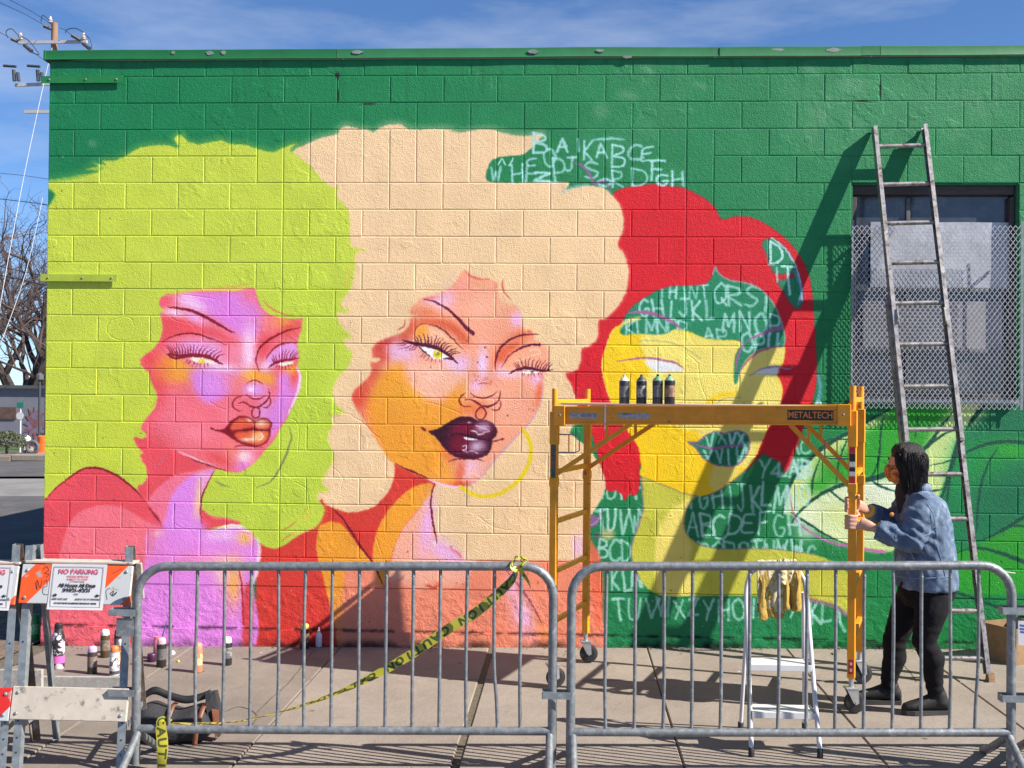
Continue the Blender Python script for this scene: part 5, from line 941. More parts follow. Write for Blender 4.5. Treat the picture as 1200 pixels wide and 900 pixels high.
# ------------------------------------------------------------------ A-frame barricades
def stripes_mat(name, off, orange=(.72, .085, .012), white=(.44, .46, .47)):
    m = bpy.data.materials.new(name); m.use_nodes = True; nt = m.node_tree; N = nt.nodes; L = nt.links; b = N['Principled BSDF']; b.inputs['Roughness'].default_value = .42
    tc = N.new('ShaderNodeTexCoord'); sx = N.new('ShaderNodeSeparateXYZ'); L.new(tc.outputs['Object'], sx.inputs[0])
    a = N.new('ShaderNodeMath'); a.operation = 'MULTIPLY_ADD'; a.inputs[1].default_value = -.95; L.new(sx.outputs['Z'], a.inputs[0]); L.new(sx.outputs['X'], a.inputs[2])
    d = N.new('ShaderNodeMath'); d.operation = 'ADD'; d.inputs[1].default_value = off+10*.33; L.new(a.outputs[0], d.inputs[0])
    q = N.new('ShaderNodeMath'); q.operation = 'DIVIDE'; q.inputs[1].default_value = .33; L.new(d.outputs[0], q.inputs[0])
    f = N.new('ShaderNodeMath'); f.operation = 'FRACT'; L.new(q.outputs[0], f.inputs[0])
    g = N.new('ShaderNodeMath'); g.operation = 'GREATER_THAN'; g.inputs[1].default_value = .5; L.new(f.outputs[0], g.inputs[0])
    n = N.new('ShaderNodeTexNoise'); n.inputs['Scale'].default_value = 28; n.inputs['Detail'].default_value = 8; L.new(tc.outputs['Object'], n.inputs[0])
    r = N.new('ShaderNodeMapRange'); r.inputs[1].default_value = .60; r.inputs[2].default_value = .72; L.new(n.outputs['Fac'], r.inputs[0])
    mx = N.new('ShaderNodeMixRGB'); mx.inputs[1].default_value = (*white, 1); mx.inputs[2].default_value = (*orange, 1); L.new(g.outputs[0], mx.inputs[0])
    m2 = N.new('ShaderNodeMixRGB'); m2.inputs[2].default_value = (.34, .30, .27, 1); L.new(r.outputs[0], m2.inputs[0]); L.new(mx.outputs[0], m2.inputs[1]); L.new(m2.outputs[0], b.inputs['Base Color'])
    return m
st_orange = stripes_mat('orange_white_stripes', .155); st_red = stripes_mat('red_white_stripes', .02, (.55, .02, .015))
oldwhite = mat('scuffed_white_board', (.46, .41, .35), .7, 0, var=.14, vscale=8, bump=.0006, bscale=40, col2=(.16, .135, .12), c2pos=(.56, .68), c2scale=22)
oldgrey = mat('unpainted_grey_board', (.30, .285, .265), .8, 0, var=.2, vscale=10, bump=.0012, bscale=50, col2=(.42, .40, .37), c2pos=(.5, .7), c2scale=30)
browniron = mat('rusty_leg_steel', (.19, .14, .10), .6, .3, var=.3, vscale=20, col2=(.32, .33, .33), c2pos=(.5, .66), c2scale=14)
def barricade(cx, label, low_mat, up_mat, dz=0.0, skew=0.0):
    Yt, Yf, Yb = -2.70, -2.96, -2.46; zt = 1.10+dz
    g0 = gz(cx); root = empty('barricade', (cx, Yt, g0), label, 'barricade', 'folding barricades at the left')
    def Pf(x, z): return Vector((x+.06*(.905-z), (Yf-Yt)*(1-z/zt)-.016, z))        # front plane
    def Pb(x, z): return Vector((x, (Yb-Yt)*(1-z/zt)+.030, z))
    hw = .268
    def leg(fn, x, m, sgn):
        t = .003; a, b_ = fn(x, .0), fn(x, zt); mb = MB()
        mb.beam(a, b_, .040, t, (0, sgn, .3)); mb.beam(a+Vector((-.020*(1 if x > 0 else -1), sgn*.018, 0)), b_+Vector((-.020*(1 if x > 0 else -1), sgn*.018, 0)), t, .036, (0, sgn, .3)); lg = mb.build('leg', m, root, smooth=False)
        for z in (.09, .16, .24, .62): 
            q = fn(x, z); MB().box(q+Vector((0, -sgn*.003, 0)), (.007, .002, .007)).build('bolt_hole', black, lg, smooth=False)
    leg(Pf, -hw, galv_dark, 1); leg(Pf, hw, galv_dark, 1); leg(Pb, -hw+.02, galv_dark, -1); leg(Pb, hw-.02, browniron, -1)
    sl = math.atan2((Yf-Yt), -zt)
    def board(fn, zc, h, m, out, sgn, wdt=.585, xo=0.0):
        tilt = math.atan2(Yf-Yt, -zt) if sgn < 0 else math.atan2(Yb-Yt, -zt)
        n = fn(0, zc+.1)-fn(0, zc-.1); n.x = 0; n.normalize(); yv = Vector((1, 0, 0)).cross(n)*-1
        M = Matrix((Vector((1, 0, 0)), n.cross(Vector((1, 0, 0))), n)).transposed()
        mb = MB(); mb.box((0, 0, 0), (wdt, .019, h), None, 0, .003)
        o_ = mb.build('board', m, root); o_.matrix_local = Matrix.Translation(fn(xo, zc)+M.col[1]*(sgn*.014)) @ M.to_4x4() @ Matrix.Rotation(skew, 4, 'Y')
        for sx in (-1, 1):
            for sz in (-1, 1):
                MB().lathe((sx*(wdt/2-.03), sgn*.0095, sz*(h/2-.03)), [(.009, 0), (.009, .003), (.005, .006)], 8, Matrix.Rotation(R(90)*(-sgn), 3, 'X')).build('bolt', galv_dark, o_)
        return o_
    ub = board(Pf, .905, .20, up_mat, 1, -1); lb = board(Pf, .325, .163, low_mat, 1, -1, .60)
    board(Pb, .905, .20, oldgrey, 1, 1)
    m = MB(); m.box((0, .0, 1.018), (.575, .09, .012), None, 0, .002); m.build('hinge_bar', oldwhite, root)
    MB().beam(Pf(-hw, .20)+Vector((0, .03, 0)), Pb(-hw+.02, .22), .003, .03).build('spreader', galv_dark, root, smooth=False); MB().beam(Pf(hw, .20)+Vector((0, .03, 0)), Pb(hw-.02, .22), .003, .03).build('spreader', galv_dark, root, smooth=False)
    return root, ub
cxA = (at(25, 683, -2.76).x+at(157, 683, -2.76).x)/2
barA, ubA = barricade(cxA, 'folding barricade with orange stripes, a paper notice and scuffed white lower board', oldwhite, st_orange)
barB, ubB = barricade(cxA-.605, 'folding barricade with red striped lower board cut off at left picture edge', st_red, st_orange, .01)
def notice(ub, xo, label, full=True):
    root = empty('paper_notice', (0, 0, 0)); root.matrix_world = barA.matrix_world if False else Matrix.Identity(4)
    bpy.context.view_layer.update(); Mw = ub.matrix_world.copy(); root.matrix_world = Mw @ Matrix.Translation((xo, -.0112, -.012)); tag(root, label, 'notice', 'paper notices on the barricades')
    m = MB(); n = 6
    for i in range(n+1):
        for j in range(n+1):
            x = -.147+.294*i/n; z = -.117+.234*j/n; m.v.append((x, -.0006-.003*abs(mnoise.noise((x*6, z*6, 4)))-.004*(j == 0), z))
    for i in range(n):
        for j in range(n): m.f.append((i*(n+1)+j, (i+1)*(n+1)+j, (i+1)*(n+1)+j+1, i*(n+1)+j+1)); m.m.append(0)
    m.build('sheet', paper, root)
    y = -.0045
    def T(s, sz, x, z, mt, bold=0.0, xs=1.0, nm='lettering'): text_mesh(s, sz, Matrix.Translation((x, y, z)) @ Matrix.Rotation(R(90), 4, 'X'), nm, mt, root, xs=xs, bold=bold)
    for (a, b_, c, d) in ((-.132, -.104, .132, -.1015), (-.132, .1015, .132, .104), (-.132, -.104, -.1295, .104), (.1295, -.104, .132, .104)):
        MB().box(((a+c)/2, y, (b_+d)/2), (c-a, .0006, d-b_)).build('border_line', ink_grey, root, smooth=False)
    T('NO PARKING', .034, 0, .078, ink_red, .0006, 1.02); T('TEMPORARY RESTRICTION', .0095, 0, .055, ink_red); T('SUBJECT TO TOW', .0135, 0, .041, ink_red); T('AT OWNERS EXPENSE', .008, 0, .029, ink_red)
    T('All Hours All Days', .0245, 0, .007, ink, .0009, 1.05); T('3/10/21-4/2/21', .0245, 0, -.017, ink, .0009, 1.02); T('FOR', .012, 0, -.037, ink)
    T('PERMIT WORK ZONE', .0085, -.083, -.062, ink, .0002); T('ISSUED BY THE CITY DEPARTMENT', .0085, .065, -.062, ink, .0002); T('DO NOT MOVE OR REMOVE THIS SIGN BY ORDER', .0098, 0, -.084, ink, .0005)
    for s in (-1, 1):
        MB().prism([(s*.098, y, -.043), (s*.113, y, -.034), (s*.113, y, -.040), (s*.123, y, -.040), (s*.123, y, -.046), (s*.113, y, -.046), (s*.113, y, -.052)], (0, -.0005, 0)).build('arrow', ink, root, smooth=False)
    return root
notice(ubA, .012, 'white no parking notice with pink heading pinned on the orange striped board')
notice(ubB, .125, 'white notice cut off by the left picture edge')
for (pa_, pb_, hh, lb) in (((-60, 792), (50, 809), .155, 'darker grey plank standing on edge behind the barricades, left one'), ((36, 801), (143, 811), .098, 'pale grey plank standing on edge behind the barricades, right one')):
    a_, b_ = gnd(*pa_), gnd(*pb_); a_.y = b_.y = -1.46 if hh > .12 else -1.40; a_, b_ = at(pa_[0], 808, a_.y), at(pb_[0], 808, a_.y); a_.z = gz(a_.x); b_.z = gz(b_.x)
    pk = empty('plank', (a_+b_)/2, lb, 'plank', 'planks behind the barricades'); h_ = (b_-a_)/2; MB().beam(-h_+Vector((0, 0, hh/2)), h_+Vector((0, 0, hh/2)), .030, hh, bev=.003).build('timber', oldgrey, pk)
    for s_ in (-1, 1): MB().box(h_*(s_*.8)+Vector((0, .06, .018)), (.05, .15, .036), None, 0, .003).build('block_foot', oldgrey, pk)
def scrib(root, pts, w=.003):                                   # marker tags on the board
    m = MB(); pts = catmull([(x, -.0098, z) for x, z in pts], 5)
    for a, b_ in zip(pts, pts[1:]): m.beam(a, b_, w, .0006, (0, 1, 0))
    m.build('marker_scrawl', ink, root, smooth=False)
scrib(ubA, [(-.18, .075), (-.165, .09), (-.15, .07), (-.17, .055), (-.145, .05), (-.16, .035)]); scrib(ubA, [(-.215, .01), (-.20, -.03), (-.205, .02), (-.185, -.02), (-.18, .02)]); scrib(ubA, [(-.17, .005), (-.155, .02), (-.15, -.01), (-.17, -.02), (-.165, -.05), (-.14, -.055)]); scrib(ubA, [(.175, -.075), (.165, -.03), (.185, -.015)]); scrib(ubA, [(.185, -.045), (.205, -.03), (.20, -.05), (.222, -.035), (.205, -.055), (.19, -.045)], .004); scrib(ubA, [(.185, .06), (.21, .07), (.235, .085)], .002)

# ------------------------------------------------------------------ scaffold
uS = Vector((math.cos(R(-17.6)), math.sin(R(-17.6)), 0)); vS = Vector((-uS.y, uS.x, 0)); LFp = Vector((3.925, -1.245, 0)); LS, WS = 1.84, .735
sc = empty('rolling_scaffold', Vector((LFp.x, LFp.y, gz(LFp.x)+0.004)), 'yellow rolling steel scaffold with a plank platform in front of the mural', 'scaffold')
def S(a, b_, z):
    q = uS*a+vS*b_; return Vector((q.x, q.y, z+gz(LFp.x+q.x)-gz(LFp.x)))
MS = Matrix((uS, vS, Vector((0, 0, 1)))).transposed()
steel_l = mat('zinc_caster_fork', (.45, .46, .48), .35, .7, var=.2, vscale=30)
grey_rubber = mat('grey_wheel_tread', (.20, .20, .20), .7)
sticker_g = mat('worn_grey_sticker', (.36, .34, .36), .5, 0, var=.5, vscale=60); sticker_b = mat('black_sticker', (.012, .010, .010), .4); sticker_o = mat('orange_lettering', (.75, .22, .03), .45); sticker_r = mat('red_sticker', (.55, .02, .03), .45); sticker_w = mat('white_sticker', (.7, .7, .7), .45); sticker_mix = mat('multicolour_sticker', (.02, .09, .05), .5, 0, var=.3, vscale=40, col2=(.30, .05, .07), c2pos=(.48, .56), c2scale=30)
PT = 1.80; HT = 1.915
for a in (0, LS):
    for b_ in (0, WS):
        post = MB().beam(S(a, b_, .205), S(a, b_, HT-.15), .045, .045, uS, bev=.004).build('post', yel, sc)
        MB().tube([S(a, b_, HT-.16), S(a, b_, HT)], .0185, 12).build('coupling_pin', yel, post)
        MB().beam(S(a, b_, HT-.36), S(a, b_, HT-.145), .053, .053, uS, bev=.004).build('collar', yel, post); MB().beam(S(a, b_, HT-.63), S(a, b_, HT-.57), .053, .053, uS, bev=.004).build('collar', yel, post)
        for k in range(22): MB().box(S(a, b_, .30+k*.05)+uS*.0226, (.0016, .010, .010), MS).build('pin_hole', black, post, smooth=False) if a == 0 else None
        ang = rng.uniform(-.6, .6) if b_ else (.35 if a == 0 else .1)
        cr_ = empty('caster', S(a, b_, 0)); cr_.parent = sc; cr_.rotation_euler = (0, 0, ang)
        m = MB(); m.tube([(0, 0, .15), (0, 0, .21)], .015, 10); m.box((0, 0, .148), (.075, .062, .012), None, 0, .002)
        for sy in (-1, 1): m.prism([(-.035, sy*.027, .148), (.035, sy*.027, .148), (.040, sy*.027, .062), (.02, sy*.027, .052), (.008, sy*.027, .062)], (0, -sy*.004, 0))
        m.tube([(.022, -.034, .064), (.022, .034, .064)], .007, 8); m.beam((.03, 0, .15), (.095, 0, .125), .02, .004); m.build('fork', steel_l, cr_)
        Mw = Matrix.Rotation(R(90), 3, 'X')
        MB().lathe((.022, .019, .0645), [(.030, 0), (.052, .001), (.060, .004), (.0635, .012), (.0635, .026), (.060, .034), (.052, .037), (.03, .038)], 24, Mw).build('wheel', [rubber], cr_)
        MB().lathe((.022, .0195, .0645), [(.012, 0), (.040, 0), (.040, .039), (.012, .039)], 18, Mw).build('hub', black, cr_)
for a in (0, LS):                                              # end-frame rungs
    for z in (.42, .74, 1.06, 1.38, 1.83): MB().beam(S(a, .02, z), S(a, WS-.02, z), .030, .030, (0, 0, 1), bev=.003).build('rung', yel, sc)
for b_, yy in ((0, -.0), (WS, .0)):                            # platform side beams
    m = MB(); y0 = b_+(-.0275 if b_ == 0 else .0275); s = 1 if b_ == 0 else -1
    pr = [S(.03, y0, PT-.115), S(.03, y0, PT), S(.03, y0+s*.05, PT), S(.03, y0+s*.05, PT-.006), S(.03, y0+s*.012, PT-.012), S(.03, y0+s*.012, PT-.10), S(.03, y0+s*.05, PT-.109), S(.03, y0+s*.05, PT-.115)]
    pr[0] += Vector((0, 0, 0)); m.prism([pr[0], pr[1], pr[2], pr[3], pr[4], pr[5], pr[6], pr[7]], S(LS-.03, y0, PT)-S(.03, y0, PT)); bm = m.build('side_beam', yel, sc, smooth=False)
    m = MB()
    for z in (PT-.004, PT-.111): m.beam(S(.03, y0-s*.008, z), S(LS-.03, y0-s*.008, z), .016, .008)
    m.build('beam_flange', yel, bm, smooth=False)
    for a in (.045, LS-.045): MB().box(S(a, y0-s*.011, PT-.058), (.075, .018, .128), MS, 0, .003).build('end_bracket', yel, bm); 
    for a in (.05, LS-.05): MB().lathe(S(a, y0-s*.021, PT-.055), [(.008, 0), (.008, .004), (.004, .007)], 8, MS @ Matrix.Rotation(R(90)*s, 3, 'X')).build('bolt', galv_dark, bm)
    for a, a2 in ((.02, .50), (LS-.02, LS-.36)):
        lo = S(a, b_, 1.37 if a < 1 else 1.33); hi = S(a2, b_, PT-.112)
        MB().beam(lo, hi, .022, .028, (0, 0, 1)).build('brace', yel, sc); md = lo.lerp(hi, .68); MB().beam(md, Vector((md.x, md.y, PT-.11)), .018, .018, uS).build('brace_tie', yel, sc)
deck_m = mat('weathered_plywood', (.42, .38, .34), .8, 0, var=.2, vscale=6, bump=.001, bscale=30)
MB().box(S(LS/2, WS/2, PT+.001), (LS-.08, WS-.0, .012), MS).build('platform', deck_m, sc, smooth=False)
for a, z0 in ((.13, 1.62), (LS-.13, 1.60)):                    # wire lock loops
    sg = 1 if a < 1 else -1
    MB().tube([S(a-sg*.11, .02, z0), S(a, .02, z0), S(a+sg*.03, .02, z0-.012), S(a+sg*.03, .02, z0-.105), S(a, .02, z0-.115), S(a-sg*.11, .02, z0-.115)], .0042, 6).build('wire_lock', galv_dark, sc); MB().tube([S(a-sg*.04, .02, z0), S(a-sg*.04, .02, z0-.115)], .004, 6).build('wire_lock', yel, sc)
# stickers
def stick(parent, a, b_, z, w, h, m, off=.0284, name='sticker'):
    return MB().box(S(a, b_-off, z), (w, .0012, h), MS).build(name, m, parent, smooth=False)
stick(sc, .20, 0, PT-.058, .19, .036, sticker_g); stick(sc, .53, 0, PT-.06, .20, .034, sticker_g); stick(sc, 1.60, 0, PT-.057, .265, .060, sticker_b)
rzS = R(-17.6)
text_mesh('METALTECH', .054, Matrix.Translation(S(1.60, -.0295, PT-.058)) @ Matrix.Rotation(rzS, 4, 'Z') @ Matrix.Rotation(R(90), 4, 'X') @ Matrix.Shear('XY', 4, (.22, 0)), 'lettering', sticker_o, sc, xs=.86, bold=.0008)
for i, (dx, w_, h_) in enumerate(((-.06, .04, .006), (.0, .03, .02), (.04, .03, .02), (.078, .02, .02))): stick(sc, .20+dx, 0, PT-.056, w_, h_, ink_grey, .0292)
text_mesh('SAFETY', .018, Matrix.Translation(S(.485, -.0295, PT-.050)) @ Matrix.Rotation(rzS, 4, 'Z') @ Matrix.Rotation(R(90), 4, 'X'), 'lettering', ink, sc)
stick(sc, 0, 0, 1.62, .030, .05, sticker_w, .0232); stick(sc, 0, 0, 1.46, .032, .25, sticker_mix, .0232); stick(sc, 0, 0, 1.315, .030, .04, sticker_r, .0232)
for i, (z, h, m) in enumerate(((1.545, .05, sticker_r), (1.495, .045, sticker_b), (1.455, .026, sticker_w), (1.425, .022, sticker_b), (1.40, .024, sticker_w), (1.36, .045, sticker_r))): stick(sc, LS, 0, z, .032, h, m, .0232)
stick(sc, LS, 0, .275, .028, .085, sticker_r, .0232); stick(sc, 0, 0, .36, .026, .06, sticker_r, .0232); stick(sc, LS, 0, .292, .012, .016, sticker_w, .0240); stick(sc, LS, 0, .255, .012, .016, sticker_w, .0240); stick(sc, .345, -.004, PT-.07, .010, .15, sticker_w, .028, 'tape_strip')

# ------------------------------------------------------------------ extension ladder
TL, TRr = at(1021, 152, -.008), at(1084, 150, -.008); BL, BR_ = gnd(1086, 798), gnd(1159.5, 799)
lad = empty('extension_ladder', (BL+BR_)/2, 'scuffed aluminium extension ladder leaning on the wall over the window', 'ladder')
o = lad.location; TL, TRr, BL, BR_ = TL-o, TRr-o, BL-o, BR_-o
ax = (TL-BL).normalized(); sd = (TRr-TL).normalized(); nf = ax.cross(sd).normalized()
if nf.y > 0: nf = -nf                                           # out of the wall, towards the camera
def rail(a, b_, side, dep, nm):
    m = MB(); x = Vector(sd)*side; t = .0035; w = .028
    prof = [(0, 0), (w, 0), (w, t), (t, t), (t, dep-t), (w, dep-t), (w, dep), (0, dep)]
    m.prism([a-x*p+nf*q for p, q in prof], b_-a); return m.build(nm, alu, lad, smooth=False)
dl = TL-BL; tsp = .58                                            # the base section stops a little above mid-height
f0 = .40
for (a, b_, s) in ((BL, TL, -1), (BR_, TRr, 1)):
    rail(a.lerp(b_, f0), b_, -s*1.0 if False else s, .066, 'rail')
    off = sd*(s*.012)-nf*.02
    rail(a+ax*.05+off-nf*.03, a.lerp(b_, .665)+off-nf*.03, s, .066, 'rail')
n = 13; Lr = dl.length
for i in range(n):
    t = 1-(.155+i*.3048)/Lr; a, b_ = BL.lerp(TL, t), BR_.lerp(TRr, t)
    d = nf*.033 if t > f0 else nf*-.005
    MB().tube([a+d, b_+d], .0165, 10).build('rung', alu, lad, auto=50)
for s, B_ in ((-1, BL), (1, BR_)):                              # swivel feet
    m = MB(); p = B_+sd*(s*.012)-nf*.02; m.prism([p+Vector((-.02, -.045, -.030)), p+Vector((-.02, .045, -.030)), p+Vector((-.02, .02, .06)), p+Vector((-.02, -.02, .06))], (.04, 0, 0)); m.box(p+Vector((0, 0, -.031)), (.055, .105, .012), None, 0, .003); m.build('swivel_foot', mat('rusty_foot', (.24, .15, .08), .6, .4, var=.4, vscale=30), lad, smooth=False)
for s in (-1, 1):
    a = (BL if s < 0 else BR_).lerp(TL if s < 0 else TRr, .615)+sd*(-s*.035); MB().tube([a+nf*.07+ax*.10, a+nf*.075, a+nf*.055-ax*.02, a+nf*.02-ax*.01], .007, 6).build('rung_lock', alu, lad)
rp = [BL.lerp(TL, .66)+sd*.2, BL.lerp(TL, .5)+sd*.22-nf*.04, BL.lerp(TL, .22)+sd*.3-nf*.05, BL.lerp(TL, .17)+sd*.42-nf*.02]
MB().tube(catmull([BL.lerp(TL, .25)+sd*.02-nf*.06, BL.lerp(TL, .20)+sd*.2-nf*.02, BR_.lerp(TRr, .185)+nf*.02, BR_.lerp(TRr, .175)+sd*.25], 5), .004, 6).build('pull_rope', mat('pale_rope', (.5, .48, .45), .8), lad)

# ------------------------------------------------------------------ spray cans and small things
def can(p, body, cap, label, h=.195, r=.0325, group='spray cans', capcol2=None, tilt=0.0, band=None, nocap=False):
    root = empty('spray_can', p, label, 'spray can', group, rng.uniform(0, 6)); root.rotation_euler.x = tilt
    m_b = mat('can_body', body, .38, .25, var=.1, vscale=20); m_c = mat('can_cap', cap, .45)
    k = h/.195
    MB().lathe((0, 0, 0), [(r*.86, 0), (r*.97, .002), (r, .006), (r, .150*k), (r*.97, .154*k), (r*.9, .158*k)], 22).build('body', m_b, root, auto=60)
    if nocap:
        MB().lathe((0, 0, .158*k), [(r*.9, 0), (r*.72, .012), (r*.42, .020), (r*.38, .024), (.008, .026)], 20).build('shoulder', m_c, root, auto=60); MB().lathe((0, 0, .184*k), [(.009, 0), (.009, .010), (.005, .014)], 10).build('nozzle', mat('nozzle', capcol2 or (.02, .02, .02), .5), root)
    else: MB().lathe((0, 0, .158*k), [(r*.90, 0), (r*.90, .018*k), (r*.82, .030*k), (r*.55, .037*k), (r*.2, .039*k)], 20).build('cap', m_c, root, auto=60)
    if band: MB().lathe((0, 0, .012*k), [(r*1.012, 0), (r*1.012, .022*k)], 22).build('label_band', mat('can_band', band, .5), root, auto=60)
    lb_ = mat('can_label', tuple(min(1, .06+v*1.9) for v in body), .5, 0, var=.5, vscale=70, col2=tuple(rng.choice(((.30, .29, .28), (.34, .15, .05), (.10, .10, .11)))), c2pos=(.50, .54), c2scale=55)
    MB().lathe((0, 0, .050*k), [(r*1.006, 0), (r*1.006, .074*k)], 22).build('printed_label', lb_, root, auto=60)
    MB().lathe((0, 0, .1545*k), [(r*1.0, 0), (r*1.03, .0015), (r*.98, .004)], 22).build('metal_rim', galv, root, auto=60)
    return root
DKC = (.030, .030, .032)
for (px, py, bc, cc, lb, kw) in (
    (108, 789, (.045, .042, .040), (.75, .35, .62), 'dark grey spray can with a lilac cap behind the barricade', dict(h=.185)),
    (134, 791.5, (.62, .60, .68), (.72, .16, .05), 'white spray can with an orange cap behind the barricade', dict(h=.20, band=(.06, .06, .07))),
    (142.5, 783, (.55, .20, .05), (.76, .72, .68), 'copper orange spray can with a white cap, half hidden', dict(h=.20)),
    (123, 770, (.09, .058, .022), (.74, .70, .62), 'olive brown spray can with a white cap near the wall', dict(h=.20)),
    (138.5, 766, (.040, .018, .018), (.07, .03, .03), 'small dark maroon spray can near the wall', dict(h=.18, r=.030)),
    (189, 781, (.030, .026, .026), (.80, .36, .42), 'dark spray can with a pink cap behind the fence upright', dict(h=.20, r=.034)),
    (231.5, 787.5, (.60, .23, .12), (.72, .24, .14), 'copper salmon spray can standing alone on the sidewalk', dict(h=.20)),
    (266, 779, (.028, .029, .032), (.80, .62, .55), 'dark spray can with a pale peach cap standing apart', dict(h=.195, r=.034)),
    (357, 760, (.024, .024, .026), (.62, .52, .10), 'black spray can with a yellow cap at the foot of the wall', dict(h=.185)),
    (40, 750, (.04, .24, .07), (.04, .22, .06), 'green can on the dirt left of the wall corner', dict(h=.20, r=.037))):
    can(gnd(px, py, .001), bc, cc, lb, group='spray cans on the ground', **kw)
zdk = PT+.0075+sc.location.z
for (px, cc, nz, lb, bc) in ((731.5, (.62, .64, .58), (.45, .50, .40), 'first can from the left on the scaffold, pale grey shoulder', (.040, .040, .046)), (751.5, (.05, .05, .055), (.06, .07, .06), 'second can from the left on the scaffold, all black', (.014, .014, .015)), (770.5, (.10, .28, .12), (.02, .02, .02), 'third can from the left on the scaffold, green shoulder', (.034, .034, .040)), (784.5, (.16, .34, .20), (.10, .10, .06), 'rightmost can on the scaffold, green shoulder and black body', (.016, .016, .017))):
    d = ray(px, 483); q = CAM-(LFp+vS*.10); t = -q.dot(vS)/d.dot(vS); p = CAM+d*t
    p.z = zdk+gz(p.x)-gz(LFp.x); can(p, bc, cc, lb, group='spray cans on the scaffold platform', nocap=True, capcol2=nz, h=.190, r=.033)
# pink jar with a brush standing in it
p = gnd(185.5, 772, .001); jr = empty('paint_jar', p, 'pink paint jar with brush near the wall', 'jar')
MB().lathe((0, 0, 0), [(.034, 0), (.036, .004), (.036, .135), (.030, .145), (.030, .160)], 20).build('jar_body', mat('pink_jar', (.70, .20, .28), .4, var=.15, vscale=20), jr, auto=50)
br = empty('paint_brush', p+Vector((.005, 0, .05)), 'blue handled paint brush standing in the pink jar', 'brush')
MB().tube([(0, 0, 0), (.02, .0, .10), (.052, .0, .22)], [.006, .0055, .003], 8).build('handle', mat('blue_handle', (.03, .10, .30), .4), br)
p = gnd(178, 775, .001); t_ = empty('paint_tin', p, 'short dark purple paint pot beside the pink jar', 'paint pot')
MB().lathe((0, 0, 0), [(.03, 0), (.032, .003), (.032, .05), (.028, .056)], 18).build('pot', mat('purple_pot', (.05, .012, .045), .4), t_, auto=50)
# white squeeze bottle
p = gnd(373.5, 758, .001); sq = empty('squeeze_bottle', p, 'small clear white squeeze bottle at the foot of the wall', 'bottle')
MB().lathe((0, 0, 0), [(.022, 0), (.024, .003), (.024, .085), (.018, .102), (.010, .108)], 18).build('bottle_body', mat('white_bottle', (.66, .64, .70), .35), sq, auto=50); MB().lathe((0, 0, .108), [(.011, 0), (.011, .014), (.004, .018), (.003, .040)], 12).build('nozzle', white_steel, sq, auto=50)
# patterned bottle / spray gun case leaning behind the barricade
p = gnd(68, 783, .001); sk = empty('patterned_bottle', p, 'tall black, white and pink patterned bottle behind the barricade', 'bottle')
zeb = mat('zebra_print', (.02, .018, .022), .5, 0, col2=(.70, .62, .70), c2pos=(.50, .53), c2scale=16); MB().lathe((0, 0, 0), [(.040, 0), (.043, .004), (.043, .22), (.030, .26), (.026, .275)], 18).build('bottle_body', zeb, sk, auto=50); MB().lathe((0, 0, .275), [(.028, 0), (.028, .03), (.018, .04)], 14).build('cap', black, sk); MB().lathe((0, 0, .04), [(.0436, 0), (.0436, .05)], 18).build('label_band', mat('pink_band', (.65, .12, .40), .5), sk)
# two rolled white rags on the footing
for i, (px, py, lb) in enumerate(((110, 752.5, 'white rolled rag lying at the wall foot, front one'), (118, 750.5, 'white rolled rag lying at the wall foot, rear one'))):
    p = gnd(px, py, .014); rg = empty('rolled_rag', p, lb, 'rag', 'rolled white rags'); m = MB()
    pts = [(-.055, .012, 0), (-.03, .006, .004), (.0, 0, .003), (.03, -.006, .002), (.055, -.014, -.002)]; m.tube(pts, [.008, .015, .016, .015, .012], 10); m.build('cloth', mat('white_rag', (.72, .68, .70), .9, bump=.004, bscale=60), rg)
# litter
for (px, py, c, lb, s) in ((209, 776, (.45, .47, .05), 'small yellow green cap on the sidewalk', .011), (202, 767, (.72, .70, .68), 'crumpled white scrap on the sidewalk', .02)):
    p = gnd(px, py, 0.0); l_ = empty('litter', p, lb, 'litter', None); m = MB()
    m.lathe((0, 0, 0), [(s*.8, 0), (s, s*.4), (s*.85, s*1.1), (s*.3, s*1.4)], 9); 
    m.v = [(v[0]*(1+.5*mnoise.noise((v[0]*90, v[1]*90, 1))), v[1], v[2]) for v in m.v]; m.build('scrap', mat('litter', c, .7), l_)
# ------------------------------------------------------------------ black shoulder bag
p = gnd(206, 866); bag = empty('duffel_bag', p, 'black soft shoulder bag with brown trim lying behind the fence', 'bag')
bagm = mat('black_canvas', (.022, .022, .026), .8, 0, var=.35, vscale=14, bump=.004, bscale=50); brown = mat('brown_leather', (.16, .055, .028), .55, 0, var=.2, vscale=20)
m = MB(); n, q = 24, 18
for i in range(n+1):
    u = i/n; x = -.24+.46*u
    hgt = .20*(1-.25*abs(u-.5)*2)+.03*math.sin(u*9); e = (1-abs(2*u-1)**5)**.5 if 0 < u < 1 else .05
    for k in range(q):
        a = 2*math.pi*k/q; cx, cz = math.cos(a), math.sin(a); sx = (abs(cx)**.6)*(1 if cx > 0 else -1); sz = (abs(cz)**.7)*(1 if cz > 0 else -1)
        y = .13*sx*max(e, .25)*(1-.25*max(0, cz)); z = hgt/2+hgt/2*sz*max(e, .3)
        d = .012*mnoise.noise((x*11, y*14, z*14)); m.v.append((x, y+d, max(0.001, z+d)))
for i in range(n):
    for k in range(q): m.f.append((i*q+k, (i+1)*q+k, (i+1)*q+(k+1) % q, i*q+(k+1) % q)); m.m.append(0)
m.f += [tuple(range(q)), tuple(range(n*q+q-1, n*q-1, -1))]; m.m += [0, 0]; m.build('bag_body', bagm, bag)
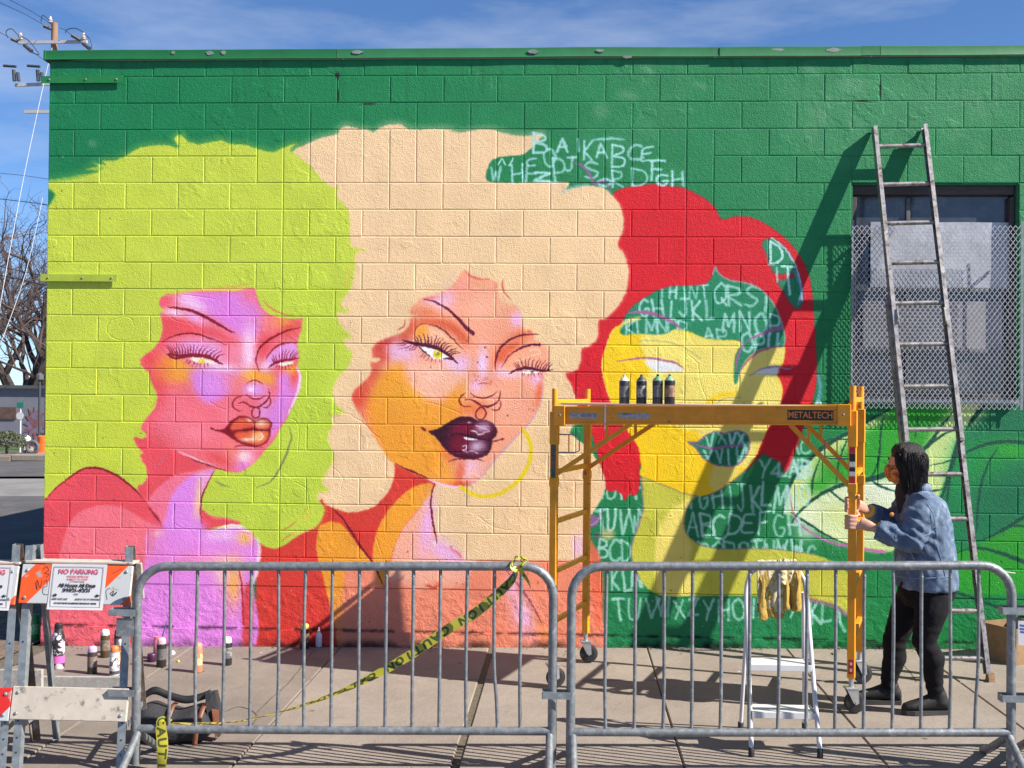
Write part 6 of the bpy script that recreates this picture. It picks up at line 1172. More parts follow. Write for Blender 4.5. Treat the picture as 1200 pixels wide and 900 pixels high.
def ribbon(pts, wvec, w, name, m, parent, t=.002):
    mb = MB(); pts = catmull(pts, 6); wv = Vector(wvec).normalized()*w/2
    for i, p_ in enumerate(pts): mb.v += [tuple(p_-wv), tuple(p_+wv)]
    for i in range(len(pts)-1): mb.f.append((2*i, 2*i+1, 2*i+3, 2*i+2)); mb.m.append(0)
    o_ = mb.build(name, m, parent); md = o_.modifiers.new('thickness', 'SOLIDIFY'); md.thickness = t; return o_
for x in (-.02, .15): ribbon([(x, -.14, .01), (x+.01, -.135, .10), (x+.02, -.07, .19), (x+.02, .02, .20)], (1, .1, 0), .028, 'trim_strap', brown, bag)
ribbon([(-.23, -.02, .10), (-.20, -.03, .20), (-.12, -.03, .27), (-.03, -.03, .245), (.06, -.03, .225), (.13, -.02, .235), (.19, 0, .255)], (0, .35, 1), .042, 'shoulder_strap', black, bag)
m = MB(); m.v = []
fl = MB(); fl.prism([(.20, -.05, .10), (.245, -.03, .02), (.25, -.02, .16), (.225, -.03, .27), (.17, -.03, .26), (.18, -.05, .20)], (0, .05, 0)); fl.build('end_flap', bagm, bag, smooth=False); MB().prism([(.215, -.055, .18), (.235, -.05, .02), (.25, -.045, .06), (.245, -.04, .17)], (0, .02, 0)).build('end_trim', brown, bag, smooth=False)
# ------------------------------------------------------------------ caution tape (one ribbon, printed)
GLY2 = {k: GLY[k] for k in 'CAUTION'}
th, tw = 96, 1400; tape_a = np.zeros((th, tw, 3), np.float32); tape_a[:] = np.array((168, 160, 50), np.float32)/255
_sv = (paint, TW, TH)
def tape_text():
    X = np.arange(tw, dtype=np.float32)[None]+.5; Y = np.arange(th, dtype=np.float32)[:, None]+.5; m_ = np.zeros((th, tw), np.float32)
    x = 40
    while x < tw-60:
        for ch in 'CAUTION':
            for ln in GLY[ch]:
                p_ = np.array([(x+ln[i]*52*1.0, 16+ln[i+1]*64) for i in range(0, len(ln), 2)]); p_ = cr(p_, False, 4) if ch in SM and len(p_) > 2 else p_
                for (ax_, ay), (bx, by) in zip(p_, p_[1:]):
                    dx, dy = bx-ax_, by-ay; t = np.clip(((X-ax_)*dx+(Y-ay)*dy)/(dx*dx+dy*dy+1e-6), 0, 1); np.maximum(m_, np.clip(9-np.hypot(X-ax_-t*dx, Y-ay-t*dy), 0, 1), out=m_)
            x += 74
        x += 70
    return m_
tm_ = tape_text()[..., None]; tape_a = tape_a*(1-tm_)+np.array((66, 74, 30), np.float32)/255*tm_
img_tape = to_image('tape_print', tape_a)
tape_m = bpy.data.materials.new('caution_tape'); tape_m.use_nodes = True; tn = tape_m.node_tree; im = tn.nodes.new('ShaderNodeTexImage'); im.image = img_tape; im.extension = 'REPEAT'
tb_ = tn.nodes['Principled BSDF']; tn.links.new(im.outputs['Color'], tb_.inputs['Base Color']); tb_.inputs['Roughness'].default_value = .35; tb_.inputs['Transmission Weight'].default_value = 0.0
def tape(pts, tw_, label_part, parent, width=.070):
    c = catmull(pts, 10); mb = MB(); L_ = 0; mb.uv = []
    for i, p_ in enumerate(c):
        t = (c[min(i+1, len(c)-1)]-c[max(i-1, 0)]).normalized(); u = i/(len(c)-1); a = tw_(u); n1 = t.cross(Vector((0, 1, 0))).normalized(); n2 = t.cross(n1); w = (n1*math.cos(a)+n2*math.sin(a))*width/2
        if i: L_ += (c[i]-c[i-1]).length
        for k in range(3): mb.v.append(tuple(p_+w*(k-1)+n2*.004*(k == 1))); mb.uv.append((L_/1.05, k/2))
    for i in range(len(c)-1):
        for k in range(2): mb.f.append((3*i+k, 3*i+k+1, 3*i+k+4, 3*i+k+3)); mb.m.append(0)
    return mb.build(label_part, tape_m, parent)
yT = -2.845
tpts = [at(606, 668, -2.86), at(596, 684, yT), at(560, 716, yT), at(524, 738, yT), at(480, 768, yT), at(430, 796, yT), at(385, 816, yT), at(330, 834, yT), at(280, 845, yT), at(235, 848, yT), at(200, 848, -2.855)]
tr = empty('caution_tape', tpts[0], 'yellow printed caution tape strung slanting behind the fence and hanging at its left', 'tape')
o_ = tape([p_-tr.location for p_ in tpts], lambda u: 1.25-1.1*math.sin(math.pi*min(1, max(0, (u-.0)/.55)))+(.35 if u > .55 else 0)*min(1, (u-.55)*6), 'tape_run', tr, .050)
hp = [at(198, 848, -2.862), at(190, 846, -2.90), at(188.5, 852, -2.925), at(190, 866, -2.928), at(190.5, 880, -2.93), at(189.5, 893, -2.935), at(190, 912, -2.94)]
tape([p_-tr.location for p_ in hp], lambda u: .25*math.sin(u*9), 'tape_end', tr, .055)
for q in ((((606, 668), -2.90), ((612, 662), -2.915), ((616, 657), -2.88), ((606, 652), -2.86), ((602, 660), -2.90)), (((610, 668), -2.91), ((618, 680), -2.93), ((622, 690), -2.93)), (((606, 668), -2.91), ((600, 664), -2.92), ((603, 655), -2.88))):
    tape([at(*a, y)-tr.location for a, y in q], lambda u: .5+u, 'tape_knot', tr, .030)
# ------------------------------------------------------------------ white step stool ladder
F1p, F2p, R1p, R2p = gnd(880.5, 887), gnd(961, 888.5), gnd(868, 856), gnd(943, 857)
stl = empty('step_ladder', (F1p+F2p)/2, 'white folding two-step ladder with gloves draped over its top', 'step ladder'); o = stl.location
def ptx(px, py, Y): return at(px, py, Y)-o
f1, f2, r1, r2 = F1p-o, F2p-o, R1p-o, R2p-o
tl, tr_ = ptx(874.5, 695, -2.36), ptx(944, 688, -2.36); tp = [f1+Vector((0, 0, .03)), f1.lerp(tl, .35), f1.lerp(tl, .75), tl, ptx(878, 676, -2.345), ptx(884, 668, -2.34), ptx(900, 665, -2.34), ptx(920, 665, -2.34), ptx(934, 668, -2.34), ptx(940, 676, -2.345), tr_, f2.lerp(tr_, .75), f2.lerp(tr_, .35), f2+Vector((0, 0, .03))]
MB().tube(catmull(tp, 4), .0125, 12).build('front_frame', white_steel, stl, auto=60)
for a, top in ((r1, ptx(877, 700, -2.335)), (r2, ptx(941, 694, -2.335))):
    MB().tube([a+Vector((0, 0, .03)), top], .011, 10).build('rear_leg', white_steel, stl, auto=60)
for a in (f1, f2, r1, r2): MB().lathe(a, [(.015, 0), (.016, .004), (.016, .045), (.013, .05)], 12).build('rubber_tip', rubber, stl)
for (py, z0) in ((769, 0), (826, 0)):
    t = {769: .545, 826: .265}[py]; a, b_ = f1.lerp(tl, t), f2.lerp(tr_, t); c = (a+b_)/2; w = (b_-a).length
    tread = MB().box(c+Vector((0, .055, 0)), (w-.012, .15, .006), None, 0, .002).box(c+Vector((0, -.022, -.014)), (w-.012, .008, .034), None, 0, .002).box(c+Vector((0, .128, -.012)), (w-.012, .006, .026), None, 0, .002).build('tread', white_steel, stl)
    for s_, e in ((-1, a), (1, b_)): MB().box(e+Vector((-s_*.010, .05, -.010)), (.005, .14, .022)).build('tread_bracket', galv, tread, smooth=False)
# crumpled leather cloth hung over the top bar
leather = mat('pale_leather', (.50, .42, .25), .8, 0, var=.16, vscale=20, bump=.004, bscale=45, col2=(.10, .055, .03), c2pos=(.57, .61), c2scale=14); leather2 = mat('ochre_leather', (.36, .235, .045), .8, 0, var=.2, vscale=20, bump=.004, bscale=45)
tb_ = at(912, 664, -2.34); rag = empty('leather_cloth', tb_, 'crumpled pale yellow leather cloth draped over the top of the white step ladder', 'cloth')
def drape(px0, px1, ybot, back, seed, mt, nm, fold, amp, lift=.014):
    m = MB(); nu, nv = 34, 40
    for i in range(nu+1):
        u = i/nu; px = px0+(px1-px0)*u
        fl = amp*(math.sin(u*fold*6.28+seed)+.6*math.sin(u*fold*11+seed*2))
        yb = ybot+5*mnoise.noise((u*3.2, seed, 0))
        for j in range(nv+1):
            v = j/nv
            if v < .25: t = v/.25; p_ = at(px, 664+(back)*(1-t), -2.318+.006*t)+Vector((0, .006, 0))
            elif v < .4: t = (v-.25)/.15; a = math.pi*t; p_ = at(px, 664, -2.34)+Vector((0, (.016+lift*.3)*math.cos(a), (.014+lift)*math.sin(a)))
            else: t = (v-.4)/.6; p_ = at(px, 664+(yb-664)*t, -2.358-.012*min(1, t*4))
            k = (0 if v < .25 else (v-.25)/.75)
            d = fl*(.35+k)+.010*mnoise.noise((u*5+seed, v*6, 1))*(.4+k)+.004*mnoise.noise((u*17, v*19, seed))
            m.v.append(tuple(p_-rag.location+Vector((.012*mnoise.noise((u*4, v*4, seed+5))*k, -abs(d) if v >= .25 else d*.3, .012*mnoise.noise((u*7, seed, 2))*(1 if .2 < v < .45 else 0)))))
    n = nv+1
    for i in range(nu):
        for j in range(nv): m.f.append((i*n+j, (i+1)*n+j, (i+1)*n+j+1, i*n+j+1)); m.m.append(0)
    o_ = m.build(nm, mt, rag); md = o_.modifiers.new('thickness', 'SOLIDIFY'); md.thickness = .003; return o_
drape(890, 919, 725, 14, 1.0, leather2, 'under_fold', .5, .006, .008); drape(887, 918, 717, 20, 2.2, leather, 'front_fold', .55, .010, .018); drape(914, 938, 715, 24, 4.1, leather2, 'side_fold', .7, .018, .014); drape(911, 933, 684, 20, 6.0, leather, 'upper_fold', .9, .020, .024)
# ------------------------------------------------------------------ crate by the wall at the right
p = gnd(1180, 772, 0); p.x += .06; bx = empty('crate', p, 'brown box of dark supplies by the wall behind the right barrier post', 'crate')
card = mat('brown_box_board', (.23, .14, .07), .8, 0, var=.2, vscale=12, bump=.001, bscale=40, col2=(.10, .06, .03), c2pos=(.6, .7)); w, d, h, t = .36, .30, .25, .008
for c, s, nm in (((-w/2, 0, h/2), (t, d, h), 'side'), ((w/2, 0, h/2), (t, d, h), 'side'), ((0, -d/2, h/2), (w-2*t, t, h), 'side'), ((0, d/2, h/2), (w-2*t, t, h), 'side'), ((0, 0, .006), (w-2*t, d-2*t, .01), 'base')): MB().box(c, s).build(nm, card, bx, smooth=False)
bx.rotation_euler = (0, 0, R(28))
sup = [('black_pouch', (.02, 0, .20), (.24, .2, .12), 'black cloth bundle sticking out of the box', black), ('red_can', None, None, None, None)]
q = empty('cloth_bundle', p+Vector((.05, -.02, .10)), 'black cloth bundle piled in the brown box', 'cloth'); m = MB()
for i in range(9):
    for k in range(14):
        a = 2*math.pi*k/14; e = math.sin(math.pi*(i+.4)/9.2); m.v.append((.15*e*math.cos(a)*(1+.2*mnoise.noise((i, k*.7, 3))), .11*e*math.sin(a)*(1+.2*mnoise.noise((i, k*.7, 8))), .20*i/8))
for i in range(8):
    for k in range(14): m.f.append((i*14+k, i*14+(k+1) % 14, (i+1)*14+(k+1) % 14, (i+1)*14+k)); m.m.append(0)
m.build('folds', bagm, q)

# ------------------------------------------------------------------ behind the corner: pole, trees, low wall, street things
wood_pole = mat('weathered_pole_wood', (.30, .17, .10), .85, 0, var=.35, vscale=3, bump=.01, bscale=20, stretch=(1, 1, .15))
arm_m = mat('pale_crossarm', (.42, .42, .43), .6, 0, var=.15, vscale=5); insul = mat('porcelain_insulator', (.50, .40, .36), .4); dark_ins = mat('dark_polymer_insulator', (.05, .055, .06), .5); wire_m = mat('dark_wire', (.02, .02, .022), .6)
YP_ = 33.0
pt = at(64, 27, YP_); pole = empty('utility_pole', (pt.x, YP_, gz(pt.x)-.1), 'tall wooden utility pole with crossarms behind the building corner', 'utility pole'); o = pole.location
MB().tube([(0, 0, 0), (0, 0, (pt.z-o.z)*.5), (0, 0, pt.z-o.z)], [.17, .14, .115], 14).build('mast', wood_pole, pole)
def arm(px0, px1, py, dz=.0, nm='crossarm'):
    a, b_ = at(px0, py, YP_-.16)-o, at(px1, py-.2, YP_-.16)-o; b_.z = a.z+dz; return MB().beam(a, b_, .09, .11).build(nm, arm_m, pole), a, b_
a1_, aa, ab = arm(21, 102, 50, .02)
for px in (24, 98):
    q = at(px, 48, YP_-.16)-o; MB().lathe(q, [(.03, 0), (.10, .06), (.06, .10), (.09, .14), (.05, .19), (.07, .22), (.03, .30)], 12).build('insulator', insul, pole)
q = at(59, 28, YP_-.16)-o; MB().lathe(q, [(.03, 0), (.10, .06), (.06, .10), (.09, .14), (.05, .19), (.03, .28)], 12).build('insulator', insul, pole)
for p0, p1 in (((21, 49), (13, 45)), ((28, 53), (37, 60)), ((94, 47), (84, 41)), ((97, 51), (105, 57)), ((60, 34), (51, 30))):
    MB().tube([at(*p0, YP_-.2)-o, at(*p1, YP_-.3)-o], [.06, .075], 8).build('strain_insulator', dark_ins, pole)
arm2, aa2, ab2 = arm(18, 60, 100, .05, 'cutout_bracket')
for px in (16, 44):
    for dx in (0, 5): MB().tube([at(px+dx, 82+dx*.6, YP_-.3)-o, at(px+dx+1, 95, YP_-.3)-o], .07, 8).build('cutout', dark_ins, pole)
    MB().tube([at(px-12 if px < 30 else px-12, 77, YP_-.3)-o, at(px+3, 78, YP_-.3)-o], .05, 8).build('cutout_top', dark_ins, pole)
arm(29, 64, 131, .0)
def wire(pts, name, label, r=.012, grp='overhead wires'):
    P_ = [at(x, y, Y) for x, y, Y in pts]; w = empty(name, P_[0], label, 'wire', grp); MB().tube(catmull([p_-P_[0] for p_ in P_], 6), r, 5).build('strand', wire_m if 'guy' not in name else arm_m, w)
wire([(51, 29, 32.7), (30, 17, 28), (0, 3, 22), (-40, -18, 18)], 'power_line', 'uppermost overhead power line running off to the left', .011)
wire([(60, 28, 32.7), (38, 14, 28), (8, -2, 22), (-30, -22, 18)], 'power_line', 'overhead power line from the pole top leaving over the upper frame', .011)
wire([(13, 45, 32.7), (0, 38, 27), (-40, 16, 18)], 'power_line', 'overhead power line from the left end of the crossarm', .011)
wire([(37, 60, 32.7), (57, 74, 37), (90, 96, 50)], 'power_line', 'overhead line passing behind the building from the crossarm', .011)
wire([(84, 41, 32.7), (76, 35, 31), (70, 33, 30.5)], 'power_line', 'short lead from the right crossarm insulator', .011)
for nm, q in (('a', [(24, 45), (14, 34), (7, 37), (9, 44)]), ('b', [(24, 42), (34, 48), (42, 58), (46, 64), (38, 62)]), ('c', [(98, 38), (88, 33), (78, 35), (77, 39)]), ('d', [(99, 40), (106, 47), (108, 58)]), ('e', [(58, 24), (50, 18), (48, 26)])):
    MB().tube(catmull([at(x, y, YP_-.3)-o for x, y in q], 5), .016, 5).build('jumper_wire', wire_m, pole)
wire([(61, 56, 32.8), (52, 95, 32), (42, 140, 31), (25, 222, 28.5), (5, 330, 26), (-10, 420, 24)], 'guy_wire', 'white guy wire slanting down from the wooden pole', .011)
wire([(50, 232, 30), (30, 320, 27), (0, 405, 24)], 'guy_wire', 'thin pale guy wire low across the bare trees', .009)
wire([(0, 203, 36), (30, 206, 36), (70, 212, 36)], 'service_line', 'thin service line above the bare tree tops', .010)
wire([(-20, 231, 36), (25, 236, 36), (70, 242, 36)], 'service_line', 'service line across the upper bare branches', .016)
wire([(-20, 308, 36), (25, 318, 36), (70, 327, 36)], 'service_line', 'upper of two lines beside the lower wall bracket', .02)
wire([(-20, 318, 36), (25, 328, 36), (70, 338, 36)], 'service_line', 'lower of two lines beside the lower wall bracket', .02)
# bare trees
bark = mat('grey_brown_bark', (.035, .026, .024), .9, 0, var=.3, vscale=4); twig = mat('reddish_twigs', (.062, .042, .040), .9, 0, var=.3, vscale=2)
def bare_tree(px, py, Y, H, seed, label, lean=0.0, name='bare_tree'):
    rr = random.Random(seed); base = gnd(px, py) if Y is None else at(px, py, Y); base.z = gcl(base.x)-.1
    root = empty(name, base, label, 'tree', 'bare trees beyond the street'); tk = MB(); cw = MB()
    def grow(p, d, L_, r, lv):
        n = 4 if lv < 3 else 3; pts = [p]; q = p
        for i in range(n):
            d = (d+Vector((rr.gauss(0, 1), rr.gauss(0, 1), rr.gauss(0, .6)))*(.10+.05*lv)+Vector((0, 0, .05))).normalized(); q = q+d*(L_/n); pts.append(q)
        (tk if lv < 2 else cw).tube(pts, [r*(1-.45*i/n) for i in range(n+1)], 7 if lv < 2 else (4 if lv < 4 else 3), cap=False)
        if lv >= 7 or r < .006: return
        k = 3 if lv < 4 else 2
        for c in range(k+(lv == 0)):
            t = rr.uniform(.45, 1.0) if c else 1.0; i = min(n, int(t*n)); pp = pts[i]
            a = rr.uniform(0, 6.28); s = rr.uniform(.45, .95); side = d.orthogonal().normalized(); side = (Matrix.Rotation(a, 3, d) @ side)
            nd = (d*math.cos(s)+side*math.sin(s)).normalized(); nd = (nd+Vector((0, 0, .12))).normalized()
            grow(pp, nd, L_*rr.uniform(.62, .86), max(.008, r*(.46 if c else .62)), lv+1)
    grow(Vector((0, 0, 0)), Vector((lean, 0, 1)).normalized(), H*.25, H*.024, 0)
    tk.build('trunk', bark, root); cw.build('crown', twig, root)
bare_tree(9, 530, 44, 17.0, 3, 'bare tree with a dark leaning trunk beside the wall corner', .25); bare_tree(-34, 530, 47, 17, 11, 'bare tree at the far left edge reaching into the picture', .1); bare_tree(50, 530, 52, 17.0, 21, 'slender bare tree close to the wall corner', -.05); bare_tree(26, 530, 58, 19.0, 35, 'pale distant bare tree behind the others', 0); bare_tree(-120, 530, 50, 12, 44, 'bare tree standing left of the frame')
# low grey building with a painted wall
gb = at(0, 530, 40.0); lw = empty('low_grey_building', (-22, 40, gcl(-22)), 'low blue grey building with a painted wall across the street', 'building'); zt = at(25, 455, 40).z-lw.location.z
greyw = mat('blue_grey_stucco', (.16, .165, .20), .85, 0, var=.12, vscale=1.5, bump=.003, bscale=30)
MB().box((0, 2.5, zt/2), (22, 5, zt)).build('wall', greyw, lw, smooth=False); MB().box((0, 2.5, zt+.06), (22.3, 5.3, .14)).build('parapet', mat('dark_parapet', (.08, .08, .09), .7), lw, smooth=False)
mur = mat('red_brown_wall_art', (.20, .075, .08), .8, 0, var=.5, vscale=2.2, col2=(.16, .14, .22), c2pos=(.48, .55), c2scale=2.6)
pa, pb = at(27, 478, 39.98), at(57, 520, 39.98); m = MB(); rr = random.Random(2); c = (pa+pb)/2-lw.location; pts = []
for k in range(26): a = 2*math.pi*k/26; s = (.95 if k % 2 else .55)*rr.uniform(.85, 1.1); pts.append((c.x+s*math.cos(a)*.62, -.012, c.z+.1+s*math.sin(a)*.85))
m.prism(pts, (0, -.01, 0)); m.build('wall_art', mur, lw, smooth=False)
pa, pb = at(-2, 477, 39.98), at(19, 491, 39.98); c = (pa+pb)/2-lw.location; MB().box((c.x, -.02, c.z), (pb.x-pa.x, .06, pa.z-pb.z)).build('shutter', mat('brown_shutter', (.10, .06, .05), .8, var=.3, vscale=6), lw, smooth=False)
# hedge bush
bs = gnd(8, 533); bush = empty('round_bush', bs, 'dark green clipped bush beside the far pavement', 'bush'); m = MB(); rr = random.Random(9)
for i in range(1500):
    a, b_, r_ = rr.uniform(0, 6.28), rr.uniform(-.2, 1.5), rr.uniform(.6, 1.0)**.5; p_ = Vector((math.cos(a)*math.cos(b_)*.62, math.sin(a)*math.cos(b_)*.62, .40+math.sin(b_)*.42))*r_
    d1 = Vector((rr.gauss(0, 1), rr.gauss(0, 1), rr.gauss(0, 1))).normalized(); d2 = d1.orthogonal().normalized(); s = .045; m.add([p_-d1*s, p_+d2*s*.5, p_+d1*s, p_-d2*s*.5], [(0, 1, 2, 3)])
m.build('foliage', mat('dark_leaf', (.045, .055, .025), .7, 0, var=.4, vscale=9), bush, smooth=False); MB().tube([(0, 0, -.05), (0, 0, .5)], .05, 7).build('stem', bark, bush)
# street sign, lamp post, tyre, orange barrel
sp = gnd(23.5, 531); ss = empty('street_sign', sp, 'green street sign above a white plate on a thin post', 'street sign'); zt = at(23, 474, sp.y).z-sp.z; MB().tube([(0, 0, 0), (0, 0, zt)], .03, 8).build('post', white_steel, ss); MB().box((0, -.03, zt-.02), (.26, .02, .20), None, 0, .005).build('sign_blade', mat('sign_green', (.01, .17, .12), .5), ss); MB().lathe((0, -.04, zt-.40), [(.14, 0), (.14, .012)], 8, Matrix.Rotation(R(90), 3, 'X')).build('sign_plate', white_steel, ss)
lp_ = gnd(45.5, 529); lamp = empty('lamp_post', lp_, 'thin dark lamp post just left of the wall edge', 'lamp post'); zt = at(45, 446, lp_.y).z-lp_.z; MB().tube([(0, 0, 0), (0, 0, zt)], .045, 8).build('post', dark_ins, lamp); MB().lathe((0, 0, zt), [(.05, 0), (.14, .04), (.14, .2), (.04, .28)], 10).build('lantern', steelf, lamp)
ty = gnd(38, 532.5); tyre = empty('painted_tyre', ty, 'upright grey tyre with a white painted face at the far kerb', 'tyre'); MB().tube([(.19*math.cos(a), 0, .25+.19*math.sin(a)) for a in (2*math.pi*k/24 for k in range(24))], .065, 8, closed=True).build('tread_ring', mat('grey_tyre', (.10, .10, .10), .8), tyre); MB().lathe((0, .03, .25), [(.14, 0), (.14, .05)], 16, Matrix.Rotation(R(90), 3, 'X')).build('painted_hub', mat('painted_hub', (.6, .58, .55), .6, col2=(.25, .03, .04), c2pos=(.5, .54), c2scale=7), tyre)
tb = gnd(31, 532); toy = empty('plush_figure', tb, 'small white and dark figure sitting beside the tyre', 'figurine'); m = MB(); m.lathe((0, 0, 0), [(.10, 0), (.15, .10), (.13, .28), (.09, .36), (.14, .45), (.14, .55), (.06, .64)], 12); m.build('figure_body', mat('white_dark_patches', (.65, .62, .60), .8, col2=(.04, .03, .03), c2pos=(.52, .56), c2scale=8), toy)
ob = gnd(51, 531); orb = empty('orange_barrel', ob, 'bright orange plastic drum at the far kerb by the wall edge', 'traffic drum'); MB().lathe((0, 0, 0), [(.30, 0), (.30, .06), (.25, .07), (.24, .32), (.22, .33), (.21, .58), (.16, .62)], 18).build('drum', mat('orange_plastic', (.85, .14, .02), .5), orb, auto=40)
fk = MB()
for i in range(-8, 4): x = -12+i*2.5; MB().box((x+1.24, 29.0-.09, gcl(x+1.2)-.06), (2.48, .18, .2), None, 0, .02).build('far_kerb', concrete, pav)

# ------------------------------------------------------------------ the painter holding the scaffold post
person = empty('person', (6.06, -1.72, gz(6.06)), 'person in blue denim jacket and black jeans gripping the scaffold post', 'person'); po = person.location
def rw(p_): return Vector(p_)-po
def loft(m, secs, n=14):                                       # secs: (centre, rx, ry, axis-x vector, axis-y vector)
    base = len(m.v)
    for c, rx, ry, ax_, ay in secs:
        for k in range(n): a = 2*math.pi*k/n; m.v.append(tuple(Vector(c)+Vector(ax_)*(rx*math.cos(a))+Vector(ay)*(ry*math.sin(a))))
    for i in range(len(secs)-1):
        for k in range(n): m.f.append((base+i*n+k, base+i*n+(k+1) % n, base+(i+1)*n+(k+1) % n, base+(i+1)*n+k)); m.m.append(0)
    m.f += [tuple(base+n-1-k for k in range(n)), tuple(base+(len(secs)-1)*n+k for k in range(n))]; m.m += [0, 0]
def limb(m, pts, rad, n=12, flat=1.0, axis=None):
    pts = [Vector(p_) for p_ in pts]; secs = []
    for i, p_ in enumerate(pts):
        t = (pts[min(i+1, len(pts)-1)]-pts[max(i-1, 0)]).normalized(); a = Vector(axis) if axis else (Vector((0, 1, 0)) if abs(t.y) < .9 else Vector((1, 0, 0)))
        a = (a-t*a.dot(t)).normalized(); secs.append((p_, rad[i], rad[i]*flat, a, t.cross(a)))
    loft(m, secs, n)
def fuse(m, name, mt, vox, smooth=6, wrinkle=None, parent=person):
    o_ = m.build(name, mt, parent); md = o_.modifiers.new('r', 'REMESH'); md.mode = 'VOXEL'; md.voxel_size = vox; md.use_smooth_shade = True
    if smooth: s_ = o_.modifiers.new('s', 'SMOOTH'); s_.iterations = smooth; s_.factor = .5
    dg = bpy.context.evaluated_depsgraph_get(); me = bpy.data.meshes.new_from_object(o_.evaluated_get(dg)); o_.modifiers.clear(); old = o_.data; o_.data = me; bpy.data.meshes.remove(old); me.name = name
    if not me.materials: me.materials.append(mt)
    if wrinkle:
        nr_ = [v.normal.copy() for v in me.vertices]
        for v, n_ in zip(me.vertices, nr_): v.co += n_*wrinkle(v.co)
    me.polygons.foreach_set('use_smooth', [True]*len(me.polygons)); me.update(); return o_
X, Yv, Zv = Vector((1, 0, 0)), Vector((0, 1, 0)), Vector((0, 0, 1))
skin = mat('skin', (.50, .27, .19), .5, 0, var=.06, vscale=30); denim = mat('washed_denim', (.075, .115, .185), .9, 0, var=.24, vscale=9, bump=.004, bscale=36, col2=(.19, .25, .335), c2pos=(.50, .66), c2scale=13); jean = mat('black_jeans', (.0065, .006, .008), .85, 0, spec=.2, var=.3, vscale=18, bump=.005, bscale=26); hairm = mat('black_hair', (.0075, .0055, .0055), .5, 0, var=.5, vscale=40, stretch=(14, 14, .9), bump=.008, bscale=22); shoe_m = mat('black_shoe', (.006, .006, .0065), .7, 0, var=.3, vscale=20); sole_m = mat('shoe_sole', (.035, .035, .036), .7); mask_m = mat('patterned_mask', (.55, .22, .05), .8, 0, col2=(.20, .05, .03), c2pos=(.5, .55), c2scale=30); mustard = mat('mustard_cuff', (.50, .40, .05), .85, 0, var=.2, vscale=30, bump=.002, bscale=60); shirt = mat('dark_shirt', (.018, .018, .024), .85)
yc = -1.70
hips = at(1079, 690, yc)-po; chest = at(1078, 612, yc-.0)-po; neckp = at(1066, 566, yc)-po; headc = at(1061, 545, yc)-po
Rh = Matrix.Rotation(R(-38), 3, 'Z')
def HV(t): return Rh @ Vector(t)
HX, HY = Rh @ X, Rh @ Yv
# body: head, neck, hands with forearms and an inner trunk, one surface
m = MB()
secs = []
for (dz, rx, ry, dx) in ((.115, .030, .028, .010), (.105, .062, .058, .008), (.075, .088, .072, .005), (.035, .096, .078, .002), (.0, .096, .077, 0), (-.04, .088, .070, -.006), (-.075, .072, .058, -.016), (-.105, .050, .044, -.028), (-.118, .028, .028, -.036)): secs.append((headc+HV((dx-.0, 0, dz)), rx, ry, HX, HY))
loft(m, secs, 18)
limb(m, [headc+HV((-.094, 0, .012)), headc+HV((-.108, 0, -.018)), headc+HV((-.100, 0, -.030))], [.010, .014, .010], 8)   # nose
for s in (-1, 1): limb(m, [headc+HV((.012, s*.076, .02)), headc+HV((.016, s*.084, -.01)), headc+HV((.010, s*.078, -.035))], [.012, .016, .010], 8, .6)
limb(m, [headc+HV((.02, 0, -.06)), neckp, neckp+Vector((.03, 0, -.06)), chest+Vector((.0, 0, .06)), (hips+chest)/2, hips], [.055, .056, .075, .12, .12, .12], 12)
SF = S(LS, 0, 0)+sc.location-po                                # the post she holds (front right)
def hand(palm, fdir, hside, wrist, elbow, sh):
    # palm beside the post; fingers wrap round it
    limb(m, [sh, elbow, wrist.lerp(elbow, .15), wrist], [.04, .036, .030, .024], 10); limb(m, [wrist, wrist.lerp(palm, .5), palm], [.026, .036, .034], 10, .55, Zv)
    px_, py_ = SF.x, SF.y
    for i, (dz, ln) in enumerate(((.036, .94), (.013, 1.03), (-.010, .97), (-.033, .80))):
        z = palm.z+dz; a = Vector((palm.x-.012, palm.y, z)); w = .034
        pts = [a, Vector((px_-.020*1, py_+hside*w, z+.002)), Vector((px_-.034, py_+hside*.020, z+.001)), Vector((px_-.036, py_-hside*.010*ln, z-.002)), Vector((px_-.030, py_-hside*.028*ln, z-.003))]
        limb(m, catmull(pts, 3), [.0105]*5+[.0098]*4+[.009]*3+[.008][:1], 8)
    th_ = [Vector((palm.x-.002, palm.y-hside*.004, palm.z+.038)), Vector((px_+.030, py_+hside*.008, palm.z+.052)), Vector((px_+.031, py_-hside*.018, palm.z+.056)), Vector((px_+.022, py_-hside*.034, palm.z+.054))]
    limb(m, catmull(th_, 3), [.013]*4+[.011]*5+[.009], 8)
zA = (at(1004, 612, SF.y+po.y)-po).z; zB = (at(1008, 592, SF.y+po.y)-po).z
palmL = Vector((SF.x+.035, SF.y-.030, zA)); palmR = Vector((SF.x+.040, SF.y+.034, zB))
shL = at(1086, 592, yc-.17)-po; shR = at(1068, 590, yc+.16)-po
elL = at(1062, 632, yc-.20)-po; elR = at(1046, 614, yc+.12)-po
wrL = at(1019, 611, yc-.13)-po; wrR = at(1019, 596, yc+.02)-po
wrL = palmL+(elL-palmL).normalized()*.085; wrR = palmR+(elR-palmR).normalized()*.085
hand(palmL, None, -1, wrL, elL, shL); hand(palmR, None, 1, wrR, elR, shR)
body = fuse(m, 'body', skin, .0062, 3)
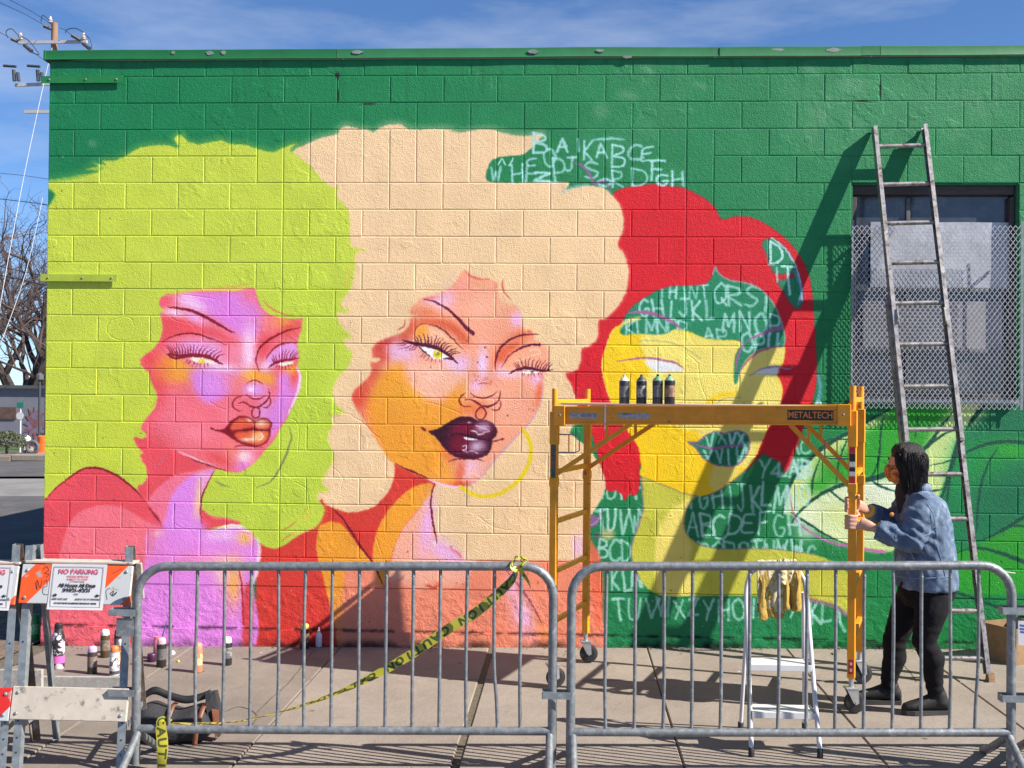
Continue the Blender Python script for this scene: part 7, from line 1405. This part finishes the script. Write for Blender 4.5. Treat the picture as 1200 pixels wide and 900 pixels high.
# eyes, brow
for s in (-1, 1):
    MB().lathe(headc+HV((-.086, s*.034, .012)), [(.002, -.006), (.010, -.003), (.011, .0), (.010, .004), (.002, .007)], 10, Rh @ Matrix.Rotation(R(-90), 3, 'Y')).build('eye', mat('eye_white', (.6, .58, .56), .3), body); MB().tube([headc+HV((-.088, s*.018, .034)), headc+HV((-.090, s*.036, .038)), headc+HV((-.080, s*.054, .032))], .004, 6).build('eyebrow', hairm, body)
# mask
m = MB(); n = 12
for i in range(7):
    z = -.005-.095*i/6; r_ = (.100, .106, .106, .102, .094, .082, .066)[i]
    for k in range(n): a = R(-98)+R(196)*k/(n-1); bul = .014*math.exp(-(a/.5)**2); m.v.append(tuple(headc+HV((-(r_+bul)*math.cos(a)-.0024*i, r_*.80*math.sin(a), z))))
for i in range(6):
    for k in range(n-1): m.f.append((i*n+k, i*n+k+1, (i+1)*n+k+1, (i+1)*n+k)); m.m.append(0)
mk = m.build('face_mask', mask_m, person); md = mk.modifiers.new('t', 'SOLIDIFY'); md.thickness = .003; md.offset = 1
# hair: a skull cap and long locks
m = MB(); rr = random.Random(4)
secs = []
for (dz, rx, ry, dx) in ((.136, .030, .03, .012), (.126, .070, .064, .012), (.095, .096, .085, .013), (.05, .100, .090, .019), (.0, .090, .090, .028), (-.05, .078, .086, .036), (-.10, .068, .082, .040), (-.14, .056, .076, .040), (-.165, .040, .062, .038)): secs.append((headc+HV((dx, 0, dz)), rx, ry, HX, HY))
loft(m, secs, 18)
hb = m
hair = fuse(m, 'hair', hairm, .008, 4, lambda c: .004*mnoise.noise((c.x*60, c.y*60, c.z*6)))
m = MB()
for k in range(1000):
    a = rr.uniform(-2.15, 2.15); el = rr.uniform(0, 1)**.7; top = headc+HV((.010+.05*el*math.cos(a), .045*el*math.sin(a), .134-.025*el))
    e2 = rr.uniform(.93, 1.07); fr = max(0, -math.cos(a)); mid = headc+HV((.017+.103*math.cos(a)*e2*(1-.25*fr), .093*math.sin(a)*e2, .045+rr.uniform(-.02, .02)))
    lowz = -.06 if fr > .35 else rr.uniform(-.17, -.115); md_ = headc+HV((.030+.093*math.cos(a)*e2*(1-.2*fr), .092*math.sin(a)*e2, -.05)); ed = headc+HV((.040+.072*math.cos(a)*e2*(1-.2*fr)+rr.uniform(-.012, .012), .084*math.sin(a)*e2+rr.uniform(-.012, .012), lowz))
    pts = catmull([top, mid, md_, ed] if lowz < -.1 else [top, mid, ed], 4); nn_ = len(pts); m.tube(pts, [.0021*(1-.6*i/(nn_-1)) for i in range(nn_)], 4, cap=False)
m.build('hair_strands', hairm, hair)
MB().tube([headc+HV((-.095, -.04, -.03)), headc+HV((-.04, -.092, -.02)), headc+HV((.02, -.100, -.012))], .002, 5).build('mask_strap', sole_m, mk)
# jacket
m = MB(); secs = []
hem = at(1084, 686, yc)-po; jm = at(1084, 652, yc)-po; jc = at(1083, 615, yc)-po; js_ = at(1080, 588, yc)-po; jn = at(1070, 572, yc)-po
for (c, rx, ry) in ((hem+Vector((.01, 0, -.01)), .168, .215), (hem+Vector((.008, 0, .04)), .172, .215), (jm, .168, .212), (jm.lerp(jc, .5), .160, .208), (jc, .152, .206), (js_, .128, .195), (js_.lerp(jn, .45), .100, .155), (jn, .072, .085), (jn+Vector((-.006, 0, .035)), .072, .078)): secs.append((c, rx, ry, X, Yv))
loft(m, secs, 20)
for y_ in ():
    pass
limb(m, [shL+Vector((.0, .03, .02)), shL.lerp(elL, .35), elL+Vector((.02, 0, -.01)), elL.lerp(wrL, .45), elL.lerp(wrL, .88)], [.092, .092, .084, .072, .056], 14)
limb(m, [shR+Vector((.0, -.03, .02)), shR.lerp(elR, .4), elR, elR.lerp(wrR, .5), elR.lerp(wrR, .88)], [.088, .084, .074, .062, .050], 14)
def wr(c):
    f = .005*mnoise.noise((c.x*7, c.y*7, c.z*10))+.0065*(1-2*abs(mnoise.noise((c.x*16+3+c.z*9, c.y*12, c.z*13-c.x*8)))); d = min((c-elL).length, (c-elR).length)
    f += .007*math.exp(-(d/.15)**2)*math.sin((c.x*.7+c.z)*105+3*mnoise.noise(c*9)); return f
jk = fuse(m, 'jacket', denim, .0085, 4, wr)
collar = MB(); n = 16
for i in range(4):
    for k in range(n): a = R(35)+R(290)*k/(n-1); r_ = .080+.016*i/3; collar.v.append((jn.x-(r_*1.05)*math.cos(a)+.008, jn.y+r_*1.10*math.sin(a), jn.z+.052-.050*abs(i-1.3)/1.3+.012*math.cos(a)))
for i in range(3):
    for k in range(n-1): collar.f.append((i*n+k, i*n+k+1, (i+1)*n+k+1, (i+1)*n+k)); collar.m.append(0)
co = collar.build('collar', denim, jk); md = co.modifiers.new('t', 'SOLIDIFY'); md.thickness = .006
m = MB(); limb(m, [neckp+Vector((-.012, 0, .01)), jn+Vector((-.03, 0, -.01)), jc+Vector((-.040, 0, .02)), jm+Vector((-.03, 0, 0))], [.062, .080, .104, .11], 14); fuse(m, 'shirt', shirt, .012, 3)
seam = mat('pale_seam_stitching', (.15, .215, .31), .85)
def on_jacket(pts): return [Vector(p_) for p_ in pts]
dgr = None
def project(pxs, nm, r_=.0020, mt=seam, par=jk):               # seams drawn on the jacket surface where the photo shows them
    from mathutils.bvhtree import BVHTree
    global dgr
    if dgr is None: dgr = BVHTree.FromPolygons([v.co for v in jk.data.vertices], [tuple(p_.vertices) for p_ in jk.data.polygons])
    pts = []
    for x, y in cr(pxs, False, 4):
        d = ray(x, y).normalized(); h = dgr.ray_cast(CAM-po, d)
        if h[0] is not None: pts.append(h[0]+h[1]*.0015)
    if len(pts) > 2: MB().tube(pts, r_, 6).build(nm, mt, par)
project([(1063, 642), (1072, 655), (1078, 668)], 'pocket_welt', .0036); project([(1086, 590), (1094, 605), (1098, 630)], 'seam'); project([(1060, 582), (1075, 578), (1088, 586)], 'seam'); project([(1098, 640), (1104, 660), (1108, 676)], 'seam'); project([(1050, 675), (1075, 678), (1112, 676)], 'hem_band', .003); project([(1082, 628), (1092, 622), (1090, 600)], 'seam'); project([(1052, 596), (1050, 620), (1049, 660), (1049, 678)], 'placket', .003)
MB().lathe(at(1045, 603, yc-.16)-po, [(.014, 0), (.014, .004), (.008, .007)], 12, Matrix.Rotation(R(90), 3, 'X')).build('badge', mat('orange_badge', (.5, .2, .04), .5), jk)
for (w_, e_, r_) in ((wrL, elL, .050), (wrR, elR, .044)):
    m = MB(); a = w_+(e_-w_).normalized()*.015; b_ = w_+(e_-w_).normalized()*.085; limb(m, [a, a.lerp(b_, .3), a.lerp(b_, .65), b_], [r_*.86, r_, r_*.92, r_*1.0], 14); fuse(m, 'cuff', mustard, .008, 2, lambda c: .003*mnoise.noise((c.x*60, c.y*60, c.z*60)))
# jeans
m = MB(); kL = at(1085, 752, yc-.12)-po; kR = at(1048, 752, yc+.12)-po; aL = at(1097, 812, -1.80)-po; aR = at(1041, 806, -1.58)-po
hp = hips+Vector((.015, 0, .02)); loft(m, [(hp+Vector((.01, 0, .12)), .140, .180, X, Yv), (hp+Vector((.015, 0, .03)), .165, .195, X, Yv), (hp+Vector((.018, 0, -.06)), .160, .190, X, Yv), (hp+Vector((.01, 0, -.12)), .11, .15, X, Yv)], 18)
limb(m, [hp+Vector((.03, -.095, -.04)), hp.lerp(kL, .45)+Vector((.015, -.07, 0)), kL+Vector((-.01, -.0, 0)), kL.lerp(aL, .35)+Vector((.022, 0, 0)), kL.lerp(aL, .75), aL+Vector((0, 0, -.01))], [.108, .092, .070, .070, .054, .047], 14)
limb(m, [hp+Vector((-.005, .095, -.04)), hp.lerp(kR, .45)+Vector((-.005, .06, 0)), kR, kR.lerp(aR, .35)+Vector((.015, 0, 0)), kR.lerp(aR, .75), aR+Vector((0, 0, -.01))], [.106, .092, .070, .070, .054, .047], 14)
def wj(c):
    f = .004*mnoise.noise((c.x*10, c.y*10, c.z*20))
    for q in (kL, kR, aL, aR): f += .0035*math.exp(-((c-q).length/.10)**2)*math.sin(c.z*130+3*mnoise.noise(c*8))
    return f
fuse(m, 'jeans', jean, .011, 4, wj)
# shoes
def shoe(an, ftx, rot, g):
    zg = gz((an+po).x)+.003-po.z; M_ = Matrix.Rotation(rot, 3, 'Z'); b0 = Vector((an.x, an.y, zg))
    def q(x, y, z): return b0+M_ @ Vector((x, y, z))
    ax_, ay = M_ @ Vector((0, 1, 0)), Vector((0, 0, 1)); m = MB(); secs = []
    for (x, w, h) in ((.075, .022, .030), (.062, .034, .044), (.02, .038, .058), (-.04, .038, .050), (-.10, .043, .036), (-.15, .044, .028), (-.185, .034, .022), (-.20, .016, .013)): secs.append((q(x, 0, .018+h), w, h, ax_, ay))
    loft(m, secs, 16); limb(m, [q(.02, 0, .06), q(.015, 0, .11), an+Vector((0, 0, .02))], [.046, .046, .044], 14); s_ = fuse(m, 'shoe', shoe_m, .007, 2)
    m = MB(); pts = [q(.08, 0, .0), q(.07, -.032, 0), (q(0, -.034, 0)), q(-.08, -.042, 0), q(-.14, -.046, 0), q(-.185, -.034, 0), q(-.205, 0, 0), q(-.185, .034, 0), q(-.14, .046, 0), q(-.08, .042, 0), q(0, .034, 0), q(.07, .032, 0)]; m.prism(pts, (0, 0, .024)); m.build('sole', sole_m, s_, smooth=False)
    for k in range(4): x = -.045-.024*k; MB().tube([q(x, -.025, .085-.011*k), q(x, 0, .102-.012*k), q(x, .025, .085-.011*k)], .003, 5).build('lace', sole_m, s_)
shoe(aL+Vector((.0, 0, 0)), 0, R(4), 0); shoe(aR, 0, R(-6), 0)
